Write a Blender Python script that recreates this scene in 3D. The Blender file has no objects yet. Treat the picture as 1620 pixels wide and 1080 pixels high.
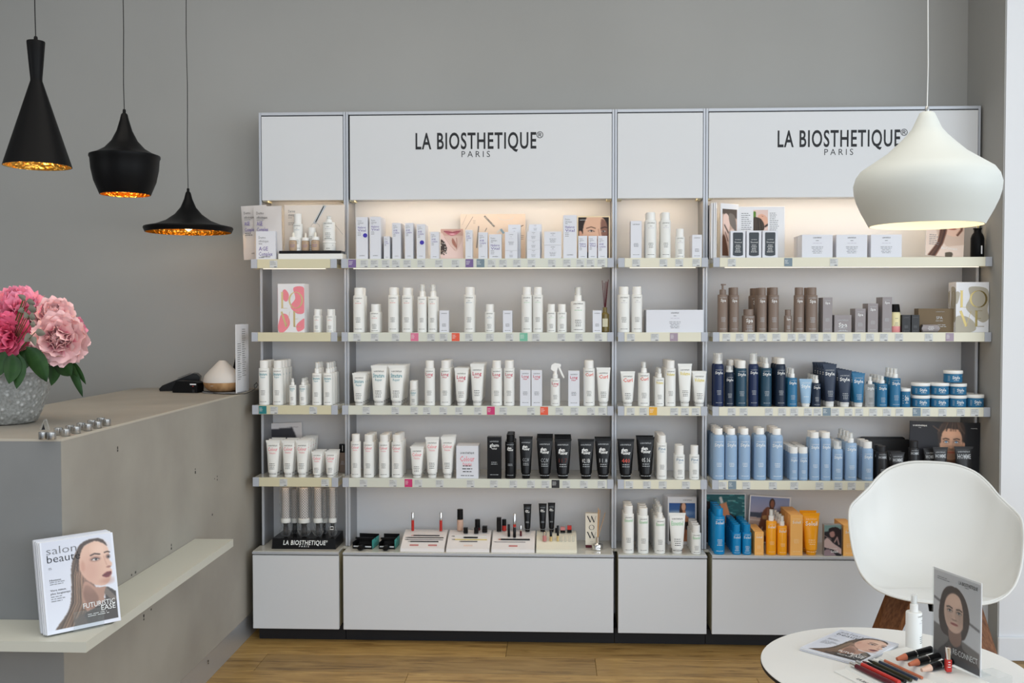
import bpy, math, random
import numpy as np
from mathutils import Vector, Matrix
random.seed(7); rng = np.random.RandomState(5)
scene = bpy.context.scene
COL = scene.collection

# ------------------------------------------------------------------ camera
F = 1575.0
CAMZ = 1.42
PITCH, YAW, ROLL = [math.radians(a) for a in (1.6526, 2.4394, -0.0535)]
cy_, sy_, cp_, sp_ = math.cos(YAW), math.sin(YAW), math.cos(PITCH), math.sin(PITCH)
FW = Vector((-sy_*cp_, cy_*cp_, -sp_)); RT = Vector((cy_, sy_, 0)); UP = RT.cross(FW)
R2 = RT*math.cos(ROLL)+UP*math.sin(ROLL); U2 = UP*math.cos(ROLL)-RT*math.sin(ROLL)
cam = bpy.data.cameras.new('camera'); camo = bpy.data.objects.new('camera', cam); COL.objects.link(camo)
cam.sensor_width = 36.0; cam.lens = F/1620*36; cam.clip_start = 0.05; cam.clip_end = 100
M = Matrix((R2, U2, -FW)).transposed().to_4x4(); M.translation = Vector((0, 0, CAMZ)); camo.matrix_world = M
scene.camera = camo
def P(px, py, Y):
    """survey helper: point of the vertical plane y=Y seen at a photo pixel"""
    d = FW*F + R2*(px-810) + U2*(540-py)
    return Vector((0, 0, CAMZ)) + d*(Y/d.y)
def PZ(px, py, z):
    d = FW*F + R2*(px-810) + U2*(540-py)
    return Vector((0, 0, CAMZ)) + d*((z-CAMZ)/d.z)

# ------------------------------------------------------------------ light and exposure
vs = scene.view_settings
scene.display_settings.display_device = 'sRGB'
vs.view_transform = 'Standard'; vs.look = 'None'; vs.gamma = 1; vs.use_curve_mapping = False; vs.exposure = 0.0
w = bpy.data.worlds.new('world'); scene.world = w; w.use_nodes = True
bg = w.node_tree.nodes['Background']; bg.inputs[0].default_value = (0.80, 0.88, 1.0, 1); bg.inputs[1].default_value = 0.8
def area(name, loc, target, sx, sy, power, col):
    l = bpy.data.lights.new(name, 'AREA'); l.shape = 'RECTANGLE'; l.size = sx; l.size_y = sy; l.energy = power; l.color = col
    o = bpy.data.objects.new(name, l); COL.objects.link(o); o.location = loc
    o.rotation_euler = (Vector(target)-Vector(loc)).to_track_quat('-Z', 'Y').to_euler()
    return o
area('window_daylight', (4.3, 0.4, 1.8), (-0.4, 4.3, 1.0), 3.2, 2.4, 82, (0.86, 0.94, 1.0))
area('shopfront_daylight', (1.5, -2.8, 1.6), (0.9, 4.4, 1.0), 5.0, 2.6, 86, (0.86, 0.94, 1.0))
area('added_left_fill', (-4.4, 1.2, 1.9), (1.0, 4.0, 1.2), 2.6, 2.0, 26, (0.92, 0.96, 1.0))  # unseen fill light, added to brighten the pillar side from the left
area('added_ceiling_fill', (-0.4, 2.1, 3.44), (-0.4, 2.1, 0), 4.5, 2.2, 50, (1.0, 0.93, 0.82))  # broad fill light added overhead to lift floor, tabletop and walls

# ------------------------------------------------------------------ materials
MATS = {}
def mat(name, col, rough=0.5, metal=0.0, spec=None, emit=None, estr=1.0, alpha=None, trans=0.0, ior=None, coat=0.0, build=None):
    if name in MATS: return MATS[name]
    m = bpy.data.materials.new(name); m.use_nodes = True
    b = m.node_tree.nodes['Principled BSDF']
    b.inputs['Base Color'].default_value = (*col, 1); b.inputs['Roughness'].default_value = rough
    b.inputs['Metallic'].default_value = metal
    spec = spec if spec is not None else (0.3 if metal < 0.5 else None)
    if spec is not None: b.inputs['Specular IOR Level'].default_value = spec
    if emit: b.inputs['Emission Color'].default_value = (*emit, 1); b.inputs['Emission Strength'].default_value = estr
    if alpha is not None: b.inputs['Alpha'].default_value = alpha
    if trans: b.inputs['Transmission Weight'].default_value = trans
    if ior: b.inputs['IOR'].default_value = ior
    if coat: b.inputs['Coat Weight'].default_value = coat; b.inputs['Coat Roughness'].default_value = 0.1
    if build: build(m, m.node_tree.nodes, m.node_tree.links, b)
    MATS[name] = m
    return m
def s2l(r, g, b):
    f = lambda c: ((c/255+0.055)/1.055)**2.4 if c/255 > 0.04045 else c/255/12.92
    return (f(r), f(g), f(b))
def noisebump(scale, strength, dist=0.002, colvar=None, c1=None, c2=None, detail=4, sc=(1, 1, 1)):
    def bld(m, N, L, b):
        tc = N.new('ShaderNodeTexCoord'); mp = N.new('ShaderNodeMapping'); mp.inputs['Scale'].default_value = sc
        L.new(tc.outputs['Object'], mp.inputs[0])
        n = N.new('ShaderNodeTexNoise'); n.inputs['Scale'].default_value = scale; n.inputs['Detail'].default_value = detail
        L.new(mp.outputs[0], n.inputs['Vector'])
        bp = N.new('ShaderNodeBump'); bp.inputs['Strength'].default_value = strength; bp.inputs['Distance'].default_value = dist
        L.new(n.outputs['Fac'], bp.inputs['Height']); L.new(bp.outputs[0], b.inputs['Normal'])
        if c1:
            n2 = N.new('ShaderNodeTexNoise'); n2.inputs['Scale'].default_value = colvar; n2.inputs['Detail'].default_value = 5
            L.new(mp.outputs[0], n2.inputs['Vector'])
            r = N.new('ShaderNodeValToRGB'); r.color_ramp.elements[0].position = 0.35; r.color_ramp.elements[1].position = 0.68
            r.color_ramp.elements[0].color = (*c1, 1); r.color_ramp.elements[1].color = (*c2, 1)
            L.new(n2.outputs['Fac'], r.inputs[0]); L.new(r.outputs[0], b.inputs['Base Color'])
    return bld
M_wall = mat('greige_plaster_wall', (0.35, 0.35, 0.34), 0.85, build=noisebump(60, 0.08, 0.001, 1.2, (0.335, 0.336, 0.324), (0.362, 0.362, 0.350)))
M_wwhite = mat('white_wall_paint', (0.72, 0.73, 0.75), 0.7, build=noisebump(80, 0.05, 0.001))
M_ceil = mat('ceiling_paint', (0.8, 0.8, 0.78), 0.9, build=noisebump(50, 0.05, 0.001))
M_conc = mat('counter_microcement', (0.4, 0.38, 0.34), 0.55, build=noisebump(25, 0.12, 0.002, 2.2, (0.315, 0.295, 0.26), (0.40, 0.38, 0.335), detail=6))
M_speck = mat('plaster_chip', (0.07, 0.07, 0.065), 0.9, build=noisebump(100, 0.2, 0.001))
M_ledge = mat('cream_lacquer', (0.60, 0.60, 0.53), 0.4, build=noisebump(40, 0.02, 0.001))
M_alu = mat('brushed_aluminium', (0.50, 0.53, 0.58), 0.42, 0.35, build=noisebump(300, 0.05, 0.0005, sc=(1, 1, 0.05)))
M_alub = mat('aluminium_skirting', (0.55, 0.57, 0.60), 0.35, 0.6, build=noisebump(200, 0.05, 0.0005, sc=(0.05, 0.05, 1)))
M_door = mat('white_laminate', (0.66, 0.68, 0.705), 0.38, build=noisebump(300, 0.03, 0.0004))
M_inner = mat('pale_grey_laminate', (0.66, 0.675, 0.70), 0.5, build=noisebump(300, 0.03, 0.0004))
M_side = mat('grey_side_laminate', (0.27, 0.28, 0.30), 0.5, build=noisebump(300, 0.03, 0.0004))
M_edge = mat('cream_edge', (0.62, 0.58, 0.42), 0.5, build=noisebump(200, 0.03, 0.0004))
M_rail = mat('cream_price_rail', (0.66, 0.62, 0.44), 0.3, build=noisebump(200, 0.02, 0.0004))
M_railr = mat('light_cream_price_rail', (0.72, 0.70, 0.57), 0.3, build=noisebump(200, 0.02, 0.0004))
M_railp = mat('pale_price_rail', (0.66, 0.68, 0.60), 0.3, build=noisebump(200, 0.02, 0.0004))
M_capg = mat('grey_end_cap', (0.45, 0.48, 0.54), 0.4, build=noisebump(200, 0.02, 0.0004))
M_top = mat('glossy_cream_top', (0.62, 0.61, 0.55), 0.12, coat=0.5, build=noisebump(10, 0.01, 0.0004))
M_black = mat('black_plinth', (0.012, 0.012, 0.014), 0.5, build=noisebump(100, 0.05, 0.0004))
M_blk = mat('black_plastic', (0.007, 0.007, 0.008), 0.25, spec=0.22, build=noisebump(100, 0.02, 0.0003))
M_blkm = mat('black_matt_metal', (0.004, 0.004, 0.0045), 0.42, spec=0.12, build=noisebump(100, 0.02, 0.0003))
M_led2 = mat('shelf_led_diffuser', (1, 0.95, 0.85), 0.5, emit=(1.0, 0.92, 0.75), estr=0.85, build=noisebump(10, 0.0, 0.0003))
M_led = mat('led_diffuser', (1, 0.9, 0.75), 0.5, emit=(1.0, 0.80, 0.52), estr=5.0, build=noisebump(10, 0.0, 0.0003))
M_paper = mat('white_paper', (0.78, 0.79, 0.82), 0.55, build=noisebump(200, 0.02, 0.0002))
M_paperw = mat('paper_page_edges', (0.62, 0.64, 0.70), 0.7, build=noisebump(900, 0.5, 0.0008, sc=(1, 1, 0.02)))
M_box = mat('white_carton', (0.72, 0.74, 0.80), 0.45, build=noisebump(200, 0.02, 0.0002))
M_wp = mat('white_plastic', (0.80, 0.81, 0.79), 0.32, build=noisebump(200, 0.01, 0.0002))
M_wcap = mat('white_cap_plastic', (0.84, 0.84, 0.82), 0.25, build=noisebump(200, 0.01, 0.0002))
M_gold = mat('hammered_brass', (0.80, 0.47, 0.10), 0.3, 1.0, build=noisebump(70, 0.9, 0.01, detail=1))
M_goldf = mat('gold_foil', (0.90, 0.74, 0.38), 0.28, 0.9, build=noisebump(100, 0.05, 0.0005))
M_dgold = mat('dark_gold_foil', (0.30, 0.23, 0.09), 0.3, 0.7, build=noisebump(100, 0.05, 0.0005))
M_steel = mat('brushed_steel', (0.55, 0.55, 0.54), 0.25, 1.0, build=noisebump(150, 0.1, 0.0005, sc=(1, 1, 0.1)))
M_chrome = mat('chrome', (0.75, 0.74, 0.73), 0.12, 1.0, build=noisebump(10, 0.0, 0.0005))
M_shell = mat('white_moulded_plastic', (0.73, 0.735, 0.715), 0.38, build=noisebump(400, 0.03, 0.0003))
M_tab = mat('white_table_laminate', (0.78, 0.78, 0.76), 0.35, build=noisebump(400, 0.03, 0.0003))
M_white_lamp = mat('white_lacquered_metal', (0.66, 0.68, 0.64), 0.42, build=noisebump(60, 0.01, 0.0003))
def clearmat(name, tint, op=0.25, rough=0.08):
    m = bpy.data.materials.new(name); m.use_nodes = True; N = m.node_tree.nodes; L = m.node_tree.links
    b = N['Principled BSDF']; b.inputs['Base Color'].default_value = (*tint, 1); b.inputs['Roughness'].default_value = rough
    t = N.new('ShaderNodeBsdfTransparent'); t.inputs[0].default_value = (0.95, 0.96, 0.96, 1)
    fr = N.new('ShaderNodeLayerWeight'); fr.inputs[0].default_value = 0.5; pw_ = N.new('ShaderNodeMath'); pw_.operation = 'POWER'; pw_.inputs[1].default_value = 3.5
    mx = N.new('ShaderNodeMixShader'); mm = N.new('ShaderNodeMath'); mm.operation = 'MAXIMUM'; mm.inputs[1].default_value = op
    L.new(fr.outputs['Facing'], pw_.inputs[0]); L.new(pw_.outputs[0], mm.inputs[0]); L.new(mm.outputs[0], mx.inputs[0]); L.new(t.outputs[0], mx.inputs[1]); L.new(b.outputs[0], mx.inputs[2])
    L.new(mx.outputs[0], N['Material Output'].inputs[0]); MATS[name] = m
    return m
M_clear = clearmat('clear_plastic', (0.85, 0.86, 0.85), 0.30)
M_acryl = clearmat('acrylic', (0.8, 0.82, 0.82), 0.05, 0.03)
M_film = clearmat('crumpled_film', (0.75, 0.76, 0.78), 0.07, 0.05)
def solid(name, rgb, rough=0.35, metal=0.0):
    return mat(name, s2l(*rgb), rough, metal, build=noisebump(200, 0.01, 0.0002))
INK = {k: solid('ink_'+k, v, 0.6) for k, v in dict(black=(38, 40, 44), grey=(120, 122, 126), pale=(190, 186, 200), teal=(70, 150, 165), crimson=(200, 50, 85),
    red=(225, 90, 75), yellow=(225, 205, 70), pink=(236, 140, 152), green=(150, 205, 160), white=(238, 240, 240), purple=(110, 95, 160), bluegrey=(120, 150, 175),
    violet=(70, 60, 170), brown=(110, 50, 45), silver=(190, 195, 200), lightorange=(255, 225, 180)).items()}

def wood_floor(m, N, L, b):
    tc = N.new('ShaderNodeTexCoord'); oi = N.new('ShaderNodeObjectInfo')
    add = N.new('ShaderNodeVectorMath'); add.operation = 'ADD'; mul = N.new('ShaderNodeVectorMath'); mul.operation = 'SCALE'
    L.new(oi.outputs['Location'], mul.inputs[0]); mul.inputs['Scale'].default_value = 7.3
    L.new(tc.outputs['Object'], add.inputs[0]); L.new(mul.outputs[0], add.inputs[1])
    mp = N.new('ShaderNodeMapping'); mp.inputs['Scale'].default_value = (1.0, 9, 9); L.new(add.outputs[0], mp.inputs[0])
    n = N.new('ShaderNodeTexNoise'); n.inputs['Scale'].default_value = 4; n.inputs['Detail'].default_value = 8; n.inputs['Roughness'].default_value = 0.65
    n.inputs['Distortion'].default_value = 0.8
    L.new(mp.outputs[0], n.inputs['Vector'])
    r = N.new('ShaderNodeValToRGB'); e = r.color_ramp.elements
    e[0].position = 0.30; e[0].color = (0.155, 0.085, 0.024, 1); e[1].position = 0.70; e[1].color = (0.50, 0.325, 0.115, 1)
    k = e.new(0.47); k.color = (0.36, 0.218, 0.070, 1)
    L.new(n.outputs['Fac'], r.inputs[0])
    hs = N.new('ShaderNodeHueSaturation'); mr = N.new('ShaderNodeMapRange'); mr.inputs[3].default_value = 0.8; mr.inputs[4].default_value = 1.15
    L.new(oi.outputs['Random'], mr.inputs[0]); L.new(mr.outputs[0], hs.inputs['Value']); L.new(r.outputs[0], hs.inputs['Color']); L.new(hs.outputs[0], b.inputs['Base Color'])
    bp = N.new('ShaderNodeBump'); bp.inputs['Strength'].default_value = 0.15; bp.inputs['Distance'].default_value = 0.002
    L.new(n.outputs['Fac'], bp.inputs['Height']); L.new(bp.outputs[0], b.inputs['Normal'])
M_floor = mat('oak_plank', (0.2, 0.11, 0.05), 0.42, build=wood_floor)
def wood(c1, c2, scale=18):
    def bld(m, N, L, b):
        tc = N.new('ShaderNodeTexCoord'); mp = N.new('ShaderNodeMapping'); mp.inputs['Scale'].default_value = (6, 6, 0.8); L.new(tc.outputs['Object'], mp.inputs[0])
        n = N.new('ShaderNodeTexNoise'); n.inputs['Scale'].default_value = scale; n.inputs['Detail'].default_value = 6; L.new(mp.outputs[0], n.inputs['Vector'])
        r = N.new('ShaderNodeValToRGB'); r.color_ramp.elements[0].position = 0.3; r.color_ramp.elements[1].position = 0.7
        r.color_ramp.elements[0].color = (*c1, 1); r.color_ramp.elements[1].color = (*c2, 1)
        L.new(n.outputs['Fac'], r.inputs[0]); L.new(r.outputs[0], b.inputs['Base Color'])
    return bld
M_walnut = mat('walnut', (0.2, 0.08, 0.03), 0.4, build=wood((0.10, 0.035, 0.012), (0.24, 0.10, 0.04)))
M_bamboo = mat('light_wood', (0.5, 0.3, 0.15), 0.45, build=wood((0.30, 0.15, 0.06), (0.52, 0.32, 0.16), 6))
def stone(m, N, L, b):
    tc = N.new('ShaderNodeTexCoord')
    v = N.new('ShaderNodeTexVoronoi'); v.inputs['Scale'].default_value = 62; v.inputs['Randomness'].default_value = 1
    n = N.new('ShaderNodeTexNoise'); n.inputs['Scale'].default_value = 110; n.inputs['Detail'].default_value = 6
    L.new(tc.outputs['Object'], v.inputs['Vector']); L.new(tc.outputs['Object'], n.inputs['Vector'])
    r = N.new('ShaderNodeValToRGB'); r.color_ramp.elements[0].position = 0.12; r.color_ramp.elements[1].position = 0.42
    r.color_ramp.elements[0].color = (0.60, 0.60, 0.58, 1); r.color_ramp.elements[1].color = (0.34, 0.34, 0.32, 1)
    L.new(v.outputs['Distance'], r.inputs[0])
    mx = N.new('ShaderNodeMixRGB'); mx.blend_type = 'MULTIPLY'; mx.inputs[0].default_value = 0.7
    r2 = N.new('ShaderNodeValToRGB'); r2.color_ramp.elements[0].position = 0.35; r2.color_ramp.elements[1].position = 0.6
    r2.color_ramp.elements[0].color = (0.55, 0.55, 0.53, 1); r2.color_ramp.elements[1].color = (1, 1, 1, 1)
    L.new(n.outputs['Fac'], r2.inputs[0]); L.new(r.outputs[0], mx.inputs[1]); L.new(r2.outputs[0], mx.inputs[2]); L.new(mx.outputs[0], b.inputs['Base Color'])
    bp = N.new('ShaderNodeBump'); bp.inputs['Strength'].default_value = 0.8; bp.inputs['Distance'].default_value = 0.004; bp.invert = True
    L.new(v.outputs['Distance'], bp.inputs['Height']); bp2 = N.new('ShaderNodeBump'); bp2.inputs['Strength'].default_value = 0.4; bp2.inputs['Distance'].default_value = 0.002
    L.new(n.outputs['Fac'], bp2.inputs['Height']); L.new(bp.outputs[0], bp2.inputs['Normal']); L.new(bp2.outputs[0], b.inputs['Normal'])
M_stone = mat('pebbled_stone_glaze', (0.3, 0.3, 0.3), 0.6, build=stone)
def vcol(m, N, L, b):
    a = N.new('ShaderNodeVertexColor'); a.layer_name = 'ink'; L.new(a.outputs[0], b.inputs['Base Color'])
M_print = mat('photo_print', (1, 1, 1), 0.45, build=vcol)
M_gloss = mat('glossy_photo_print', (1, 1, 1), 0.15, build=vcol)

# ------------------------------------------------------------------ object helpers
def tag(o, label=None, cat=None, group=None, kind=None):
    if label: o['label'] = label
    if cat: o['category'] = cat
    if group: o['group'] = group
    if kind: o['kind'] = kind
    return o
def thing(name, label, cat, loc=(0, 0, 0), rz=0, group=None, rx=0, ry=0):
    o = bpy.data.objects.new(name, None); COL.objects.link(o); o.location = loc; o.rotation_euler = (rx, ry, rz); o.empty_display_size = 0.02
    return tag(o, label, cat, group)
def link(name, me, parent=None, loc=None, rot=None):
    o = bpy.data.objects.new(name, me); COL.objects.link(o)
    if parent is not None: o.parent = parent
    if loc is not None: o.location = loc
    if rot is not None: o.rotation_euler = rot
    return o
class MB:
    """collects geometry for ONE mesh object"""
    def __init__(s): s.v = []; s.f = []; s.m = []; s.mats = []; s.sm = []
    def mi(s, m):
        if m not in s.mats: s.mats.append(m)
        return s.mats.index(m)
    def add(s, V, Fc, m, smooth=False):
        n = len(s.v); s.v += [tuple(p) for p in V]; k = s.mi(m)
        for f in Fc: s.f.append(tuple(i+n for i in f)); s.m.append(k); s.sm.append(smooth)
        return s
    def box(s, x0, x1, y0, y1, z0, z1, m, bev=0.0, T=None):
        if bev <= 0:
            V = [(x, y, z) for x in (x0, x1) for y in (y0, y1) for z in (z0, z1)]
            Fc = [(0, 1, 3, 2), (4, 6, 7, 5), (0, 4, 5, 1), (2, 3, 7, 6), (0, 2, 6, 4), (1, 5, 7, 3)]
        else:
            b = min(bev, (x1-x0)*.45, (y1-y0)*.45, (z1-z0)*.45)
            V = []; idx = {}
            for a, (X, sx) in enumerate(((x0, 1), (x1, -1))):
                for c, (Y, sy) in enumerate(((y0, 1), (y1, -1))):
                    for e, (Z, sz) in enumerate(((z0, 1), (z1, -1))):
                        idx[a, c, e] = len(V)
                        V += [(X, Y+sy*b, Z+sz*b), (X+sx*b, Y, Z+sz*b), (X+sx*b, Y+sy*b, Z)]
            Fc = []
            for a in (0, 1):
                q = [idx[a, 0, 0], idx[a, 1, 0], idx[a, 1, 1], idx[a, 0, 1]]; Fc.append(tuple(q if a else q[::-1]))
                q = [idx[0, a, 0]+1, idx[1, a, 0]+1, idx[1, a, 1]+1, idx[0, a, 1]+1]; Fc.append(tuple(q[::-1] if a else q))
                q = [idx[0, 0, a]+2, idx[1, 0, a]+2, idx[1, 1, a]+2, idx[0, 1, a]+2]; Fc.append(tuple(q if a else q[::-1]))
            for a in (0, 1):
                for c in (0, 1):
                    Fc.append((idx[a, c, 0], idx[a, c, 1], idx[a, c, 1]+1, idx[a, c, 0]+1))
                    Fc.append((idx[a, 0, c], idx[a, 1, c], idx[a, 1, c]+2, idx[a, 0, c]+2))
                    Fc.append((idx[0, a, c]+1, idx[1, a, c]+1, idx[1, a, c]+2, idx[0, a, c]+2))
            for k in idx.values(): Fc.append((k, k+1, k+2))
        if T is not None: V = [T @ Vector(p) for p in V]
        return s.add(V, Fc, m)
    def lathe(s, prof, m, n=20, c=(0, 0, 0), sx=1, sy=1, smooth=True, cap0=True, cap1=True, T=None):
        V = []; Fc = []
        for (r, z) in prof:
            for i in range(n):
                a = 2*math.pi*i/n; V.append((c[0]+sx*r*math.cos(a), c[1]+sy*r*math.sin(a), c[2]+z))
        for k in range(len(prof)-1):
            for i in range(n):
                j = (i+1) % n; Fc.append((k*n+i, k*n+j, (k+1)*n+j, (k+1)*n+i))
        if cap0: Fc.append(tuple(range(n))[::-1])
        if cap1: Fc.append(tuple(range((len(prof)-1)*n, len(prof)*n)))
        if T is not None: V = [T @ Vector(p) for p in V]
        return s.add(V, Fc, m, smooth)
    def tube(s, pts, r, m, n=8, r1=None, cap=True):
        pts = [Vector(p) for p in pts]; V = []; Fc = []; L = len(pts)
        for k, p in enumerate(pts):
            d = (pts[min(k+1, L-1)]-pts[max(k-1, 0)]).normalized()
            a = d.orthogonal().normalized() if k == 0 else (pa - d*pa.dot(d)).normalized()
            pa = a; b = d.cross(a); rr = r if r1 is None else r+(r1-r)*k/(L-1)
            for i in range(n):
                t = 2*math.pi*i/n; V.append(p+a*rr*math.cos(t)+b*rr*math.sin(t))
        for k in range(L-1):
            for i in range(n):
                j = (i+1) % n; Fc.append((k*n+i, k*n+j, (k+1)*n+j, (k+1)*n+i))
        if cap: Fc += [tuple(range(n))[::-1], tuple(range((L-1)*n, L*n))]
        return s.add(V, Fc, m, True)
    def prism(s, poly, y0, y1, m, axis='y', smooth=False):
        """extrude polygon (a,b); axis y: (x,z) poly; axis x: (y,z) poly; axis z: (x,y)"""
        n = len(poly); f = {'y': lambda a, b, t: (a, t, b), 'x': lambda a, b, t: (t, a, b), 'z': lambda a, b, t: (a, b, t)}[axis]
        V = [f(a, b, y0) for a, b in poly]+[f(a, b, y1) for a, b in poly]
        Fc = [tuple(range(n)), tuple(range(n, 2*n))[::-1]]+[(i, i+n, (i+1) % n+n, (i+1) % n) for i in range(n)]
        return s.add(V, Fc, m, smooth)
    def mesh(s, name='mesh'):
        me = bpy.data.meshes.new(name); me.from_pydata(s.v, [], s.f)
        for m in s.mats: me.materials.append(m)
        me.polygons.foreach_set('material_index', s.m); me.polygons.foreach_set('use_smooth', s.sm)
        me.update()
        if any(s.sm) : 
            try: me.set_sharp_from_angle(angle=math.radians(38))
            except Exception: pass
        return me
    def build(s, name, parent=None, loc=None, rot=None): return link(name, s.mesh(name), parent, loc, rot)
def fixn(o):
    import bmesh
    bm = bmesh.new(); bm.from_mesh(o.data); bmesh.ops.recalc_face_normals(bm, faces=bm.faces); bm.to_mesh(o.data); bm.free(); return o

# ---- lettering
_TX = {}
def text_geo(s, off=0.0, res=3, space=1.0):
    k = (s, off, res, space)
    if k in _TX: return _TX[k]
    c = bpy.data.curves.new('t', 'FONT'); c.body = s; c.resolution_u = res; c.offset = off; c.size = 1; c.space_character = space
    o = bpy.data.objects.new('t', c); me = o.to_mesh()
    V = np.array([v.co[:2] for v in me.vertices]) if len(me.vertices) else np.zeros((0, 2)); Fc = [tuple(p.vertices) for p in me.polygons]
    o.to_mesh_clear(); bpy.data.objects.remove(o); bpy.data.curves.remove(c)
    if len(V): V[:, 0] -= V[:, 0].min()
    wd = V[:, 0].max() if len(V) else 1
    _TX[k] = (V, Fc, wd); return _TX[k]
CAPH = 0.70
class Lab:
    def __init__(s): s.it = []
    def text(s, t, cx, y, h, w=None, m='black', off=0.0, al='c', res=2, shear=0.0, space=1.0):
        V, Fc, wd = text_geo(t, off, res, space); sy = h/CAPH; sx = sy if w is None else w/wd
        V = V.copy(); V[:, 0] = V[:, 0]*sx; V[:, 1] *= sy; V[:, 0] += V[:, 1]*shear
        V[:, 0] += cx-(wd*sx/2 if al == 'c' else 0 if al == 'l' else wd*sx); V[:, 1] += y
        s.it.append((V, Fc, m)); return s
    def bar(s, x0, x1, y0, y1, m='grey'):
        s.it.append((np.array([(x0, y0), (x1, y0), (x1, y1), (x0, y1)]), [(0, 1, 2, 3)], m)); return s
    def poly(s, pts, m): s.it.append((np.array(pts, float), [tuple(range(len(pts)))], m)); return s
    def disc(s, cx, cy, r, m, n=16): return s.poly([(cx+r*math.cos(2*math.pi*i/n), cy+r*math.sin(2*math.pi*i/n)) for i in range(n)], m)
    def greek(s, cx, y, w, lh, n, m='grey', seed=1, al='c'):
        """small print too fine to read in the photograph: rows of word-length strokes"""
        r = random.Random(seed)
        for i in range(n):
            ww = w*r.uniform(0.55, 1.0); x = cx-ww/2 if al == 'c' else cx
            e = x+ww; yy = y-i*lh
            while x < e:
                l = min(r.uniform(0.12, 0.3)*w, e-x); s.bar(x, x+l, yy-lh*0.30, yy, m); x += l+w*0.05
        return s
    def mesh(s, fn, name='lettering'):
        b = MB()
        for V, Fc, m in s.it:
            b.add([fn(x, y) for x, y in V], Fc, INK[m] if isinstance(m, str) else m)
        return b.mesh(name)
def front(yf, eps=0.0004): return lambda x, z: (x, yf-eps, z)

# ---- printed pictures: colour grid per vertex (a flat print on a flat card)
class Paint:
    def __init__(s, w, h, asp, bg):
        s.w, s.h = w, h; s.a = np.zeros((h, w, 3)); s.a[:] = bg
        s.X, s.Y = np.meshgrid(np.linspace(0, asp, w), np.linspace(0, 1, h)); s.asp = asp   # Y down, both in units of picture height
    def mix(s, mask, col):
        mask = np.clip(mask, 0, 1)[..., None]; s.a = s.a*(1-mask)+np.array(col, float)*mask; return s
    def ell(s, cx, cy, rx, ry, col, soft=0.08, rot=0, op=1.0):
        c, n = math.cos(rot), math.sin(rot); dx, dy = s.X-cx, s.Y-cy
        u = (dx*c+dy*n)/rx; v = (-dx*n+dy*c)/ry; d = np.sqrt(u*u+v*v)
        return s.mix(op*np.clip((1-d)/soft+0.5, 0, 1), col)
    def poly(s, pts, col, blur=1, op=1.0):
        ins = np.zeros(s.X.shape, bool); n = len(pts)
        for i in range(n):
            x0, y0 = pts[i]; x1, y1 = pts[(i+1) % n]
            if y0 == y1: continue
            c = ((s.Y >= min(y0, y1)) & (s.Y < max(y0, y1))) & (s.X < (x1-x0)*(s.Y-y0)/(y1-y0)+x0)
            ins ^= c
        m = ins.astype(float)
        for _ in range(blur):
            p = np.pad(m, 1, mode='edge'); m = (p[:-2, 1:-1]+p[2:, 1:-1]+p[1:-1, :-2]+p[1:-1, 2:]+2*p[1:-1, 1:-1])/6
        return s.mix(m*op, col)
    def curve(s, pts, n=8):
        out = []; L = len(pts)
        for i in range(L):
            p0, p1, p2, p3 = [np.array(pts[(i+k-1) % L], float) for k in range(4)]
            for t in np.linspace(0, 1, n, endpoint=False):
                out.append(tuple(0.5*((2*p1)+(-p0+p2)*t+(2*p0-5*p1+4*p2-p3)*t*t+(-p0+3*p1-3*p2+p3)*t**3)))
        return out
    def blob(s, pts, col, blur=1, op=1.0): return s.poly(s.curve(pts), col, blur, op)
    def line(s, pts, wd, col, soft=0.5, op=1.0):
        d = np.full(s.X.shape, 9.0)
        for (x0, y0), (x1, y1) in zip(pts[:-1], pts[1:]):
            L2 = (x1-x0)**2+(y1-y0)**2+1e-12; t = np.clip(((s.X-x0)*(x1-x0)+(s.Y-y0)*(y1-y0))/L2, 0, 1)
            d = np.minimum(d, np.hypot(s.X-x0-t*(x1-x0), s.Y-y0-t*(y1-y0)))
        return s.mix(op*np.clip((wd/2-d)/(wd*soft)+0.5, 0, 1), col)
    def grad(s, c0, c1, ang=90):
        a = math.radians(ang); t = (s.X/s.asp*math.cos(a)+s.Y*math.sin(a)); t = (t-t.min())/(t.max()-t.min())
        s.a = np.array(c0)*(1-t[..., None])+np.array(c1)*t[..., None]; return s
    def strands(s, pts0, pts1, n, col1, col2, wd, seed=0, op=.5):
        r = random.Random(seed)
        for i in range(n):
            t = r.random(); c = np.array(col1)*(1-r.random())+np.array(col2)*r.random()
            s.line([(a[0]*(1-t)+b[0]*t, a[1]*(1-t)+b[1]*t) for a, b in zip(pts0, pts1)], wd, np.clip(c, 0, 255), 1, op)
        return s
    def mesh(s, W, H, m=None, name='print'):
        """picture in the local x-z plane, centred in x, z from 0 up, facing -y"""
        xs = np.linspace(-W/2, W/2, s.w); zs = np.linspace(H, 0, s.h)
        V = [(x, 0, z) for z in zs for x in xs]
        Fc = [(j*s.w+i, (j+1)*s.w+i, (j+1)*s.w+i+1, j*s.w+i+1) for j in range(s.h-1) for i in range(s.w-1)]
        me = bpy.data.meshes.new(name); me.from_pydata(V, [], Fc)
        c = np.clip(s.a.reshape(-1, 3)/255, 0, 1); c = np.where(c > 0.04045, ((c+0.055)/1.055)**2.4, c/12.92)
        at = me.color_attributes.new('ink', 'FLOAT_COLOR', 'POINT'); d = np.ones((len(V), 4)); d[:, :3] = c; at.data.foreach_set('color', d.ravel())
        me.materials.append(m or M_print); me.update(); return me

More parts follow.
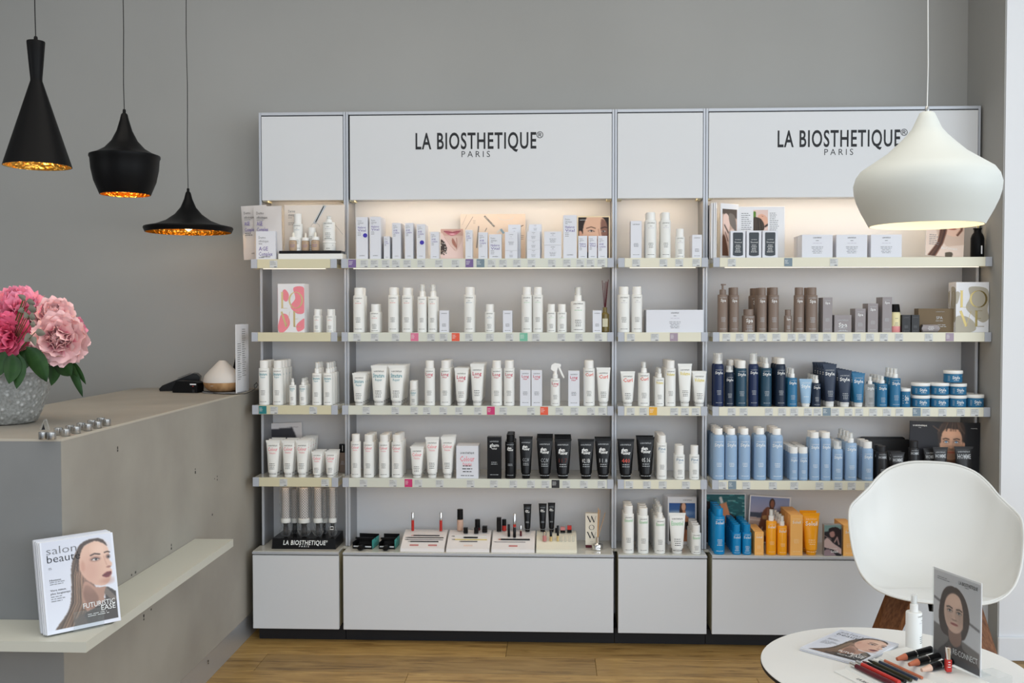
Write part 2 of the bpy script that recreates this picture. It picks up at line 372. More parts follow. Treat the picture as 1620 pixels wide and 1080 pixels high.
# =================================================================== SETTING
def struct(name, b, parent=None):
    o = b.build(name, parent)
    if parent is None: o['kind'] = 'structure'
    return o
YW = 4.475
fl = struct('floor', MB().box(-4.6, 4.6, -3.0, YW, -0.06, -0.012, M_black))
pm = {}
def plank(x0, x1, y0):
    k = round(x1-x0, 3)
    if k not in pm: pm[k] = MB().box(0.0006, k-0.0006, 0.0006, 0.1994, -0.0115, 0, M_floor, bev=0.0012).mesh('plank')
    return link('plank', pm[k], fl, (x0, y0, 0))
jy = {0: -0.493, 1: -0.215, 2: 0.155}
r_ = random.Random(3)
for r in range(21):
    y0 = 4.268-0.2*r
    off = jy.get(r-0, None)
    off = {0: P(695, 1030, 4.15).x, 1: P(798, 1056, 3.97).x, 2: P(945, 1076, 3.83).x}.get(r, r_.uniform(0, 1.3))
    x = off-1.36*math.ceil((off+3.4)/1.36)
    while x < 3.4:
        a, b_ = max(x, -3.4), min(x+1.36, 3.4)
        if b_-a > 0.01: plank(round(a, 4), round(b_, 4), y0)
        x += 1.36
yb = 4.268+0.2
struct('wall_back', MB().box(-4.6, 4.6, YW, YW+0.12, -0.012, 3.45, M_wall))
pil = struct('wall_pillar', MB().box(1.8135, 4.6, 4.11, YW-0.001, -0.0115, 3.45, M_wwhite))
struct('trim_1', MB().box(1.808, 1.8125, 4.112, YW-0.001, 0.0, 3.45, M_wall))       # greige paint on the side of the pillar
bb = struct('baseboard_right', MB().box(1.806, 4.6, 4.096, 4.1095, 0.001, 0.098, M_wwhite, bev=0.003))
struct('wall_left', MB().box(-4.72, -4.601, -3.0, YW, -0.012, 3.45, M_wall))
struct('ceiling', MB().box(-4.72, 4.72, -3.0, YW+0.12, 3.451, 3.55, M_ceil))

# =================================================================== RECEPTION COUNTER
XC0 = -1.905; CT = 1.078
YF = 2.64; YE = 4.47
def xface(y): return -1.338+0.004*(y-2.64)
cb = MB()
outer = [(xface(YF), YF), (xface(YE), YE), (XC0, YE), (XC0, 3.2), (-3.6, 3.2), (-3.6, YF)]
rc = thing('reception_counter', 'plastered beige L-shaped reception counter beside the shelving', 'counter', (xface(YF), YF, 0))
cx0, cy0 = xface(YF), YF
def cb_poly(z0, z1, m, ins=0.0):
    pts = [(x-cx0-(ins if i in (0, 1) else 0), y-cy0+(ins if i in (0, 5) else 0)) for i, (x, y) in enumerate(outer)]
    return MB().prism(pts, z0, z1, m, 'z')
fixn(cb_poly(0.105, CT-0.004, M_conc).build('body', rc)); fixn(cb_poly(0.0005, 0.105, M_alub, 0.004).build('skirting', rc))
M_cfront = mat('shade_darkened_grey_front', (0.24, 0.245, 0.245), 0.55, build=noisebump(25, 0.12, 0.002, 2.2, (0.215, 0.22, 0.22), (0.26, 0.265, 0.265), detail=6))  # bluish-grey finish, with part of the front's shade put into its darker colour
MB().box(-2.2, -0.0015, -0.0009, 0.0008, 0.0005, CT-0.0065, M_cfront).build('shade_darkened_face', rc)
fixn(cb_poly(CT-0.004, CT, M_conc, 0.0015).build('top_surface', rc))
fixn(MB().prism([(x-cx0, y-cy0) for x, y in ((xface(YF)+0.001, YF-0.001), (xface(YE)+0.001, YE), (xface(YE)-0.003, YE), (xface(YF)-0.003, YF+0.003), (-3.6, YF+0.003), (-3.6, YF-0.001))], CT-0.006, CT+0.0006, M_edge if False else mat('worn_counter_edge', (0.50, 0.46, 0.39), 0.6, build=noisebump(60, 0.2, 0.001)), 'z').build('edge_strip', rc))
chips = MB(); rr = random.Random(4)
for px, py, n in ((310, 745, 5), (342, 758, 3), (273, 862, 3), (229, 975, 4), (212, 908, 2), (10, 905, 0), (338, 817, 1), (185, 707, 3), (329, 1044, 2), (238, 960, 1)):
    # marks on the side face
    for k in range(n):
        best = None
        for y in np.linspace(2.66, 4.4, 60):
            q = P(px+rr.uniform(-2, 2), py+rr.uniform(-6, 6), y)
            e = abs(q.x-xface(y))
            if best is None or e < best[0]: best = (e, q)
        q = best[1]; s = rr.uniform(0.0015, 0.003); xx = xface(q.y)
        chips.box(xx-cx0-0.0004, xx-cx0+0.0005, q.y-cy0-s*1.5, q.y-cy0+s*1.5, q.z-s*1.3, q.z+s*1.3, M_speck)
for px, py in ((5, 904), (10, 900), (12, 908), (20, 906), (27, 909), (24, 899)):
    q = P(px, py, YF); chips.box(q.x-cx0-0.004, q.x-cx0+0.002, -0.0005, 0.0004, q.z-0.002, q.z+0.002, M_speck)
c_ = chips.build('plaster_chips', rc); c_['kind'] = 'stuff'
# ledge board wrapping the corner
LZ = 0.583; LT = 0.027
n0 = P(136, 1016, 2.50); YN = (CAMZ-LZ)/(CAMZ-n0.z)*2.50
pn = PZ(136, 1015.5, LZ); pf = PZ(369, 852.5, LZ); pi = PZ(306, 851, LZ)
LX0 = -3.5
lp = [(pn.x, pn.y), (pf.x, pf.y), (xface(pf.y)+0.0012, pf.y), (xface(YF)+0.0012, YF-0.0012), (LX0, YF-0.0012), (LX0, pn.y)]
lb = fixn(MB().prism(lp, LZ-LT, LZ, M_ledge, 'z').build('wall_ledge')); tag(lb, 'cream lacquered ledge board wrapping around the front corner of the counter', 'ledge')

# =================================================================== SHELVING UNITS
YS = 4.2; YPF = 4.307; YB = 4.46; TOPZ = 2.291
ZS = [1.6477, 1.3361, 1.0245, 0.7147]; ZW = 0.397
RH = 0.0375
BAYS = dict(L1=dict(u=(-1.287, -0.905), sh=(398, 533.5), bd=(400, 536), door=(414, 544), name='left narrow bay', rail=M_rail),
            L2=dict(u=(-0.905, 0.258), sh=(540.5, 971), bd=(543, 970.5), door=(553.5, 968), name='left wide bay', rail=M_railp),
            L3=dict(u=(0.258, 0.646), sh=(977.5, 1119.5), bd=(978, 1118), door=(977, 1112), name='middle narrow bay', rail=M_rail),
            R=dict(u=(0.646, 1.799), sh=(1127.5, 1568), bd=(1126.5, 1566), door=(1121, 1548), name='right wide bay', rail=M_rail))
TAGS = {  # coloured plates and price slips on each rail, by photo x
 ('L1', 0): [('s', 434)], ('L1', 2): [('teal', 415), ('s', 433), ('s', 495)], ('L1', 3): [('s', 447), ('s', 513)],
 ('L2', 0): [('purple', 558), ('s', 577), ('s', 593), ('s', 611), ('s', 627), ('s', 645), ('s', 667), ('s', 695), ('s', 721), ('purple', 743), ('bluegrey', 760.5), ('s', 778), ('s', 796), ('s', 818), ('s', 841), ('s', 873), ('s', 897), ('s', 918), ('s', 934), ('s', 951)],
 ('L2', 1): [('s', 565), ('s', 593), ('s', 626), ('pink', 656), ('s', 682), ('s', 702), ('red', 721), ('s', 742), ('s', 775), ('s', 806), ('green', 828.5), ('s', 848), ('s', 888), ('s', 916), ('s', 947)],
 ('L2', 2): [('s', 579), ('s', 625), ('s', 655), ('s', 675), ('s', 701), ('s', 726), ('s', 756), ('crimson', 776.5), ('s', 796), ('s', 840), ('red', 861), ('s', 885), ('s', 909), ('s', 935), ('s', 953)],
 ('L2', 3): [('s', 574), ('s', 621), ('crimson', 645.5), ('s', 661), ('s', 695), ('s', 744), ('s', 781), ('s', 812), ('s', 840), ('s', 863), ('black', 879), ('s', 896), ('s', 924), ('s', 952)],
 ('L3', 0): [('s', 1006), ('s', 1049), ('s', 1074), ('s', 1101)], ('L3', 1): [('s', 998), ('s', 1036), ('pale', 1066)],
 ('L3', 2): [('s', 998), ('s', 1018), ('yellow', 1033.5), ('s', 1067), ('s', 1084), ('s', 1101)], ('L3', 3): [('s', 996), ('s', 1024), ('s', 1049), ('s', 1086)],
 ('R', 0): [('s', 1157), ('bluegrey', 1246), ('s', 1318)],
 ('R', 1): [('s', 1149), ('s', 1170), ('s', 1189), ('s', 1207), ('s', 1228), ('s', 1252), ('s', 1269), ('s', 1288), ('s', 1308), ('s', 1330), ('s', 1355), ('s', 1376), ('s', 1398), ('s', 1422), ('s', 1469), ('pale', 1502)],
 ('R', 2): [('s', 1158), ('s', 1177), ('s', 1217), ('s', 1238), ('s', 1257), ('s', 1279), ('s', 1294), ('bluegrey', 1308.5), ('s', 1322), ('s', 1343), ('s', 1360), ('s', 1382), ('s', 1404), ('s', 1424), ('bluegrey', 1451), ('s', 1466), ('s', 1492), ('s', 1521), ('s', 1543)],
 ('R', 3): [('s', 1144), ('bluegrey', 1159.5), ('s', 1182), ('s', 1224), ('s', 1258), ('s', 1298), ('s', 1328), ('s', 1349), ('s', 1376)]}
TAGMAT = {k: solid('tag_'+k, v, 0.4) for k, v in dict(teal=(45, 125, 130), purple=(120, 100, 150), bluegrey=(120, 138, 150), pink=(215, 120, 150), red=(225, 95, 70), green=(120, 185, 160),
          crimson=(200, 60, 115), black=(45, 45, 48), pale=(160, 145, 160), yellow=(225, 170, 60)).items()}
M_slip = solid('price_slip', (205, 208, 208), 0.5)
slip_me = MB().box(-0.0165, 0.0165, -0.0005, 0.0003, 0, 0.031, M_slip)
lb_ = Lab()
rs = random.Random(9)
slips = []
for v in range(3):
    q = MB(); q.v, q.f, q.m, q.mats, q.sm = list(slip_me.v), list(slip_me.f), list(slip_me.m), list(slip_me.mats), list(slip_me.sm)
    L_ = Lab().greek(-0.014, 0.029, 0.026, 0.0038, 5, 'grey', v, 'l').bar(0.002, 0.013, 0.002, 0.0055, 'grey')
    for V, Fc, m in L_.it: q.add([(x, -0.0008, y) for x, y in V], Fc, INK[m])
    slips.append(q.mesh('price_slip'))
ctags = {}
for k, m in TAGMAT.items():
    q = MB().box(-0.0165, 0.0165, -0.0005, 0.0003, 0, 0.034, m)
    L_ = Lab().greek(-0.0135, 0.026, 0.018, 0.006, 3, 'white' if k != 'x' else 'black', len(k), 'l')
    for V, Fc, m2 in L_.it: q.add([(x, -0.0008, y) for x, y in V], Fc, INK[m2])
    ctags[k] = q.mesh('colour_plate')

def logo_lab(xc, zc, W, H, m='black'):
    """LA BIOSTHETIQUE (R) / PARIS, W = width of the main word"""
    L_ = Lab().text('LA BIOSTHETIQUE', xc, zc, H, W, m, off=0.016, res=4, space=1.12)
    L_.text('®', xc+W/2+H*0.22, zc+H*0.62, H*0.40, H*0.42, m, off=0.005, res=3)
    L_.text('PARIS', xc+W*0.0, zc-H*0.52, H*0.38, W*0.235, m, off=-0.004, res=3, space=1.5)
    return L_
SHELFX = {}
def ledstrip(parent, xa, xb, y, z, power, name='led_strip', ang=0.0):
    MB().box(xa, xb, y-0.005, y+0.005, z-0.005, z, M_led).build(name, parent)
for key, b in BAYS.items():
    u0, u1 = b['u']; narrow = key in ('L1', 'L3')
    lab = {'L1': 'narrow white shelving unit beside the reception counter', 'L2': 'wide white shelving unit with unobstructed shop lettering, left of centre',
           'L3': 'narrow white shelving unit between the two wide ones', 'R': 'wide white shelving unit behind the white pendant and armchair'}[key]
    T = thing('shelving_unit', lab, 'shelving', (0, 0, 0), group='shelving units along the back wall')
    T.location = ((u0+u1)/2, YB, 0); ox, oy = T.location.x, T.location.y
    def B(name, x0, x1, y0, y1, z0, z1, m, bev=0.0, par=T): return MB().box(x0-ox, x1-ox, y0-oy, y1-oy, z0, z1, m, bev).build(name, par)
    B('back_panel', u0+0.002, u1-0.002, YB, YB+0.012, 0.07, TOPZ-0.004, M_inner)
    for xa, xb in ((u0+0.0008, u0+0.0105), (u1-0.0105, u1-0.0008)):
        B('post', xa, xb, YPF, YPF+0.012, ZW+0.001, TOPZ, M_alu, 0.001)
        B('side_panel', xa+0.0005, xb-0.0005, YPF+0.0125, YB-0.0005, ZW+0.001, TOPZ-0.001, M_side)
    B('top_rail', u0+0.011, u1-0.011, YPF, YB-0.001, TOPZ-0.013, TOPZ, M_alu, 0.001)
    # upper cupboard
    ztop, zbot = TOPZ-0.018, P(800, 315, YPF).z
    dx0, dx1 = P(b['door'][0], 250, YPF).x, P(b['door'][1], 250, YPF).x
    dx0 = max(dx0, u0+0.0125); dx1 = min(dx1, u1-0.0125)
    d = B('upper_door', dx0, dx1, YPF-0.002, YPF+0.014, zbot, ztop, M_door, 0.0012)
    B('cupboard_shadow_gap', u0+0.011, u1-0.011, YPF+0.0145, YPF+0.02, zbot+0.004, TOPZ-0.0135, M_black)
    B('cupboard_floor', u0+0.011, u1-0.011, YPF+0.021, YB-0.001, zbot+0.01, zbot+0.022, M_inner)
    for xx in (u0+0.012, u1-0.032): B('door_bracket', xx, xx+0.02, YPF+0.016, YPF+0.09, zbot-0.004, zbot+0.0038, M_edge)
    if not narrow:
        if key == 'L2': xa, xb, yt, yb2 = 657.5, 848.5, 210.5, 236
        else: xa, xb, yt, yb2 = 1230, 1424, 206.5, 232.5
        A_ = P(xa, yb2, YPF); B_ = P(xb, yb2, YPF); C_ = P(xa, yt, YPF)
        L_ = logo_lab((A_.x+B_.x)/2, A_.z, B_.x-A_.x, C_.z-A_.z)
        lo = link('lettering', L_.mesh(front(0)), d); lo.location = (-ox, YPF-0.002-oy, 0.0); lo['label'] = 'dark shop name lettering'
    # LED under the cupboard: real strip and its light
    ls = B('led_strip', u0+0.03, u1-0.03, YPF+0.024, YPF+0.034, zbot+0.003, zbot+0.0095, M_led)
    W_ = u1-u0-0.05
    a = area('cupboard_led_light', ((u0+u1)/2, YPF+0.03, zbot-0.002), ((u0+u1)/2, YPF+0.075, zbot-0.12), W_, 0.008, 0.72*W_, (1.0, 0.70, 0.42))
    # shelves
    sx0, sx1 = P(b['sh'][0], 526, YS).x, P(b['sh'][1], 526, YS).x
    SHELFX[key] = (sx0, sx1)
    for r, z in enumerate(ZS):
        s = B('shelf', max(sx0+0.0015, u0-1), sx1-0.0015, YS+0.003, YPF-0.001, z-0.02, z, M_top, 0.001)
        B('shelf_inner', u0+0.0115, u1-0.0115, YPF-0.0005, YB-0.0008, z-0.02, z, M_top, par=s)
        B('price_rail', sx0+0.0275, sx1-0.0275, YS-0.003, YS+0.002, z-RH, z+0.001, b['rail'] if key in ('L1', 'L2') else M_railr, 0.0008, s)
        for xa, xb in ((sx0, sx0+0.027), (sx1-0.027, sx1)):
            B('end_cap', xa, xb, YS-0.0035, YS+0.0025, z-RH-0.0005, z+0.0015, M_capg, 0.001, s)
        for xa in (sx0+0.0008, sx1-0.0058): B('side_rail', xa, xa+0.005, YS+0.003, YPF-0.002, z-RH, z-0.0205, M_edge, 0, s)
        for kind, px in TAGS.get((key, r), []):
            q = P(px, 526, YS); me = rs.choice(slips) if kind == 's' else ctags[kind]
            o = link('price_slip' if kind == 's' else 'colour_plate', me, s, (q.x-ox, YS-0.0037-oy, z-RH+0.002))
        if True:
            st = 2.0 if r == 0 else 0.0
            if r == 0: B('led_strip', sx0+0.05, sx1-0.05, YS+0.0065, YS+0.0135, z-0.0408, z-0.0378, M_led2, 0, s)
            else: B('led_strip', sx0+0.05, sx1-0.05, YS+0.006, YS+0.013, z-0.0262, z-0.0203, M_inner, 0, s)
            area('shelf_led_light', ((u0+u1)/2, YS+0.022, z-(0.044 if r == 0 else 0.030)), ((u0+u1)/2, YS+0.16, z-0.16), W_, 0.006, (0.24 if r == 0 else 0.15)*W_, (1.0, 0.68, 0.38))
    # base cabinet
    bx0, bx1 = P(b['bd'][0], 940, YS).x, P(b['bd'][1], 940, YS).x
    B('base_door', bx0, bx1, YS, YS+0.018, 0.0625, 0.3805, M_door, 0.0012)
    B('base_carcass', bx0+0.002, bx1-0.002, YS+0.019, YB-0.001, 0.066, 0.384, M_edge)
    B('worktop_edge', bx0-0.001, bx1+0.001, YS-0.004, YS+0.004, 0.3855, ZW-0.002, M_alu, 0.001)
    B('worktop', bx0, bx1, YS+0.0045, YPF-0.001, 0.3855, ZW, M_top, 0.001)
    B('worktop_inner', u0+0.001, u1-0.001, YPF-0.0008, YB-0.0005, 0.3855, ZW-0.0002, M_top)
    B('kick_plate', u0+0.0012, u1-0.0012, YS+0.055, YB-0.001, 0.001, 0.0655, M_black)

# =================================================================== PRODUCTS
def srgb(c): return s2l(*c)
PL = {k: solid('plastic_'+k, v, r) for k, v, r in (('spa', (128, 112, 102), .35), ('navy', (28, 42, 78), .28), ('navyblk', (26, 40, 60), .28), ('petrol', (40, 72, 92), .3), ('blue', (45, 110, 150), .3),
    ('paleblue', (150, 182, 208), .35), ('skyblue', (146, 174, 204), .38), ('slate', (45, 56, 76), .4), ('orange', (248, 168, 30), .3), ('turq', (20, 135, 195), .3), ('homme', (42, 42, 44), .35),
    ('orangebox', (250, 190, 110), .45), ('spabox', (150, 144, 146), .5), ('spabrown', (110, 92, 66), .5), ('pinkliq', (225, 150, 150), .3), ('cream', (225, 215, 170), .3), ('tanlabel', (190, 165, 140), .4),
    ('maroon', (90, 30, 40), .4), ('redlip', (190, 55, 50), .25), ('rose', (196, 130, 128), .3), ('skin', (215, 180, 160), .3), ('teal', (70, 165, 160), .4), ('ivory', (232, 226, 212), .4),
    ('beige', (225, 205, 195), .4), ('grey', (150, 152, 155), .4), ('foil', (205, 200, 198), .3), ('pencil', (45, 40, 35), .3), ('yellowpen', (210, 190, 90), .4), ('rust', (190, 110, 80), .35))}
def rprof(r, h, m=0.08): return [(r*0.94, 0), (r, r*m), (r, h-r*m*2), (r*0.9, h)]
# every maker returns [(part name, mesh, sub-of-body?)]
def lettering(spec, w, h, fn, ztop_body, tall=True, code=None):
    """spec: brand colour, word, word colour, extras"""
    br, word, wc, rows = spec[:4]
    L_ = Lab(); bw = w*0.66
    L_.text('LA BIOSTHETIQUE', 0, ztop_body-h*0.075-w*0.06, w*0.085, bw, br, off=0.01, res=1)
    y = ztop_body-h*0.075-w*0.06
    if word:
        lines = word.split('|'); y -= w*0.36; hh = w*0.27
        for i, t in enumerate(lines):
            n = len(t); gl = t in ('glam', '+colour'); ww = min(w*0.74, w*0.17*n) if i == 0 else min(w*0.45, w*0.11*n)
            if gl: ww = w*(0.40 if i == 0 else 0.58); hh = w*0.2
            L_.text(t, -w*0.08 if gl and i == 0 else 0, y, hh if (i == 0 or gl) else hh*0.6, ww, wc, off=0.03 if gl else 0.012 if i == 0 else 0.0, res=1); y -= hh*0.82 if not gl else hh*0.95
    else:
        y -= w*0.22; L_.greek(0, y, w*0.3, w*0.09, 1, br, 3); y -= w*0.16
        L_.greek(0, y, w*0.62, w*0.1, 1, wc, 5)
    yy = h*0.40
    if code: L_.text(code[0], 0, h*0.44, w*0.26, w*0.5, code[1], off=-0.005, res=1)
    L_.greek(0, yy, w*0.6, w*0.125, rows, br, 7)
    L_.greek(0, h*0.1, w*0.62, w*0.11, 1, br, 2)
    return L_.mesh(fn)
def cyl_fn(R, yo=0.0):
    def f(x, z):
        x = max(-R*0.97, min(R*0.97, x)); return (x, -math.sqrt((R+0.0004)**2-x*x)+yo, z)
    return f
def mk_bottle(w, h, body, cap, spec, capk=0.17, capw=0.80, seg=18):
    r = w/2; hb = h*(1-capk)
    B_ = MB().lathe([(r*0.93, 0), (r, r*0.07), (r, hb-r*0.14), (r*0.97, hb-r*0.05), (r*0.9, hb), (r*capw*0.9, hb)], body, seg).mesh('body')
    C_ = MB().lathe([(r*capw, hb+0.0004), (r*capw, h-r*0.06), (r*capw*0.93, h)], cap, seg).mesh('cap')
    return [('body', B_), ('cap', C_), ('lettering', lettering(spec, w, hb, cyl_fn(r), hb))]
def mk_small(w, h, body, cap, spec): return mk_bottle(w, h, body, cap, spec, 0.27, 0.78)
def mk_can(w, h, body, cap, spec, clear=False, capk=0.125, capw=0.66):
    r = w/2; hb = h*(1-capk); sh = w*0.30
    dome = [(r*(capw+(1-capw)*math.cos(t)), hb-sh+sh*math.sin(t)) for t in np.linspace(0, math.pi/2, 6)]
    B_ = MB().lathe([(r*0.93, 0), (r, r*0.08)]+dome, body, 20).mesh('body')
    out = [('body', B_)]
    if clear:
        out.append(('nozzle', MB().lathe([(r*0.72, hb+0.0004), (r*0.72, hb+h*capk*0.3), (r*0.35, hb+h*capk*0.35), (r*0.3, hb+h*capk*0.85), (r*0.15, hb+h*capk*0.9)], cap, 14).box(-r*0.16, r*0.16, -r*0.62, 0, hb+h*capk*0.62, hb+h*capk*0.85, cap).mesh('nozzle')))
        out.append(('clear_cap', MB().lathe([(r*0.80, hb+0.0003), (r*0.78, h-0.001), (r*0.72, h)], M_clear, 16, cap0=False).mesh('clear_cap')))
    else:
        out.append(('cap', MB().lathe([(r*capw, hb+0.0004), (r*capw, h-r*0.06), (r*capw*0.93, h)], cap, 18).mesh('cap')))
    out.append(('lettering', lettering(spec, w, hb-sh*0.7, cyl_fn(r), hb-sh*0.9)))
    return out
def mk_spray(w, h, body, cap, spec, topk=0.25, clearbody=False):
    r = w/2; hb = h*(1-topk); t = h*topk
    B_ = MB().lathe([(r*0.93, 0), (r, r*0.07), (r, hb-r*0.16), (r*0.93, hb-r*0.03), (r*0.55, hb)], body, 18).mesh('body')
    N_ = MB().lathe([(r*0.52, hb+0.0004), (r*0.50, hb+t*0.42), (r*0.30, hb+t*0.45), (r*0.30, hb+t*0.9), (r*0.18, hb+t*0.93)], cap, 12).mesh('nozzle')
    C_ = MB().lathe([(r*0.43, hb+t*0.46), (r*0.40, h-0.0006), (r*0.34, h)], M_clear, 12, cap0=False).mesh('clear_cap')
    return [('body', B_), ('nozzle', N_), ('clear_cap', C_), ('lettering', lettering(spec, w, hb, cyl_fn(r), hb))]
def mk_pump(w, h, body, cap, spec):
    r = w/2; hb = h*0.78; t = h*0.22
    B_ = MB().lathe([(r*0.93, 0), (r, r*0.07), (r, hb-r*0.14), (r*0.9, hb), (r*0.66, hb)], body, 18).mesh('body')
    b = MB().lathe([(r*0.62, hb+0.0004), (r*0.62, hb+t*0.45), (r*0.2, hb+t*0.5), (r*0.2, hb+t*0.86), (r*0.38, hb+t*0.88), (r*0.36, h)], cap, 14)
    b.box(-r*0.14, r*0.62, -r*0.14, r*0.14, h-t*0.13, h-0.0002, cap)
    return [('body', B_), ('pump_head', b.mesh('pump_head')), ('lettering', lettering(spec, w, hb, cyl_fn(r), hb))]
def tube_sec(w, h, z, capk):
    """half width, half depth of the squeezed tube at height z"""
    zc = h*capk; t = min(1, max(0, (z-zc)/(h*0.93-zc)))
    return w*(0.345+0.125*t**0.9), w*0.345*(1-t**1.15)+0.0014
def mk_tube(w, h, body, cap, spec, capk=0.13, crimp=True, code=None):
    zc = h*capk; b = MB(); n = 20; zs_ = [zc]+[zc+(h*0.93-zc)*k/8 for k in range(1, 9)]; V = []; Fc = []
    for z in zs_:
        a, d = tube_sec(w, h, z, capk)
        for i in range(n): t = 2*math.pi*i/n; V.append((a*math.cos(t), d*math.sin(t), z))
    for k in range(len(zs_)-1):
        for i in range(n): j = (i+1) % n; Fc.append((k*n+i, k*n+j, (k+1)*n+j, (k+1)*n+i))
    Fc.append(tuple(range(n))[::-1]); Fc.append(tuple(range((len(zs_)-1)*n, len(zs_)*n)))
    b.add(V, Fc, body, True)
    b.prism([(-w*0.47, h*0.93), (w*0.47, h*0.93), (w*0.5, h), (-w*0.5, h)], -0.0015, 0.0015, body)
    rc_ = w*0.285
    c = MB().lathe([(rc_*0.96, 0), (rc_, 0.001), (rc_*1.06, zc-0.0004)], cap, 18).mesh('cap')
    def fn(x, z):
        a, d = tube_sec(w, h, z, capk); x = max(-a*0.95, min(a*0.95, x)); return (x, -d*math.sqrt(1-(x/a)**2)-0.0006, z)
    return [('body', b.mesh('body')), ('cap', c), ('lettering', lettering(spec, w*0.92, h*0.93, fn, h*0.93, code=code))]
def mk_box(w, h, body, cap, spec, d=None, dec=None):
    d = d or min(w, 0.05)
    b = MB().box(-w/2, w/2, -d/2, d/2, 0, h, body, 0.0005).box(-w/2+0.0006, w/2-0.0006, -d/2+0.0012, -d/2+0.0016, h, h+0.0002, body)
    br, word, wc, rows = spec[:4]
    L_ = Lab()
    if dec == 'demo':
        L_.text('Dermo', -w*0.36, h-w*0.38, w*0.13, w*0.36, 'grey', al='l', res=1); L_.text('sthétique', -w*0.36, h-w*0.56, w*0.13, w*0.5, 'grey', al='l', res=1)
        L_.greek(-w*0.36, h-w*0.62, w*0.3, w*0.12, 1, 'grey', 1, 'l')
        for i, t in enumerate(word.split('|')): L_.text(t, -w*0.36, h-w*(0.98+0.26*i), w*0.2, min(w*0.7, w*0.13*len(t)+w*0.08), wc, al='l', res=1, off=0.006)
        n = len(word.split('|')); L_.greek(-w*0.36, h-w*(1.05+0.26*(n-1)), w*0.4, w*0.12, 3, 'grey', 4, 'l')
        L_.text('LA BIOSTHETIQUE', 0, h*0.075, w*0.07, w*0.45, 'black', off=0.01, res=1)
    elif dec == 'wide':
        k = min(w, h*1.1); L_.text('LA BIOSTHETIQUE', 0, h*0.84, k*0.05, k*0.32, br, off=0.01, res=1); L_.greek(0, h*0.75, k*0.16, k*.06, 1, br, 3)
        L_.greek(0, h*0.64, k*0.42, k*0.06, 1, 'pale', 5); L_.greek(0, h*0.48, k*0.5, k*0.06, 5, 'grey', 6)
    else:
        L_.text('LA BIOSTHETIQUE', 0, h-w*0.36, w*0.085, w*0.62, br, off=0.01, res=1); y = h-w*0.36
        if word:
            for i, t in enumerate(word.split('|')):
                y -= w*(0.34 if i == 0 else 0.2); L_.text(t, 0, y, w*0.24 if i == 0 else w*0.15, min(w*0.66, w*0.17*len(t)) if i == 0 else min(w*.4, w*.1*len(t)), wc, off=0.012, res=1)
        L_.greek(0, h*0.4, w*0.62, w*0.13, rows, br, 4); L_.greek(0, h*0.1, w*0.6, w*0.1, 1, br, 2)
    return [('carton', b.mesh('carton')), ('lettering', L_.mesh(front(-d/2)))]
def mk_jar(w, h, body, cap, spec, lidk=0.27):
    r = w/2; hb = h*(1-lidk)
    B_ = MB().lathe([(r*0.9, 0), (r*0.955, h*0.05), (r*0.955, hb)], body, 24).mesh('body')
    C_ = MB().lathe([(r*0.99, hb+0.0004), (r, hb+0.001), (r, h-0.0015), (r*0.97, h)], cap, 24).mesh('lid')
    R = r*0.955; L_ = Lab(); br, word, wc = spec[:3]
    if word: L_.text(word, 0, hb*0.42, hb*0.34, w*0.40, wc, off=0.012, res=1)
    L_.greek(0, hb*0.3, w*0.42, hb*0.2, 1, br, 3); L_.greek(-w*0.38, hb*0.75, w*0.12, hb*0.16, 4, br, 4, 'l'); L_.greek(w*0.34, hb*0.75, w*0.08, hb*0.2, 1, br, 4)
    return [('body', B_), ('lid', C_), ('lettering', L_.mesh(cyl_fn(R)))]
def mk_trigger(w, h, body, cap, spec):
    r = w/2; hb = h*0.64; b = MB(); t = h-hb
    B_ = MB().lathe([(r*0.93, 0), (r, r*0.07), (r, hb-r*0.2), (r*0.9, hb-r*0.03), (r*0.6, hb)], body, 18).mesh('body')
    b.lathe([(r*0.56, hb+0.0004), (r*0.56, hb+t*0.25), (r*0.4, hb+t*0.3), (r*0.4, hb+t*0.5)], cap, 14)
    z = hb+t*0.5
    b.prism([(-r*0.95, z+t*0.12), (-r*0.75, z+t*0.38), (-r*0.1, z+t*0.5), (r*0.7, z+t*0.46), (r*1.15, z+t*0.42), (r*1.2, z+t*0.28), (r*0.55, z+t*0.2), (r*0.35, z-t*0.02), (-r*0.5, z-t*0.02)], -r*0.32, r*0.32, cap)
    lv = MB().prism([(r*0.6, z+t*0.2), (r*0.95, z+t*0.26), (r*1.5, z-t*0.12), (r*1.95, z-t*0.42), (r*1.75, z-t*0.5), (r*1.25, z-t*0.26), (r*0.9, z+t*0.0)], -r*0.2, r*0.2, cap)
    return [('body', B_), ('spray_head', fixn(b.build('tmp')) if False else b.mesh('spray_head')), ('trigger', lv.mesh('trigger')), ('lettering', lettering(spec, w, hb, cyl_fn(r), hb))]
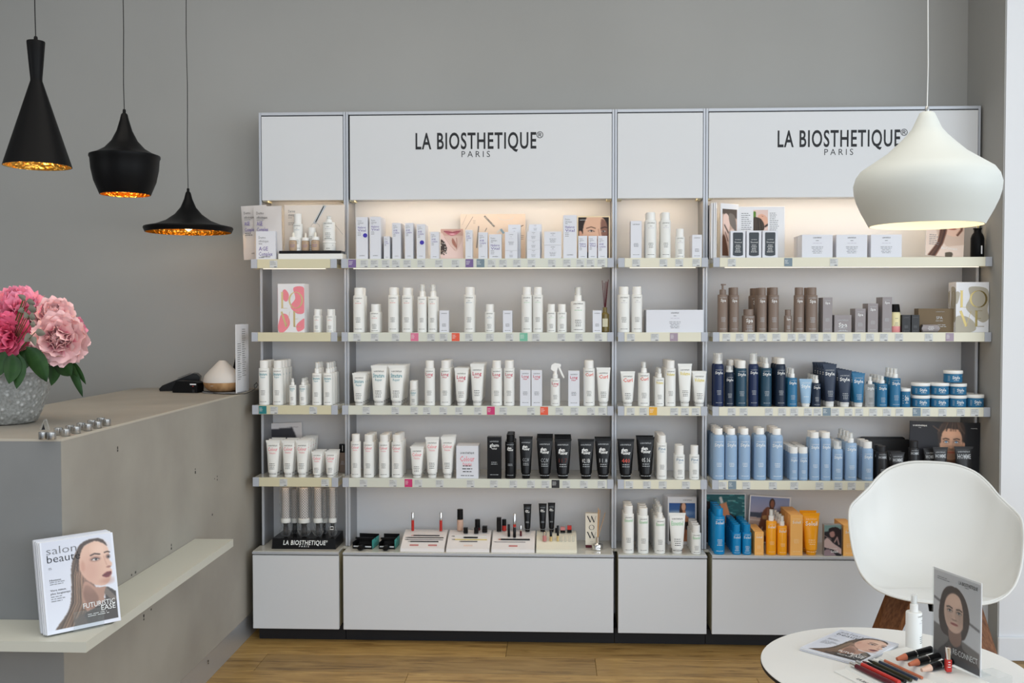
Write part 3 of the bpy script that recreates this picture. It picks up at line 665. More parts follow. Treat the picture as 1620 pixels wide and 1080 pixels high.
def mk_pouch(w, h, body, cap, spec):
    n = 10; V = []; Fc = []
    for j in range(9):
        z = h*j/8
        for s_ in (-1, 1):
            for i in range(n+1):
                x = -w/2+w*i/n; bulge = 0.011*math.sin(math.pi*i/n)**0.6*math.sin(math.pi*min(1, (8-j)/8*1.0+0.0))**0.5 if 0 < j < 8 else 0
                wr = 0.0012*math.sin(x*420+z*90)*(1 if 0 < j < 8 else 0)
                V.append((x*(1-0.02*math.sin(math.pi*j/8)), s_*(bulge+0.0008)+wr, z))
    row = 2*(n+1)
    for j in range(8):
        for k in (0, 1):
            for i in range(n):
                a = j*row+k*(n+1)+i; q = (a, a+1, a+row+1, a+row); Fc.append(q if k == 0 else q[::-1])
        for i in (0, n): a = j*row+i; c = a+n+1; Fc.append((a, a+row, c+row, c) if i == 0 else (a, c, c+row, a+row))
    t = 8*row
    for i in range(n): Fc.append((i, i+n+1, i+n+2, i+1)); Fc.append((t+i, t+i+1, t+i+n+2, t+i+n+1))
    b = MB().add(V, Fc, body, True)
    L_ = Lab(); L_.text('Dermo', -w*0.36, h*0.84, w*0.1, w*0.26, 'black', al='l', res=1).text('sthétique', -w*0.36, h*0.76, w*0.1, w*0.38, 'black', al='l', res=1)
    L_.greek(-w*0.36, h*0.74, w*0.25, w*.06, 1, 'grey', 2, 'l'); L_.text('AGE', -w*0.36, h*0.63, w*0.15, w*0.2, 'purple', al='l', res=1, off=.01).text('Complex', -w*0.36, h*0.52, w*0.14, w*0.4, 'purple', al='l', res=1, off=.01)
    L_.greek(-w*0.36, h*0.49, w*0.34, w*0.07, 2, 'black', 3, 'l'); L_.text('LA BIOSTHETIQUE', w*0.0, h*0.1, w*0.05, w*0.3, 'black', res=1, off=.01)
    return [('sachet', b.mesh('sachet')), ('lettering', L_.mesh(lambda x, z: (x, -0.0145, z)))]
def mk_air(w, h, body, cap, spec):
    r = w/2
    B_ = MB().lathe([(r*0.93, 0), (r, r*0.1), (r, h*0.66)], body, 16).mesh('body'); C_ = MB().lathe([(r*0.98, h*0.66+0.0004), (r*0.98, h*0.985), (r*0.9, h)], cap, 16).mesh('cap')
    return [('body', B_), ('cap', C_), ('lettering', lettering(spec, w, h*0.66, cyl_fn(r), h*0.66))]
def mk_dropper(w, h, body, cap, spec):
    r = w/2
    B_ = MB().lathe([(r*0.9, 0), (r, r*0.15), (r, h*0.52), (r*0.8, h*0.56)], body, 16).mesh('body')
    C_ = MB().lathe([(r*0.98, h*0.565), (r*0.98, h*0.74), (r*0.5, h*0.745)], cap, 16).mesh('collar')
    D_ = MB().lathe([(r*0.30, h*0.748), (r*0.32, h*0.9), (r*0.2, h)], PL['ivory'], 12).mesh('dropper_bulb')
    L_ = Lab().greek(0, h*0.46, w*0.6, h*0.05, 2, 'grey', 1).greek(0, h*0.32, w*0.6, h*0.09, 2, 'purple', 2)
    return [('body', B_), ('collar', C_), ('dropper_bulb', D_), ('lettering', L_.mesh(cyl_fn(r)))]
MK = dict(bottle=mk_bottle, small=mk_small, can=mk_can, spray=mk_spray, pump=mk_pump, tube=mk_tube, box=mk_box, jar=mk_jar, trigger=mk_trigger, pouch=mk_pouch, air=mk_air, dropper=mk_dropper)
CATN = dict(bottle=('shampoo_bottle', 'bottle'), small=('squat_bottle', 'bottle'), can=('spray_can', 'spray can'), spray=('pump_spray_bottle', 'bottle'), pump=('pump_bottle', 'bottle'), tube=('cosmetic_tube', 'tube'),
            box=('product_carton', 'box'), jar=('cream_jar', 'jar'), trigger=('trigger_spray_bottle', 'bottle'), pouch=('foil_sachet', 'sachet'), air=('dispenser_bottle', 'bottle'), dropper=('dropper_bottle', 'bottle'))
W, C = M_wp, M_wcap
ST = {  # style: body, cap, lettering(brand, word, word colour, rows), description
 'plain': (W, C, ('black', '', 'pale', 4), 'white'), 'redln': (W, C, ('black', '', 'red', 4), 'white red-lined'), 'greenln': (W, C, ('black', '', 'green', 4), 'white green-lined'), 'blueln': (W, C, ('black', '', 'bluegrey', 4), 'white blue-lined'),
 'struct': (W, C, ('black', 'Structure|Repair', 'teal', 4), 'white teal-lettered'), 'long': (W, C, ('black', 'Long|Hair', 'crimson', 4), 'white crimson-lettered'),
 'curl': (W, C, ('black', 'Curl', 'red', 4), 'white orange-red-lettered'), 'volume': (W, C, ('black', 'Volume', 'yellow', 4), 'white yellow-lettered'),
 'colour': (W, C, ('black', 'Colour|Protection', 'pink', 4), 'white pink-lettered'), 'fine': (W, C, ('black', 'Fine|Care', 'bluegrey', 4), 'white grey-lettered'), 'ess': (W, C, ('black', 'Essentiel', 'green', 4), 'white green-lettered'),
 'spa': (PL['spa'], PL['spa'], ('silver', 'Spa', 'white', 4), 'brown'), 'sty_n': (PL['navy'], C, ('silver', 'Style', 'white', 4), 'navy'), 'sty_k': (PL['navyblk'], C, ('silver', 'Style', 'white', 4), 'blue-black'),
 'sty_p': (PL['petrol'], C, ('silver', 'Style', 'white', 4), 'dark petrol'), 'sty_b': (PL['blue'], C, ('silver', 'Style', 'white', 4), 'mid-blue'), 'sty_s': (PL['slate'], C, ('silver', 'Style', 'white', 4), 'slate-blue'),
 'sty_l': (PL['paleblue'], C, ('white', 'Style', 'white', 1), 'pale blue'), 'sty_y': (PL['skyblue'], C, ('white', 'Style', 'white', 3), 'light blue'), 'sty_c': (M_clear, C, ('black', 'Style', 'white', 4), 'clear'),
 'glam': (M_blk, M_blk, ('silver', 'glam|+colour', 'white', 2), 'black'), 'homme': (PL['homme'], PL['homme'], ('silver', 'HOMME', 'silver', 2), 'charcoal'),
 'sol_o': (PL['orange'], PL['orange'], ('lightorange', 'Soleil', 'white', 3), 'orange'), 'sol_ow': (PL['orange'], C, ('lightorange', 'Soleil', 'white', 3), 'orange'), 'sol_t': (PL['turq'], PL['turq'], ('white', 'Soleil', 'white', 5), 'turquoise'),
 'sol_b': (PL['orangebox'], None, ('lightorange', 'Soleil', 'white', 3), 'pale orange'), 'spa_b': (PL['spabox'], None, ('silver', 'Spa', 'white', 3), 'grey-brown'),
 'bx': (M_box, None, ('black', '', 'pale', 3), 'white'), 'bxl': (M_box, None, ('black', 'Long|Hair', 'crimson', 3), 'white crimson-lettered'), 'bxc': (M_box, None, ('black', 'Colour|Protection', 'pink', 3), 'white pink-lettered'),
 'bx_h': (M_box, None, ('black', 'Hyaluron|Vital', 'purple', 2), 'white'), 'bx_a': (M_box, None, ('black', 'AGE|Complex', 'purple', 2), 'white'), 'bx_g': (M_blk, None, ('silver', 'glam|+colour', 'white', 2), 'black'),
 'drop': (PL['tanlabel'], C, ('grey', '', 'purple', 2), 'beige'), 'foil': (PL['foil'], None, ('grey', '', 'purple', 2), 'silver foil'), 'sach': (PL['homme'], None, ('grey', '', 'silver', 3), 'dark'),
}
_MC = {}
PROD = []     # (bay, row, desc, x, depth index, object)
def q3(v): return round(v*2000)/2000
def make(kind, style, wd, ht, **kw):
    wd = q3(wd); ht = q3(ht); k = (kind, style, wd, ht, tuple(sorted(kw.items())))
    if k not in _MC:
        b, c, sp, _ = ST[style]; _MC[k] = MK[kind](wd, ht, b, c or b, sp, **kw)
    return _MC[k], wd, ht
def place(kind, style, wd, ht, loc, rz=0, **kw):
    parts, wd, ht = make(kind, style, wd, ht, **kw); nm, cat = CATN[kind]
    o = thing(nm, None, cat, loc, rz)
    for n, me in parts: link(n, me, o)
    return o
NOUN = dict(bottle='bottle', small='squat bottle', can='spray can', spray='pump spray', pump='pump bottle', tube='tube', box='carton', jar='jar', trigger='trigger spray bottle', pouch='sachet', air='dispenser', dropper='dropper bottle')
ROWZ = ZS+[ZW]
def row(bay, r, items):
    z = ROWZ[r]+0.0003; sx0, sx1 = SHELFX[bay]; u0, u1 = BAYS[bay]['u']
    for it in items:
        kind, style, x0, x1, yt = it[:5]; n = it[5] if len(it) > 5 else 1; kw = dict(it[6]) if len(it) > 6 else {}
        y0 = kw.pop('y', None); rz = kw.pop('rz', 0); desc = kw.pop('desc', None); lift = kw.pop('z', 0.0); yback = kw.pop('back', None)
        wpx = x1-x0; wd = wpx/F*(YS+0.03); xm = (x0+x1)/2
        d = dict(box=kw.get('d', min(wd, 0.045))).get(kind, wd*0.71 if kind == 'tube' else 0.03 if kind == 'pouch' else wd)
        Yc = y0 if y0 else YS+0.009+d/2
        if bay in ('R', 'L3', 'L1', 'L2') and r == 4 and not y0: Yc = YS+0.014+d/2
        q = P(xm, 520, Yc); top = P(xm, yt, Yc); ht = top.z-z-lift
        pitch = d+0.0022
        wd = wpx/F*Yc
        for i in range(n):
            yy = Yc+i*pitch
            if yy+d/2 > YB-0.003: break
            x = q.x
            if yy+0.002 > YPF-d/2: x = min(max(x, u0+0.012+wd/2), u1-0.012-wd/2)
            o = place(kind, style, wd, ht, (x, yy, z+lift), rz, **kw)
            PROD.append((bay, r, (desc or ST[style][3]+' '+NOUN[kind]), x, i, o, lift))

# ---- top shelf
A = dict
row('L2', 0, [('box', 'bx_h', 565.5, 584, 344, 1, A(dec='demo', d=.04)), ('box', 'bx_h', 587, 604.5, 343.5, 3, A(dec='demo', d=.04)), ('box', 'bx_a', 608.5, 618, 374, 5, A(dec='demo', d=.025)),
    ('box', 'bx_a', 622, 635.5, 353, 4, A(dec='demo', d=.034)), ('box', 'bx_a', 642, 655, 353, 3, A(dec='demo', d=.034)), ('box', 'bx_a', 660.5, 674, 355, 3, A(dec='demo', d=.034)), ('box', 'bx_a', 682, 695.5, 367, 1, A(dec='demo', d=.034)),
    ('box', 'bx_a', 737, 748, 364, 2, A(dec='demo', d=.028)), ('box', 'bx_a', 757.5, 772, 368, 1, A(dec='demo', d=.036)), ('box', 'bx_h', 774.5, 794, 371, 1, A(dec='demo', d=.045)),
    ('box', 'bx_h', 891, 912, 341, 1, A(dec='demo', d=.05)), ('box', 'bx_h', 914.5, 928.5, 373.5, 1, A(dec='demo', d=.035)), ('box', 'bx_h', 930.5, 944, 373.5, 1, A(dec='demo', d=.035)), ('box', 'bx_a', 945.5, 960, 373.5, 1, A(dec='demo', d=.035))])
for px_, py_ in ((577.8, 372.3), (667.5, 383.5)):
    best = min((t for t in PROD if t[0] == 'L2' and t[1] == 0 and t[4] == 0), key=lambda t: abs(t[3]-P(px_, py_, YS+.03).x)); o_ = best[5]; q_ = P(px_, py_, YS+.0085)
    link('round_sticker', Lab().disc(0, 0, .0105, 'white', 20).mesh(front(0), 'round_sticker'), o_, (q_.x-o_.location.x, YS+.0075-o_.location.y, q_.z-o_.location.z))
    so_ = link('sticker_print', Lab().disc(0, 0, .0094, 'violet', 20).mesh(front(.0004), 'sticker_print'), o_, (q_.x-o_.location.x, YS+.0070-o_.location.y, q_.z-o_.location.z)); so_['label'] = 'blue-violet round sticker'
def stack(bay, r, x0, x1, ys, desc, style='bx', d=.05, y=None):
    """cartons stacked on each other: ys = top pixel of each, bottom first"""
    z = ROWZ[r]+0.0003; zz = z
    for yt in ys:
        Yc = y or YS+0.009+d/2; t = P((x0+x1)/2, yt, Yc).z
        row(bay, r, [('box', style, x0, x1, yt, 1, A(dec='wide', d=d, desc=desc, z=zz-z, y=Yc))]); zz = t+0.0006
stack('L2', 0, 799.5, 819, (397, 367.5), 'small white carton'); stack('L2', 0, 804.5, 824, (397, 356), 'small white carton', y=YS+0.009+0.078)
stack('L2', 0, 834, 854.5, (395, 381, 366.5), 'flat white carton'); stack('L2', 0, 837, 857, (395, 381, 367.5, 355.5), 'flat white carton', y=YS+0.009+0.078)
stack('L2', 0, 861, 888, (388.5, 367), 'broad white carton', d=.055)
row('L3', 0, [('box', 'bx', 997, 1014, 350, 2, A(d=.035)), ('bottle', 'plain', 1020, 1037.5, 336, 2), ('bottle', 'plain', 1044, 1060.5, 336, 2), ('small', 'plain', 1067.5, 1082.5, 362, 1), ('box', 'bx', 1093.5, 1108.5, 372, 2, A(d=.045))])
row('R', 0, [('box', 'bx', 1265, 1312, 372, 2, A(dec='wide', d=.07, desc='broad white carton')), ('box', 'bx', 1319, 1366, 372, 1, A(dec='wide', d=.07, desc='broad white carton')), ('box', 'bx', 1373, 1420, 372, 1, A(dec='wide', d=.07, desc='broad white carton'))])
# ---- second shelf
row('L1', 1, [('small', 'redln', 496, 508, 489, 2), ('small', 'redln', 516.5, 529, 489, 2)])
row('L2', 1, [('bottle', 'redln', 559, 577.5, 455, 2), ('small', 'redln', 585.5, 602, 481, 2), ('bottle', 'redln', 614, 631, 454.5, 2), ('bottle', 'redln', 636, 653, 455, 2), ('spray', 'redln', 660.5, 675.5, 450, 2), ('spray', 'redln', 677, 692.5, 450, 2),
    ('box', 'bx', 696, 710.5, 491, 1, A(d=.035)), ('bottle', 'blueln', 734, 751.5, 454, 2), ('small', 'blueln', 767, 782.5, 481, 2), ('box', 'bx', 796, 810.5, 491, 2, A(d=.035)), ('bottle', 'greenln', 825, 842, 454, 2), ('bottle', 'greenln', 843, 859, 454, 2),
    ('small', 'greenln', 865, 879.5, 481, 2), ('small', 'greenln', 881.5, 896.5, 481, 2), ('spray', 'greenln', 903, 926, 454, 2, A(topk=.31)), ('box', 'bx', 937.5, 951.5, 491, 1, A(d=.035))])
row('L3', 1, [('bottle', 'plain', 977.5, 996, 453.5, 2), ('bottle', 'plain', 999, 1016, 453.5, 1), ('box', 'bx', 1021, 1109, 490, 1, A(dec='wide', d=.12, desc='long white carton'))])
row('R', 1, [('pump', 'spa', 1135, 1151, 449, 1), ('bottle', 'spa', 1153.5, 1168.5, 454.5, 2), ('bottle', 'spa', 1184, 1206, 456, 1, A(y=YS+.150)), ('small', 'spa', 1174, 1194, 489, 1), ('bottle', 'spa', 1197, 1212.5, 455, 2), ('bottle', 'spa', 1215, 1231.5, 454.5, 2),
    ('small', 'spa', 1240.5, 1252, 489.5, 1), ('bottle', 'spa', 1255.5, 1271.5, 454.5, 1), ('bottle', 'spa', 1274.5, 1292.5, 454.5, 2), ('box', 'spa_b', 1300, 1314.5, 470.5, 2, A(d=.036)), ('box', 'spa_b', 1318, 1344, 498, 1, A(d=.045)),
    ('box', 'spa_b', 1351, 1367, 488, 2, A(d=.036)), ('box', 'spa_b', 1371, 1386.5, 480, 2, A(d=.036)), ('box', 'spa_b', 1393.5, 1408, 470, 2, A(d=.04)),
    ('box', 'sach', 1426.5, 1439.5, 498, 4, A(d=.012, desc='small dark carton')), ('box', 'sach', 1441.5, 1453.5, 498, 4, A(d=.012, desc='small dark carton'))])
# ---- third shelf
row('L1', 2, [('bottle', 'struct', 409, 426, 570, 3), ('bottle', 'struct', 431, 448, 570, 4), ('spray', 'struct', 457, 468, 598, 1), ('spray', 'struct', 473, 484.5, 598, 3), ('spray', 'struct', 493.5, 508.5, 573, 3), ('spray', 'struct', 511, 526.5, 573, 4)])
row('L2', 2, [('tube', 'struct', 556.5, 579, 590, 4), ('tube', 'struct', 586, 612.5, 578, 4), ('tube', 'struct', 614, 640.5, 578, 5), ('air', 'struct', 648, 660, 602, 2), ('bottle', 'long', 671.5, 688, 570, 1), ('bottle', 'long', 696, 713, 570, 4),
    ('tube', 'long', 718.5, 741, 582, 4), ('tube', 'long', 743.5, 766, 575.5, 5), ('bottle', 'long', 777, 794.5, 570, 1), ('bottle', 'long', 797, 814, 570, 2), ('box', 'bxl', 823, 839.5, 585, 1), ('box', 'bxl', 841, 857.5, 585, 1),
    ('trigger', 'long', 871, 886, 574, 1), ('box', 'bxl', 899, 916.5, 586, 1), ('bottle', 'curl', 923, 941, 570, 2), ('tube', 'curl', 943.5, 966, 581, 1)])
row('L3', 2, [('tube', 'curl', 981.5, 1005, 587, 1), ('spray', 'curl', 1009.5, 1028, 572, 1), ('spray', 'volume', 1036, 1051, 582, 3), ('bottle', 'volume', 1052.5, 1069, 570, 4), ('tube', 'volume', 1072.5, 1095, 575, 1), ('tube', 'volume', 1095.5, 1118, 587, 2)])
row('R', 2, [('can', 'sty_n', 1129, 1145, 558.5, 2, A(clear=True, capk=.2, capw=.75)), ('can', 'sty_k', 1147, 1161.5, 578, 1, A(clear=True, capk=.16, capw=.75)), ('can', 'sty_k', 1150, 1163, 569, 2, A(y=YS+.085)), ('bottle', 'sty_p', 1164.5, 1181.5, 570, 4), ('can', 'sty_n', 1184.5, 1200, 558.5, 1, A(clear=True, capk=.2, capw=.75)),
    ('spray', 'sty_p', 1204, 1221, 565.5, 4, A(topk=.21)), ('can', 'sty_k', 1227, 1243, 566, 3, A(capw=.8)), ('spray', 'sty_b', 1246, 1261.5, 582, 3), ('tube', 'sty_l', 1265, 1285.5, 599, 1), ('spray', 'sty_k', 1285, 1299, 593, 4), ('tube', 'sty_s', 1302.5, 1324, 575.5, 7),
    ('tube', 'sty_s', 1325.5, 1348, 585.5, 5), ('tube', 'sty_b', 1348.5, 1369, 590, 4), ('spray', 'sty_c', 1370, 1384, 595, 1), ('spray', 'sty_b', 1388, 1404, 594, 4), ('spray', 'sty_b', 1408.5, 1425, 582.5, 3), ('jar', 'sty_b', 1426, 1441, 614, 2, A(lidk=.16))])
for (x0, x1, yt, lvl) in ((1443, 1471.5, 624.5, 0), (1473, 1501.5, 624.5, 0), (1502.5, 1529.5, 624.5, 0), (1530, 1557, 623.5, 0), (1443, 1471.5, 605, 1), (1473, 1501.5, 605, 1), (1502.5, 1529.5, 606, 1), (1494, 1523, 585.5, 2)):
    Yc = YS+0.009+0.038; zz = 0 if lvl == 0 else P(1480, 624, Yc).z-ROWZ[2]+0.001 if lvl == 1 else P(1480, 604.8, Yc).z-ROWZ[2]+0.001
    row('R', 2, [('jar', 'sty_b', x0, x1, yt, 2 if lvl == 0 else 1, A(z=zz))])
# ---- fourth shelf
row('L1', 3, [('tube', 'colour', 419, 442, 696, 3), ('tube', 'colour', 444, 465.5, 696, 3), ('tube', 'colour', 466, 487.5, 696, 6), ('tube', 'colour', 491, 509.5, 714, 3), ('tube', 'colour', 512.5, 531, 714, 3)])
row('L2', 3, [('bottle', 'colour', 554, 570, 686, 1), ('bottle', 'colour', 574, 591, 687, 3), ('bottle', 'colour', 598.5, 615.5, 687, 3), ('bottle', 'colour', 618.5, 636, 687, 3), ('tube', 'colour', 648, 670, 706, 4), ('tube', 'colour', 672, 694.5, 691, 1), ('tube', 'colour', 696.5, 718.5, 691, 3),
    ('box', 'bxc', 722, 757, 704, 2, A(d=.05)), ('box', 'bx_g', 771, 793, 690, 1, A(d=.045)), ('bottle', 'glam', 799, 815.5, 686.5, 3, A(capk=.16, capw=.72)), ('tube', 'glam', 821, 843, 690, 1, A(code=('CC.IV', 'silver'))), ('tube', 'glam', 848.5, 875, 693, 4, A(code=('CC.IV', 'silver'))), ('tube', 'glam', 877, 904.5, 694, 4, A(code=('11.7', 'brown'))), ('tube', 'glam', 914, 940.5, 694, 1, A(code=('02.1B', 'white'))), ('tube', 'glam', 941.5, 968, 693, 2, A(code=('11.8', 'silver')))])
row('L3', 3, [('tube', 'glam', 976.5, 1004, 694, 1, A(code=('440', 'red'))), ('tube', 'glam', 1008, 1036, 691, 2, A(code=('05.16', 'white'))), ('bottle', 'fine', 1039.5, 1055.5, 688, 4), ('small', 'fine', 1068, 1084, 704, 2), ('small', 'fine', 1091.5, 1107, 704, 1)])
row('R', 3, [('can', 'sty_y', 1128, 1147, 677, 4), ('can', 'sty_y', 1148, 1167, 677, 3), ('can', 'sty_y', 1169, 1188, 677, 2), ('can', 'sty_y', 1193.5, 1213, 676.5, 2), ('can', 'sty_y', 1219.5, 1239.5, 677, 3), ('can', 'sty_y', 1250, 1263.5, 706.5, 5, A(capk=.19, capw=.95)), ('can', 'sty_y', 1264.5, 1279, 706.5, 5, A(capk=.19, capw=.95)),
    ('can', 'sty_y', 1281.5, 1298, 683, 2, A(capw=.8)), ('can', 'sty_y', 1299.5, 1315.5, 683, 2, A(capw=.8)), ('can', 'sty_y', 1318, 1334.5, 697, 4, A(clear=True, capk=.2, capw=.75)), ('spray', 'sty_y', 1338.5, 1356.5, 684, 5, A(topk=.21)), ('can', 'sty_y', 1365.5, 1382.5, 698, 3, A(capw=.8, capk=.17)),
    ('bottle', 'homme', 1388.5, 1404.5, 705, 2), ('tube', 'homme', 1411, 1433, 715, 2), ('bottle', 'homme', 1439.5, 1455.5, 697, 1, A(y=YS+.05)), ('tube', 'homme', 1463, 1486, 709, 1, A(y=YS+.064)), ('tube', 'homme', 1478, 1501.5, 707, 1), ('tube', 'homme', 1512, 1541.5, 706, 1)])
# ---- worktop
row('L3', 4, [('bottle', 'ess', 986.5, 1003.5, 799, 3), ('bottle', 'ess', 1010, 1027, 802.5, 3), ('spray', 'ess', 1036.5, 1053.5, 800, 5), ('tube', 'ess', 1059, 1086, 811, 1), ('small', 'ess', 1095, 1110.5, 830, 4)])
row('R', 4, [('bottle', 'sol_t', 1130.5, 1148, 803.5, 4, A(capw=.68)), ('small', 'sol_t', 1160, 1174, 829, 6), ('small', 'sol_t', 1176, 1190.5, 829, 6), ('box', 'sol_b', 1195, 1209, 840, 5, A(d=.03)), ('spray', 'sol_ow', 1214, 1230, 805.5, 1), ('spray', 'sol_ow', 1231.5, 1247, 815.5, 4),
    ('box', 'sol_b', 1251, 1270, 813, 4, A(d=.045)), ('tube', 'sol_o', 1272, 1299, 811, 2), ('box', 'sol_b', 1335, 1353, 829, 3, A(d=.045)), ('box', 'sol_b', 1358, 1376, 829, 2, A(d=.045))])

# =================================================================== PRINTED PICTURES
def sc(pts, a): return [(u*a, v) for u, v in pts]
def cover_pic(wpx=112, hpx=146):
    a = 0.77; p = Paint(wpx, hpx, a, (214, 219, 232)); p.grad((205, 210, 224), (225, 229, 240), 60)
    S = lambda *q: sc(q, a)
    p.blob(S((.56, .08), (.44, .20), (.385, .34), (.36, .60), (.30, .78), (.12, .95), (.10, 1.02), (.9, 1.02), (.70, .60), (.62, .35)), (96, 78, 66))          # long hair
    p.strands(S((.50, .14), (.40, .40), (.37, .70), (.16, .98)), S((.60, .20), (.56, .50), (.55, .75), (.40, 1.0)), 26, (62, 48, 40), (176, 140, 108), .006, 3, .6)
    p.blob(S((.55, .50), (.70, .58), (.84, .60), (.80, .72), (.92, .80), (.60, .86), (.50, .70)), (168, 130, 112))                                             # neck
    p.blob(S((.56, .54), (.66, .60), (.72, .72), (.60, .80), (.52, .66)), (120, 88, 74), 3, .7)
    f_ = S((.60, .10), (.745, .065), (.88, .12), (.925, .22), (.915, .29), (.955, .355), (.925, .39), (.945, .43), (.93, .475), (.895, .535), (.82, .575), (.70, .555), (.57, .47), (.505, .37), (.50, .25), (.54, .15))
    p.blob(f_, (216, 178, 158), 1); p.ell(.64*a, .40, .13*a, .16, (196, 150, 134), 1.2, 0, .6); p.ell(.80*a, .16, .10*a, .07, (232, 200, 182), 1.4, 0, .7)
    p.ell(.86*a, .53, .09*a, .035, (176, 128, 112), 1.2, 0, .6); p.ell(.545*a, .33, .03*a, .06, (190, 140, 122), .8, 0, .6)
    p.blob(S((.60, .10), (.54, .16), (.50, .26), (.47, .40), (.46, .30), (.49, .14), (.58, .06), (.745, .035), (.86, .07), (.91, .15), (.86, .11), (.745, .068)), (72, 56, 48), 1)   # parted hair over the brow
    p.line(S((.665, .222), (.72, .208), (.79, .222)), .016, (66, 48, 42), .7); p.line(S((.86, .212), (.90, .205), (.93, .215)), .014, (66, 48, 42), .7)
    p.ell(.725*a, .268, .065*a, .026, (120, 84, 76), .9, 0, .8); p.ell(.725*a, .272, .045*a, .013, (226, 218, 214), .5); p.ell(.735*a, .272, .018*a, .013, (44, 40, 42), .4); p.line(S((.67, .272), (.72, .256), (.78, .272)), .008, (30, 24, 24), .6)
    p.ell(.905*a, .262, .03*a, .024, (110, 78, 72), .9, 0, .8); p.ell(.91*a, .266, .016*a, .012, (40, 36, 38), .5)
    p.line(S((.845, .25), (.86, .31), (.875, .35)), .012, (188, 140, 122), 1, .6); p.ell(.90*a, .378, .032*a, .012, (140, 92, 82), .8, 0, .8)
    p.blob(S((.80, .465), (.85, .438), (.895, .428), (.935, .44), (.92, .475), (.87, .495), (.82, .482)), (112, 42, 48), 1); p.line(S((.80, .463), (.87, .458), (.93, .448)), .006, (70, 22, 28), .7)
    p.blob(S((.84, .60), (.96, .66), (1.02, .68), (1.02, 1.02), (.35, 1.02), (.50, .86), (.66, .80), (.80, .74)), (62, 54, 50), 1)                           # coat
    p.poly(S((.84, .60), (.80, .66), (.93, .78), (.98, .74)), (110, 100, 92), 1); p.poly(S((.56, .98), (.40, 1.0), (.36, .90), (.50, .84)), (86, 72, 64), 2)
    p.mix(((p.Y > .965) | (p.X > .965*a) | (p.X < .02*a))*1.0, (222, 226, 238))
    return p
def cover_text(W_, H_):
    L_ = Lab(); X = lambda u: (u-.5)*W_; Z = lambda v: (1-v)*H_
    L_.text('salon', X(.08), Z(.145), H_*.085, W_*.40, 'grey', al='l', off=-0.012).text('beauté', X(.08), Z(.235), H_*.085, W_*.44, 'black', al='l', off=-0.008)
    L_.text('05', X(.09), Z(.31), H_*.025, None, 'grey', al='l', off=-0.01)
    L_.text('Homme', X(.09), Z(.435), H_*.022, W_*.15, 'black', al='l').greek(X(.09), Z(.445), W_*.2, H_*.022, 2, 'grey', 2, 'l')
    L_.text('Vivre mieux,', X(.09), Z(.545), H_*.022, W_*.21, 'black', al='l').text('plus longtemps', X(.09), Z(.58), H_*.022, W_*.26, 'black', al='l').greek(X(.09), Z(.60), W_*.22, H_*.024, 3, 'grey', 3, 'l')
    L_.text('FUTURISTIC', X(.94), Z(.79), H_*.055, W_*.44, 'white', al='r', off=0.004).text('EASE', X(.94), Z(.845), H_*.055, W_*.2, 'white', al='r', off=0.004).greek(X(.55), Z(.86), W_*.4, H_*.02, 2, 'white', 4, 'l')
    return L_
def face(p, cx, cy, s, skin, hair=None, lip=(170, 90, 90), ir=(70, 90, 110), stub=False, dy=0, shade=0.0, brow=(60, 45, 38), side=0):
    """frontal face, s = face height"""
    w_ = s*.36; sk = np.array(skin, float)
    p.ell(cx, cy, w_, s*.5, sk, .08); p.ell(cx, cy+s*.2, w_*.86, s*.31, sk, .1)
    p.ell(cx-w_*.55, cy+s*.1, w_*.4, s*.2, sk*.86, 1.3, 0, .6); p.ell(cx+w_*.55, cy+s*.1, w_*.4, s*.22, sk*.8, 1.3, 0, .7)
    p.ell(cx, cy-s*.28, w_*.6, s*.13, np.minimum(sk*1.1, 255), 1.3, 0, .6)
    if stub: p.ell(cx, cy+s*.33, w_*.8, s*.2, sk*.62, .8, 0, .7)
    for q in (-1, 1):
        ex = cx+q*w_*.44; ey = cy-s*.03
        p.ell(ex, ey, w_*.27, s*.05, sk*.66, .9, 0, .8); p.ell(ex, ey+s*.004, w_*.19, s*.026, (225, 218, 212), .5); p.ell(ex, ey, w_*.085, s*.03, ir, .5)
        p.line([(ex-w_*.22, ey), (ex, ey-s*.03), (ex+w_*.22, ey)], s*.016, (35, 28, 26), .7); p.line([(ex-q*w_*.24, ey-s*.075), (ex+q*w_*.05, ey-s*.10), (ex+q*w_*.28, ey-s*.075)], s*.032, brow, .7)
    p.line([(cx+w_*.12, cy-s*.05), (cx+w_*.13, cy+s*.1), (cx+w_*.16, cy+s*.16)], s*.03, sk*.82, 1, .7)
    p.ell(cx, cy+s*.18, w_*.24, s*.022, sk*.55, .9, 0, .8); p.ell(cx, cy+s*.15, w_*.12, s*.03, np.minimum(sk*1.1, 255), 1, 0, .5)
    p.ell(cx, cy+s*.29, w_*.36, s*.034, lip, .4); p.line([(cx-w_*.36, cy+s*.288), (cx+w_*.36, cy+s*.288)], s*.01, np.array(lip)*.5, .7)
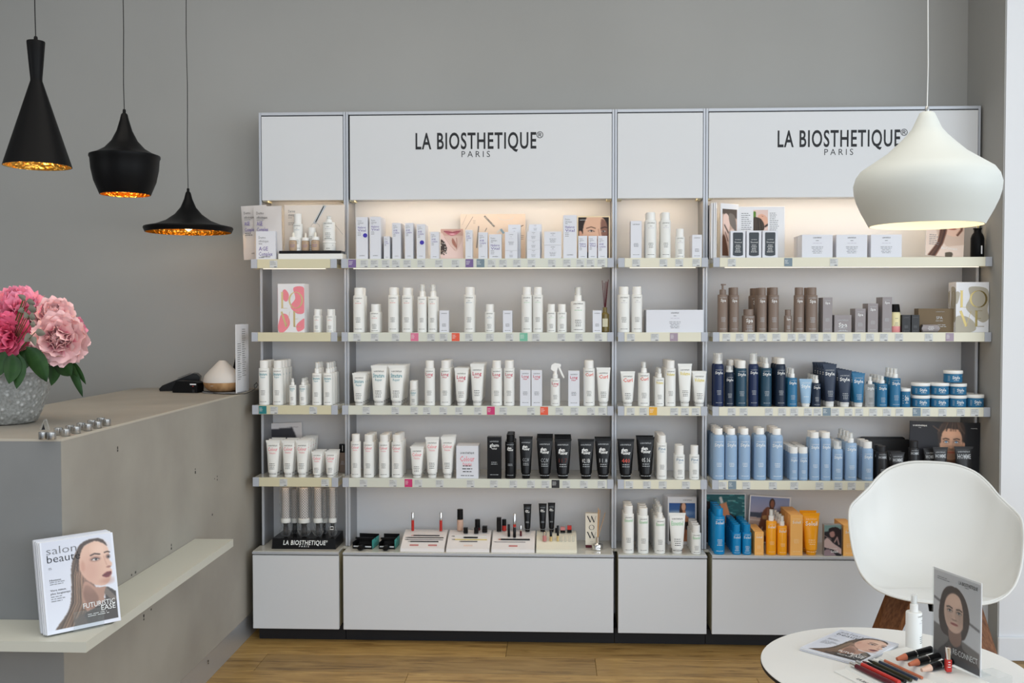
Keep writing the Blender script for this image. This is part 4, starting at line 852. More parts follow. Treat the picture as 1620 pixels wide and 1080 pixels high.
def reconnect_pic():
    a = .70; p = Paint(104, 148, a, (168, 168, 172)); p.grad((196, 197, 204), (226, 224, 226), 120); S = lambda *q: sc(q, a)
    p.poly(S((0, .30), (1, .50), (1, .53), (0, .33)), (118, 116, 120), 2); p.poly(S((0, .60), (1, .76), (1, 1), (0, 1)), (120, 114, 112), 3)
    p.blob(S((.36, .13), (.20, .22), (.12, .42), (.13, .60), (.24, .70), (.60, .70), (.72, .62), (.78, .45), (.72, .27), (.58, .16)), (62, 44, 38), 1)
    p.blob(S((.34, .58), (.60, .60), (.64, .78), (.90, .86), (1, 1.02), (.1, 1.02), (.12, .90), (.32, .76)), (74, 66, 64), 1); p.blob(S((.36, .55), (.58, .58), (.60, .74), (.46, .80), (.34, .72)), (150, 116, 102), 1)
    face(p, .455*a, .42, .44, (226, 190, 172), lip=(168, 92, 88), ir=(60, 60, 66))
    p.blob(S((.36, .17), (.26, .26), (.22, .44), (.24, .64), (.15, .60), (.13, .42), (.22, .22)), (58, 40, 34), 1); p.blob(S((.38, .16), (.54, .20), (.64, .36), (.66, .60), (.76, .52), (.76, .36), (.68, .22), (.52, .13)), (64, 44, 38), 1)
    p.poly(S((0, .93), (1, .93), (1, 1.02), (0, 1.02)), (66, 66, 70), 2)
    return p
def man_pic():
    a = 1.32; p = Paint(118, 90, a, (26, 27, 31)); S = lambda *q: sc(q, a)
    p.ell(.12*a, .4, .25*a, .5, (34, 34, 40), 1.4); p.ell(.60*a, .24, .205*a, .34, (38, 32, 30), .15); p.ell(.61*a, .85, .16*a, .3, (90, 62, 50), .5)
    face(p, .595*a, .375, .60, (206, 160, 132), lip=(176, 104, 88), ir=(90, 140, 180), stub=True, brow=(52, 38, 32)); p.ell(.775*a, .42, .018*a, .06, (200, 150, 124), .4)
    p.blob(S((.425, .38), (.40, .20), (.44, .05), (.56, -.04), (.70, -.03), (.775, .06), (.785, .22), (.755, .36), (.748, .24), (.73, .165), (.70, .13), (.62, .125), (.54, .12), (.475, .155), (.455, .24), (.448, .36)), (60, 46, 39), 1); p.strands(S((.46, .16), (.52, .02)), S((.74, .16), (.70, .0)), 16, (40, 32, 28), (112, 88, 70), .014, 8, .6)
    p.line(S((.33, .08), (.42, .16)), .02, (150, 110, 84), 1, .5); p.line(S((.70, .06), (.78, .20)), .02, (96, 78, 66), 1, .6); p.line(S((.46, .05), (.40, .2)), .02, (88, 70, 60), 1, .6)
    return p
def frame_face_pic():
    a = 1.0; p = Paint(70, 84, .84, (40, 28, 24)); a = .84; S = lambda *q: sc(q, a)
    p.blob(S((.20, .10), (.30, -.02), (.72, -.02), (.92, .15), (.94, .45), (.84, .75), (.60, .98), (.35, .90), (.16, .62), (.15, .35)), (222, 178, 150), 1)
    p.blob(S((.76, .05), (.95, .2), (.98, .9), (.70, .98), (.80, .6), (.74, .35)), (110, 72, 60), 3, .8); p.blob(S((0, .0), (.26, -.02), (.20, .14), (.12, .30), (0, .34)), (44, 32, 28), 1)
    p.blob(S((.02, .36), (.10, .34), (.15, .46), (.12, .60), (.04, .60)), (214, 160, 134), 1)
    p.line(S((.27, .27), (.42, .235), (.56, .27)), .02, (86, 58, 48), .8); p.line(S((.74, .27), (.86, .24), (.94, .25)), .022, (50, 34, 30), .8)
    p.ell(.42*a, .335, .11*a, .03, (190, 146, 126), .9); p.ell(.42*a, .337, .07*a, .013, (228, 220, 215), .5); p.ell(.43*a, .335, .028*a, .022, (50, 60, 60), .5); p.line(S((.32, .34), (.42, .31), (.53, .35)), .012, (50, 32, 28), .6)
    p.ell(.83*a, .345, .07*a, .018, (170, 160, 156), .6); p.ell(.82*a, .345, .025*a, .02, (40, 40, 42), .5)
    p.line(S((.66, .3), (.70, .46), (.72, .52)), .03, (180, 130, 108), 1, .8); p.ell(.66*a, .56, .09*a, .03, (176, 118, 98), .8); p.ell(.62*a, .72, .13*a, .03, (172, 90, 82), .5)
    return p
def lips_pic():
    a = .82; p = Paint(66, 80, a, (226, 196, 184)); S = lambda *q: sc(q, a)
    p.poly(S((0, 0), (1, 0), (1, .22), (0, .22)), (210, 170, 156), 3)
    p.blob(S((.14, .07), (.35, .06), (.52, .09), (.70, .06), (.88, .06), (.72, .17), (.50, .22), (.30, .17)), (196, 112, 122), 1); p.line(S((.14, .08), (.5, .12), (.88, .07)), .015, (120, 50, 60), .7); p.ell(.52*a, .17, .12*a, .025, (240, 180, 190), 1)
    p.blob(S((.52, .30), (.66, .45), (.72, .62), (.62, .58), (.50, .45)), (176, 120, 104), 2); p.blob(S((0, .16), (.20, .28), (.48, .55), (.70, .72), (.98, .30), (1, .2), (1, 1), (0, 1)), (238, 210, 202), 1)
    p.line(S((.70, .30), (.72, .50), (.70, .66)), .018, (170, 110, 98), .8); p.line(S((.15, .25), (.45, .56), (.62, .70)), .012, (196, 150, 138), 1)
    p.blob(S((0, .36), (.16, .44), (.26, .60), (.24, .74), (.06, .82), (0, .80)), (70, 58, 54), 1); r = random.Random(2)
    for _ in range(26): p.ell(r.uniform(.0, .27)*a, r.uniform(.36, .84), .02, .02, r.choice([(225, 215, 205), (50, 42, 40), (150, 130, 115)]), .6)
    return p
def girl_sea_pic():
    a = .72; p = Paint(60, 84, a, (70, 110, 165)); p.grad((40, 84, 150), (150, 180, 210), 90); S = lambda *q: sc(q, a)
    p.ell(.3*a, .26, .5*a, .06, (190, 205, 220), 1.2, 0, .7); p.poly(S((0, .46), (1, .44), (1, .66), (0, .62)), (34, 62, 84), 1); p.poly(S((0, .60), (1, .64), (1, 1), (0, 1)), (60, 56, 54), 2)
    p.blob(S((.42, .10), (.46, -.02), (.62, -.02), (.66, .12), (.60, .24), (.64, .36), (.50, .42), (.40, .28)), (70, 44, 34)); p.ell(.56*a, .10, .08*a, .11, (222, 170, 140), .3)
    p.blob(S((.52, .2), (.62, .2), (.66, .32), (.78, .40), (.80, .60), (.74, 1.0), (.48, 1.0), (.44, .6), (.36, .42), (.50, .34)), (196, 136, 100), 1); p.blob(S((.24, .34), (.34, .30), (.46, .34), (.40, .46), (.28, .44)), (206, 148, 112), 1)
    p.blob(S((.42, .52), (.74, .50), (.78, .66), (.46, .70)), (40, 34, 34), 1); p.ell(.62*a, .8, .03*a, .2, (150, 96, 70), 1)
    return p
def water_pic():
    a = .95; p = Paint(70, 74, a, (20, 90, 96)); r = random.Random(5)
    for _ in range(60): x, y = r.uniform(0, a), r.uniform(0, .5); p.line([(x, y), (x+r.uniform(.05, .16), y+r.uniform(-.03, .03))], .02, r.choice([(90, 190, 190), (12, 70, 80), (40, 130, 130), (190, 225, 220)]), 1, .6)
    p.poly(sc([(0, .12), (.35, .2), (.7, .42), (1, .6), (1, 1), (0, 1)], a), (52, 44, 46), 1)
    for _ in range(110):
        x, y = r.uniform(0, a), r.uniform(.12, 1)
        if y > .15+x/a*.45: p.line([(x, y), (x+.07, y+.04)], .014, r.choice([(150, 120, 116), (28, 22, 26), (110, 84, 84)]), 1, .7)
    p.poly(sc([(.38, .2), (.55, .16), (.70, .62), (.52, .72)], a), (214, 140, 96), 1); p.poly(sc([(.36, .06), (.43, .04), (.48, .17), (.41, .19)], a), (210, 210, 205), 1)
    return p
def beach_pic():
    a = 1.05; p = Paint(80, 76, a, (150, 165, 200)); p.grad((130, 145, 185), (225, 190, 180), 90); S = lambda *q: sc(q, a)
    p.poly(S((0, .36), (.4, .34), (1, .42), (1, .50), (0, .46)), (70, 78, 96), 1); p.poly(S((0, .46), (1, .50), (1, 1), (0, 1)), (196, 176, 168), 1); p.blob(S((.62, .30), (.9, .32), (1, .4), (1, .46), (.6, .42)), (60, 48, 52), 1)
    p.line(S((0, .52), (1, .56)), .02, (225, 215, 212), 1); p.blob(S((.40, .24), (.50, .22), (.60, .24), (.68, .36), (.66, .50), (.70, .70), (.70, 1.02), (.34, 1.02), (.34, .66), (.24, .84), (.20, .80), (.26, .56), (.32, .34)), (120, 74, 56), 1)
    p.ell(.555*a, .14, .075*a, .115, (50, 34, 32), .25); p.ell(.56*a, .15, .05*a, .09, (136, 84, 62), .3); p.blob(S((.34, .42), (.62, .40), (.64, .48), (.36, .50)), (190, 150, 96), 1); p.blob(S((.32, .76), (.70, .72), (.66, .86), (.44, .88)), (180, 140, 90), 1)
    p.ell(.46*a, .4, .03*a, .12, (176, 118, 86), 1.2); return p
def wave_box_pic():
    a = .62; p = Paint(44, 70, a, (40, 38, 44)); S = lambda *q: sc(q, a); p.poly(S((0, 0), (1, 0), (1, .12), (0, .22)), (120, 150, 148), 3)
    p.blob(S((.25, .12), (.7, .06), (.95, .2), (.9, .5), (.6, .45), (.35, .3)), (46, 36, 40), 1); p.blob(S((.0, .5), (.2, .42), (.55, .6), (1, .78), (1, .95), (.5, .8), (.0, .72)), (196, 172, 170), 2); p.blob(S((.3, .25), (.55, .2), (.6, .35), (.4, .4)), (170, 130, 124), 2)
    p.line(S((.6, .55), (.75, .4), (.85, .62)), .05, (170, 140, 138), .8); p.line(S((0, .34), (.4, .46)), .02, (150, 130, 130), 1); p.blob(S((.0, .84), (.3, .8), (.7, 1.02), (0, 1.02)), (150, 130, 138), 2); return p
def brochure_pic():
    a = .72; p = Paint(70, 96, a, (226, 205, 190)); S = lambda *q: sc(q, a)
    p.poly(S((.2, 0), (1.02, 0), (1.02, .6), (.55, .7), (.3, .4)), (206, 180, 162), 3); p.blob(S((.42, -.02), (.86, -.02), (.90, .30), (.68, .38), (.46, .26)), (222, 184, 162), 1); p.ell(.66*a, .16, .12*a, .035, (176, 96, 84), .4); p.line(S((.54, .158), (.79, .158)), .008, (110, 50, 46), .6)
    p.strands(S((.38, 0), (.34, .35), (.30, .60), (.06, .98)), S((.56, 0), (.52, .30), (.44, .62), (.26, 1.0)), 30, (70, 44, 36), (150, 100, 76), .02, 4, .7); p.strands(S((.86, 0), (.88, .15), (.78, .32)), S((.98, 0), (.95, .2), (.84, .36)), 8, (70, 44, 36), (150, 100, 76), .02, 6, .7)
    p.blob(S((.52, .88), (.70, .86), (.68, 1.02), (.54, 1.02)), (90, 80, 66)); return p
def leaf_hair_pic():
    a = .62; p = Paint(50, 80, a, (196, 168, 152)); S = lambda *q: sc(q, a); p.poly(S((0, 0), (1, 0), (1, .2), (0, .1)), (86, 76, 70), 2)
    p.blob(S((.05, .2), (.3, .1), (.5, .25), (.45, .5), (.35, .8), (.2, .7)), (228, 200, 190), 1); p.blob(S((.45, .1), (.85, .15), (.95, .5), (.7, .4), (.5, .3)), (120, 112, 106), 1); p.blob(S((.45, .5), (.85, .45), (.95, .8), (.7, 1.02), (.4, .95)), (232, 208, 198), 1)
    p.line(S((.15, .35), (.4, .5)), .04, (90, 76, 70), .8); p.line(S((.2, .5), (.38, .68)), .03, (120, 96, 88), .8); p.line(S((.62, .85), (.82, .88)), .02, (60, 48, 44), .7); p.blob(S((0, .6), (.2, .6), (.4, 1.0), (0, 1.02)), (110, 76, 60), 2); return p
def backhead_pic():
    a = .72; p = Paint(50, 70, a, (222, 196, 188)); S = lambda *q: sc(q, a); p.blob(S((0, .1), (.16, .1), (.16, .35), (0, .38)), (90, 130, 50), 1)
    p.blob(S((.3, .3), (.6, .2), (.95, .4), (.95, .8), (.7, .8), (.4, .5)), (222, 172, 148), 1); p.blob(S((0, .40), (.25, .36), (.55, .46), (.75, .75), (.65, 1.02), (0, 1.02)), (66, 54, 46), 1)
    p.strands(S((.1, .42), (.1, 1.0)), S((.5, .46), (.6, 1.0)), 10, (40, 34, 30), (130, 104, 80), .03, 2, .6); p.line(S((.82, .8), (.98, .72)), .08, (40, 36, 36), .7); p.line(S((.58, .3), (.66, .32)), .02, (120, 80, 70), .8); return p
def demo_card_pic(asp=.9, seed=1):
    p = Paint(72, 64, asp, (220, 208, 198)); p.grad((205, 198, 193), (190, 176, 166), 60); return p

PRINTS = []
def flat_card(name, label, cat, W_, H_, loc, pic=None, rz=0, lean=0.0, th=0.0015, m=M_paper, lab=None, gloss=False, group=None, margin=0.0, roll=0.0):
    """a real card/poster: base at loc, leaning back by 'lean' radians"""
    T = thing(name, label, cat, loc, rz, group, rx=-lean, ry=roll)
    MB().box(-W_/2, W_/2, 0, th, 0, H_, m, 0.0004).build('card', T)
    if pic is not None:
        pw, ph = W_*(1-2*margin), H_-2*margin*W_
        link('print', pic.mesh(pw, ph, M_gloss if gloss else M_print), T, (0, -0.0004, margin*W_))
    if lab is not None: link('lettering', lab.mesh(front(-0.0006)), T)
    return T
def at(px, py, Y): q = P(px, py, Y); return q
def span(x0, x1, Y): return (x1-x0)/F*Y
# ---- top shelf, left narrow bay: sachets, small carton and the serum display
z0 = ZS[0]+0.0004
for i, (xc, yt, yy, ry, lb) in enumerate(((416, 325, YS+0.062, -0.05, 'tall silver foil sachet hanging over the left end of the top shelf'), (426, 326, YS+0.040, -0.02, 'tall silver foil sachet standing behind the small white carton, top left shelf'))):
    wd = .112 if i == 0 else .122; xx = P(xc if i == 0 else 425, 370, yy).x-(0.028 if i == 0 else 0); h = P(xc, yt, yy).z-z0-0.0035
    parts, wd, h = make('pouch', 'foil', wd, h); o = thing('foil_sachet', lb, 'sachet', (xx, yy, z0+0.0035), 0, 'foil sachets on the top shelf', ry=ry)
    for n, me in parts: link(n, me, o)
row('L1', 0, [('box', 'bx_a', 407, 438.5, 366, 1, A(dec='demo', d=.022, desc='small white carton'))])
q0 = P(438.8, 401, YS+.01); q1 = P(542, 401, YS+.01)
ds = thing('serum_display_stand', 'white block display stand with black deck and cream backdrop card', 'display stand', ((q0.x+q1.x)/2+0.001, YS+.01, z0))
hw = (q1.x-q0.x)/2-0.002
MB().box(-hw, hw, 0, .088, 0, .0245, M_wp, .0015).build('base', ds); MB().box(-hw+.003, hw-.006, .003, .085, .0248, .037, M_blk, .001).build('black_deck', ds)
zb = .0374; hb = P(495, 325, YS+.10).z-z0-zb
cd = MB(); cd.box(-hw*0.93, hw*0.97, .066, .071, zb, zb+hb, solid('cream_card', (226, 216, 206), .5), .001); cdo = cd.build('backdrop_card', ds)
L_ = Lab(); L_.text('Dermo', -hw*.8, zb+hb*.84, .011, .030, 'grey', al='l').text('sthétique', -hw*.8, zb+hb*.76, .011, .034, 'grey', al='l').greek(-hw*.8, zb+hb*.73, .024, .006, 1, 'grey', 3, 'l').greek(-hw*.8, zb+hb*.62, .03, .007, 2, 'grey', 5, 'l')
for k in range(14):   # thin line drawing of a pipette over a dish
    pass
def seg(L_, x0, z0_, x1, z1, w_, m):
    d = math.hypot(x1-x0, z1-z0_); nx, nz = -(z1-z0_)/d*w_/2, (x1-x0)/d*w_/2
    L_.poly([(x0+nx, z0_+nz), (x0-nx, z0_-nz), (x1-nx, z1-nz), (x1+nx, z1+nz)], m)
seg(L_, hw*.02, zb+hb*.60, hw*.36, zb+hb*.99, .013, 'silver'); seg(L_, hw*.06, zb+hb*.63, hw*.32, zb+hb*.97, .004, 'white')
for k in range(10):
    a0, a1 = math.pi*k/10, math.pi*(k+1)/10; seg(L_, hw*.05+.019*math.cos(a0), zb+hb*.53+.016*math.sin(a0), hw*.05+.019*math.cos(a1), zb+hb*.53+.016*math.sin(a1), .0009, 'grey')
seg(L_, hw*.62, zb+hb*.62, hw*.92, zb+hb*.36, .0009, 'grey')
link('lettering', L_.mesh(front(.066)), cdo)
def onstand(kind, style, x0, x1, yt, y, label, parentz=z0+.0374, cat=None, **kw):
    q = P((x0+x1)/2, 380, y); top = P((x0+x1)/2, yt, y); o = place(kind, style, span(x0, x1, y), top.z-parentz-.0003, (q.x, y, parentz+.0003), **kw)
    tag(o, label, cat or CATN[kind][1]); return o
onstand('small', 'bx_h' if False else 'blueln', 464, 479, 338, YS+.050, 'tall white bottle with square cap on the serum display stand')
onstand('dropper', 'drop', 457.5, 470.5, 367.5, YS+.035, 'leftmost of the three beige dropper bottles on the black deck')
onstand('dropper', 'drop', 477.5, 489.5, 368.5, YS+.035, 'middle of the three beige dropper bottles on the black deck')
onstand('dropper', 'drop', 492.5, 505.5, 367, YS+.028, 'rightmost of the three beige dropper bottles on the black deck')
onstand('air', 'plain', 488, 500, 360, YS+.056, 'short white bottle standing behind the rightmost dropper bottles')
jz = z0+.0374; jh = P(521, 381, YS+.03).z-jz; oj = onstand('jar', 'plain', 510.5, 531.5, 381, YS+.032, 'wide white cosmetic jar under a bottle, right end of display deck')
onstand('spray', 'plain', 511, 530.5, 341.5, YS+.032, 'white dispenser bottle standing on top of the wide white jar', parentz=jz+jh+.0006)
# ---- top shelf, left wide bay: photo card, backdrop, framed face
H_ = P(715, 362, YS+.05).z-z0
flat_card('photo_card', 'small photo card of smiling lips and a beaded hand, top shelf', 'card', span(697, 733, YS+.05), H_, (P(715, 380, YS+.05).x, YS+.05, z0), lips_pic(), lean=0.03, gloss=False)
yb_ = YB-.045; H_ = P(780, 338, yb_).z-z0
bk = flat_card('backdrop_card', 'large cream backdrop card printed with glass pipettes, top shelf', 'card', span(728, 831, yb_), H_, (P(779.5, 380, yb_).x, yb_, z0), demo_card_pic(), lean=0.06)
Wb = span(728, 831, yb_); L_ = Lab(); U = lambda px: (px-779.5)/F*yb_; V = lambda py: P(780, py, yb_).z-z0
for (x0, y0, x1, y1, w_, m) in ((748, 342, 736, 362, .0022, 'grey'), (766, 341, 782, 358, .008, 'grey'), (767, 342, 781, 356, .003, 'white'), (757, 357, 754, 392, .006, 'grey'), (770, 360, 767, 366, .004, 'grey'), (786, 368, 792, 362, .008, 'silver'), (792, 362, 797, 369, .010, 'bluegrey'), (795, 371, 794, 376, .006, 'silver'), (824, 358, 828, 356, .003, 'black'), (731, 355, 738, 339, .001, 'grey')):
    seg(L_, U(x0), V(y0), U(x1), V(y1), w_, m)
for k in range(10):
    a0, a1 = -math.pi*k/10, -math.pi*(k+1)/10; seg(L_, U(800)+.034*math.cos(a0), V(342)+.016*math.sin(a0), U(800)+.034*math.cos(a1), V(342)+.016*math.sin(a1), .002, 'silver')
L_.greek(U(826), V(372), .014, .008, 3, 'grey', 2); L_.greek(U(750), V(348), .012, .006, 3, 'grey', 2)
link('printed_drawing', L_.mesh(front(-0.0006)), bk)
yb_ = YS+.075; H_ = P(938, 341.5, yb_).z-z0
fr = thing('framed_portrait', 'lit golden-edged frame with a close-up face behind three small cartons', 'picture frame', (P(939, 380, yb_).x, yb_, z0))
fw = span(913.5, 965, yb_)
MB().box(-fw/2, fw/2, .003, .014, 0, H_, solid('pale_gold_frame', (232, 212, 176), .4), .001).build('frame', fr); link('print', frame_face_pic().mesh(fw*.93, H_*.94), fr, (0, .0022, H_*.03))
link('lettering', Lab().text('LA BIOSTHETIQUE', -fw*.42, H_*.90, .0035, fw*.22, 'white', al='l').mesh(front(.0018)), fr)
# ---- top shelf, right bay: brochures, three patch cartons, brochure, diffuser
def sheet_stack(label, x0, x1, yt, Y, rz, n=1, name='brochure', pic=None, th=.004, group='brochures at the left end of the top shelf', lean=.03):
    h = P((x0+x1)/2, yt, Y).z-z0; return flat_card(name, label, 'brochure', .15, h, (P((x0+x1)/2, 380, Y).x, Y, z0), pic, rz=rz, lean=lean, th=th, group=group)
xl = BAYS['R']['u'][0]+.014
for i, (px, Y, rz, lb) in enumerate(((1120, 4.33, 1.54, 'white brochure standing edge-on, first from the left post'), (1124, 4.33, 1.54, 'white brochure standing edge-on, second from the left post'), (1137, 4.335, 1.45, 'angled brochure with black page beside the edge-on pair'))):
    h = P(1130, 324, Y).z-z0; X0 = [xl+.006, xl+.015, xl+.030][i]
    o = thing('brochure', lb, 'brochure', (X0, 4.325, z0), rz, 'brochures at the left end of the top shelf')
    MB().box(-.085, .085, -.003, .003, 0, h, M_paper, .0008).build('pages', o)
    if i == 2: MB().box(-.08, .06, -.0042, -.0032, h*.16, h*.9, INK['black']).build('printed_panel', o)
Yo = YS+.13; h = P(1190, 325, Yo).z-z0
ob = thing('open_magazine', 'open magazine spread with two hair photos behind three small cartons', 'magazine', (P(1168, 380, Yo).x, Yo, z0))
wr = .196; lp_ = link('left_page', MB().box(-.105, 0, -.0015, .0015, 0, h*1.02, M_paper, .0005).mesh(), ob, (0, 0, 0), (0, 0, 1.1*.55))
link('print', leaf_hair_pic().mesh(.085, h*.86), lp_, (-.053, -.0021, h*.06)); 
rp = link('right_page', MB().box(0, wr, -.0015, .0015, 0, h*.98, M_paper, .0005).mesh(), ob, (0, 0, 0), (0, 0, -.02))
link('print', backhead_pic().mesh(.062, .088), rp, (.094, -.0019, h*.60-.015)); L_ = Lab().greek(.012, h*.86, .045, .0085, 13, 'grey', 3, 'l').greek(.132, h*.86, .04, .008, 10, 'grey', 4, 'l')
link('small_print', L_.mesh(front(-.0017)), rp)
M_dk = solid('dark_pouch_print', (62, 68, 74), .35)
pb = None
for i, (x0, x1) in enumerate(((1154.5, 1178), (1180, 1203), (1205, 1229))):
    Yc = YS+.03; wd = span(x0, x1, Yc)-.001; h = P(1190, 365.5, Yc).z-z0
    o = thing('patch_carton', ['leftmost', 'middle', 'rightmost'][i]+' of three white cartons printed with a dark pouch, top shelf', 'box', (P((x0+x1)/2, 380, Yc).x, Yc, z0), 0, 'white cartons with dark pouch print')
    MB().box(-wd/2, wd/2, -.018, .018, 0, h, M_box, .0006).build('carton', o)
    L_ = Lab(); n_ = 12; a_ = wd*.34; pts = [(-a_*.9, h*.94), (a_*.9, h*.94), (a_, h*.90), (a_*.96, h*.5), (a_, h*.12)]+[(a_*math.cos(t), h*.12-h*.05*math.sin(t)) for t in np.linspace(.2, math.pi-.2, 8)]+[(-a_, h*.12), (-a_*.96, h*.5), (-a_, h*.90)]
    L_.poly(pts, M_dk); b_ = L_.mesh(front(-.0184), 'pouch_print'); link('pouch_print', b_, o)
    L2_ = Lab().text('LA BIOSTHETIQUE', 0, h*.66, .0035, wd*.4, 'white', res=1).text('Thermal', 0, h*.55, .006, wd*.5, 'white', res=1).greek(0, h*.48, wd*.44, .007, 5, 'white', 3); link('lettering', L2_.mesh(front(-.0190)), o)
Yb_ = YS+.05; h = P(1500, 352, Yb_).z-z0
o = flat_card('brochure', 'cream brochure of a long-haired woman leaning beside the black diffuser bottle', 'brochure', span(1466, 1527, Yb_)-.008, h, (P(1494, 400, Yb_).x, Yb_, z0+.0045), brochure_pic(), lean=.18, th=.005, roll=.10)
W2 = span(1466, 1527, Yb_)-.008
link('lettering', Lab().text('Re-Connect', W2*.12, h*.22, .011, W2*.42, 'white', off=0).greek(-W2*.42, h*.62, W2*.28, .008, 6, 'grey', 3, 'l').mesh(front(-.0009)), o)
def diffuser(name, label, loc, prof, bm, reedm, reeds, neckz, band=None, capm=None):
    T = thing(name, label, 'reed diffuser', loc); MB().lathe(prof, bm, 20).build('bottle', T)
    if band: MB().box(*band[:6], band[6]).build('bottle_label', T)
    for (dx, dy, l) in reeds: MB().tube([(0.25*dx, 0.25*dy, neckz-.05 if bm in (M_clear, M_acryl) else neckz+.0005), (dx, dy, neckz+l)], .0013, reedm, 6).build('reed', T)
    return T
Yd = YS+.06; q = P(1546, 400, Yd); hd = P(1546, 361, Yd).z-z0
diffuser('reed_diffuser', 'matt black reed diffuser bottle at the right end of the top shelf', (q.x, Yd, z0), [(.024, 0), (.027, .004), (.027, hd*.66), (.022, hd*.78), (.0145, hd*.86), (.0145, hd*.95), (.0175, hd*.97), (.0175, hd)], M_blkm, PL['yellowpen'], [(.012, .0, .055), (.016, .008, .06), (.006, .006, .058), (.004, -.002, .05)], hd, (.004, .009, -.0281, -.0268, hd*.12, hd*.4, M_paper))
# ---- second shelf: two gift boxes, amber diffuser, dark gift set
def gift_box(label, loc, w_, h, d, rz, art, foil, blobs, sidem):
    T = thing('gift_box', label, 'box', loc, rz, None); MB().box(-w_/2, w_/2, -d/2, d/2, 0, h, M_paper, .0008).build('carton', T)
    for (sx, W3, fn) in ((0, w_, lambda x, z: (x, -d/2-.0004, z)), (1, d, lambda x, z: (-w_/2-.0004, -x, z))):
        L_ = Lab()
        for pts in blobs:
            pp = [(np.clip(u, 0, 1)*W3-W3/2, np.clip(1-v, 0, 1)*h) for u, v in Paint.curve(None, pts, 5)]; L_.poly(pp, art)
        link('printed_shapes', L_.mesh(fn), T)
        L_ = Lab(); s = W3; z = h
        def bar(u0, v0, u1, v1, w0): seg(L_, u0*W3-W3/2, (1-v0)*h, u1*W3-W3/2, (1-v1)*h, w0*W3, foil)
        bar(.17, .17, .17, .50, .07); bar(.12, .17, .22, .17, .012); bar(.12, .50, .36, .50, .012)                    # L
        for k in range(20):                                                                                        # O, thick sides and thin top
            t0, t1 = 2*math.pi*k/20, 2*math.pi*(k+1)/20; th = .012+.05*abs(math.cos((t0+t1)/2))
            bar(.68+.24*math.cos(t0), .335+.165*math.sin(t0), .68+.24*math.cos(t1), .335+.165*math.sin(t1), th)
        bar(.14, .57, .32, .88, .075); bar(.32, .88, .46, .57, .012)                                                # V
        bar(.62, .57, .62, .88, .07); bar(.57, .57, .80, .57, .012); bar(.60, .88, .86, .88, .014); bar(.62, .72, .76, .72, .012)      # E
        link('foil_lettering', L_.mesh(lambda x, z, fn=fn: tuple(np.array(fn(x, z))+np.array((0, -.0003, 0) if fn(0, 0)[1] < -d/2 else (-.0003, 0, 0)))), T)
    return T
z1 = ZS[1]+.0004; Yg = YS+.05; wg = span(441, 485, Yg); hg = P(463, 448, Yg).z-z1
blobs1 = [[(.3, .12), (.42, .22), (.38, .34), (.28, .36), (.18, .28), (.2, .14)], [(.6, .08), (1.02, .1), (1.02, .55), (.8, .62), (.6, .56), (.48, .45), (.66, .3)], [(.15, .62), (.36, .64), (.46, .8), (.36, .92), (.12, 1.02), (0, .92), (.06, .74)], [(.7, .85), (.95, .72), (1.02, .74), (1.02, .9), (.76, .98)]]
gift_box('white gift box with pink drops and gold lettering, second shelf', (P(460, 480, Yg).x+.012, Yg, z1), wg, hg-.003, .06, -.10, INK['pink'], M_goldf, blobs1, None)
z1 = ZS[1]+.0004; Yg = YS+.055; wg = span(1514, 1568, YS+.02); hg = P(1540, 446, Yg-.04).z-z1
blobs2 = [[(.4, .1), (.9, .12), (1.0, .3), (.96, .55), (1.0, .72), (.8, .8), (.5, .66), (.3, .5), (.42, .3)], [(0, .7), (.3, .68), (.56, .8), (.6, .95), (.3, 1.02), (0, 1.02)], [(0, .2), (.12, .22), (.06, .4), (0, .42)]]
gift_box('white gift box with beige drops and dark gold lettering, right end', (P(1540, 480, YS+.02).x-.006, Yg, z1), wg-.006, hg, .07, .06, solid('beige_print', (176, 170, 155), .5), M_dgold, blobs2, None)
Yd = YS+.08; q = P(958.5, 500, Yd); hd = P(958, 486, Yd).z-z1
dfz = diffuser('reed_diffuser', 'square amber glass reed diffuser at the right end of second shelf', (q.x-.004, Yd, z1), [(.016, 0), (.0185, .003), (.0185, hd*.72), (.009, hd*.8), (.009, hd)], solid('amber_glass', (120, 105, 60), .1), PL['maroon'], [(-.012, .0, .115), (.010, .005, .11), (.014, -.004, .118), (-.003, .006, .105), (.004, -.005, .11)], hd, (-.011, .011, -.0192, -.0182, hd*.22, hd*.55, M_rail))
Yk = YS+.06
o = place('box', 'spa_b', span(1450, 1505, Yk), P(1478, 488, Yk).z-z1, (P(1478, 500, Yk).x, Yk, z1), d=.05); tag(o, 'dark olive-brown spa gift carton standing behind a pillow box', 'box')
for ch in list(o.children):
    if ch.name.startswith('carton'): ch.data = ch.data.copy(); ch.data.materials[0] = PL['spabrown']
    else: bpy.data.objects.remove(ch)
link('lettering', Lab().text('SPA', .012, .055, .012, .026, 'silver').greek(.012, .049, .05, .006, 1, 'silver').greek(.02, .032, .06, .007, 2, 'silver').text('LA BIOSTHETIQUE', .015, .085, .003, .035, 'silver').mesh(front(-.025)), o)
pb_ = MB(); V = []; Fc = []; n_ = 12
for k in range(n_+1):
    x = -.038+.076*k/n_; hh_ = .0165; yy = .006*math.sin(0)
    for i in range(10): t = 2*math.pi*i/10; V.append((x+.010*abs(math.sin(t))*(1 if k == n_ else -1 if k == 0 else 0)*-1, .016*math.cos(t), .017+.0165*math.sin(t)))
for k in range(n_):
    for i in range(10): j = (i+1) % 10; Fc.append((k*10+i, k*10+j, (k+1)*10+j, (k+1)*10+i))
Fc += [tuple(range(10))[::-1], tuple(range(n_*10, n_*10+10))]
plw = thing('pillow_box', 'small taupe pillow box lying before the dark spa carton', 'box', (P(1470, 518, YS+.02).x, YS+.016, z1)); pb_.add(V, Fc, PL['spabox'], True).build('pillow_carton', plw)
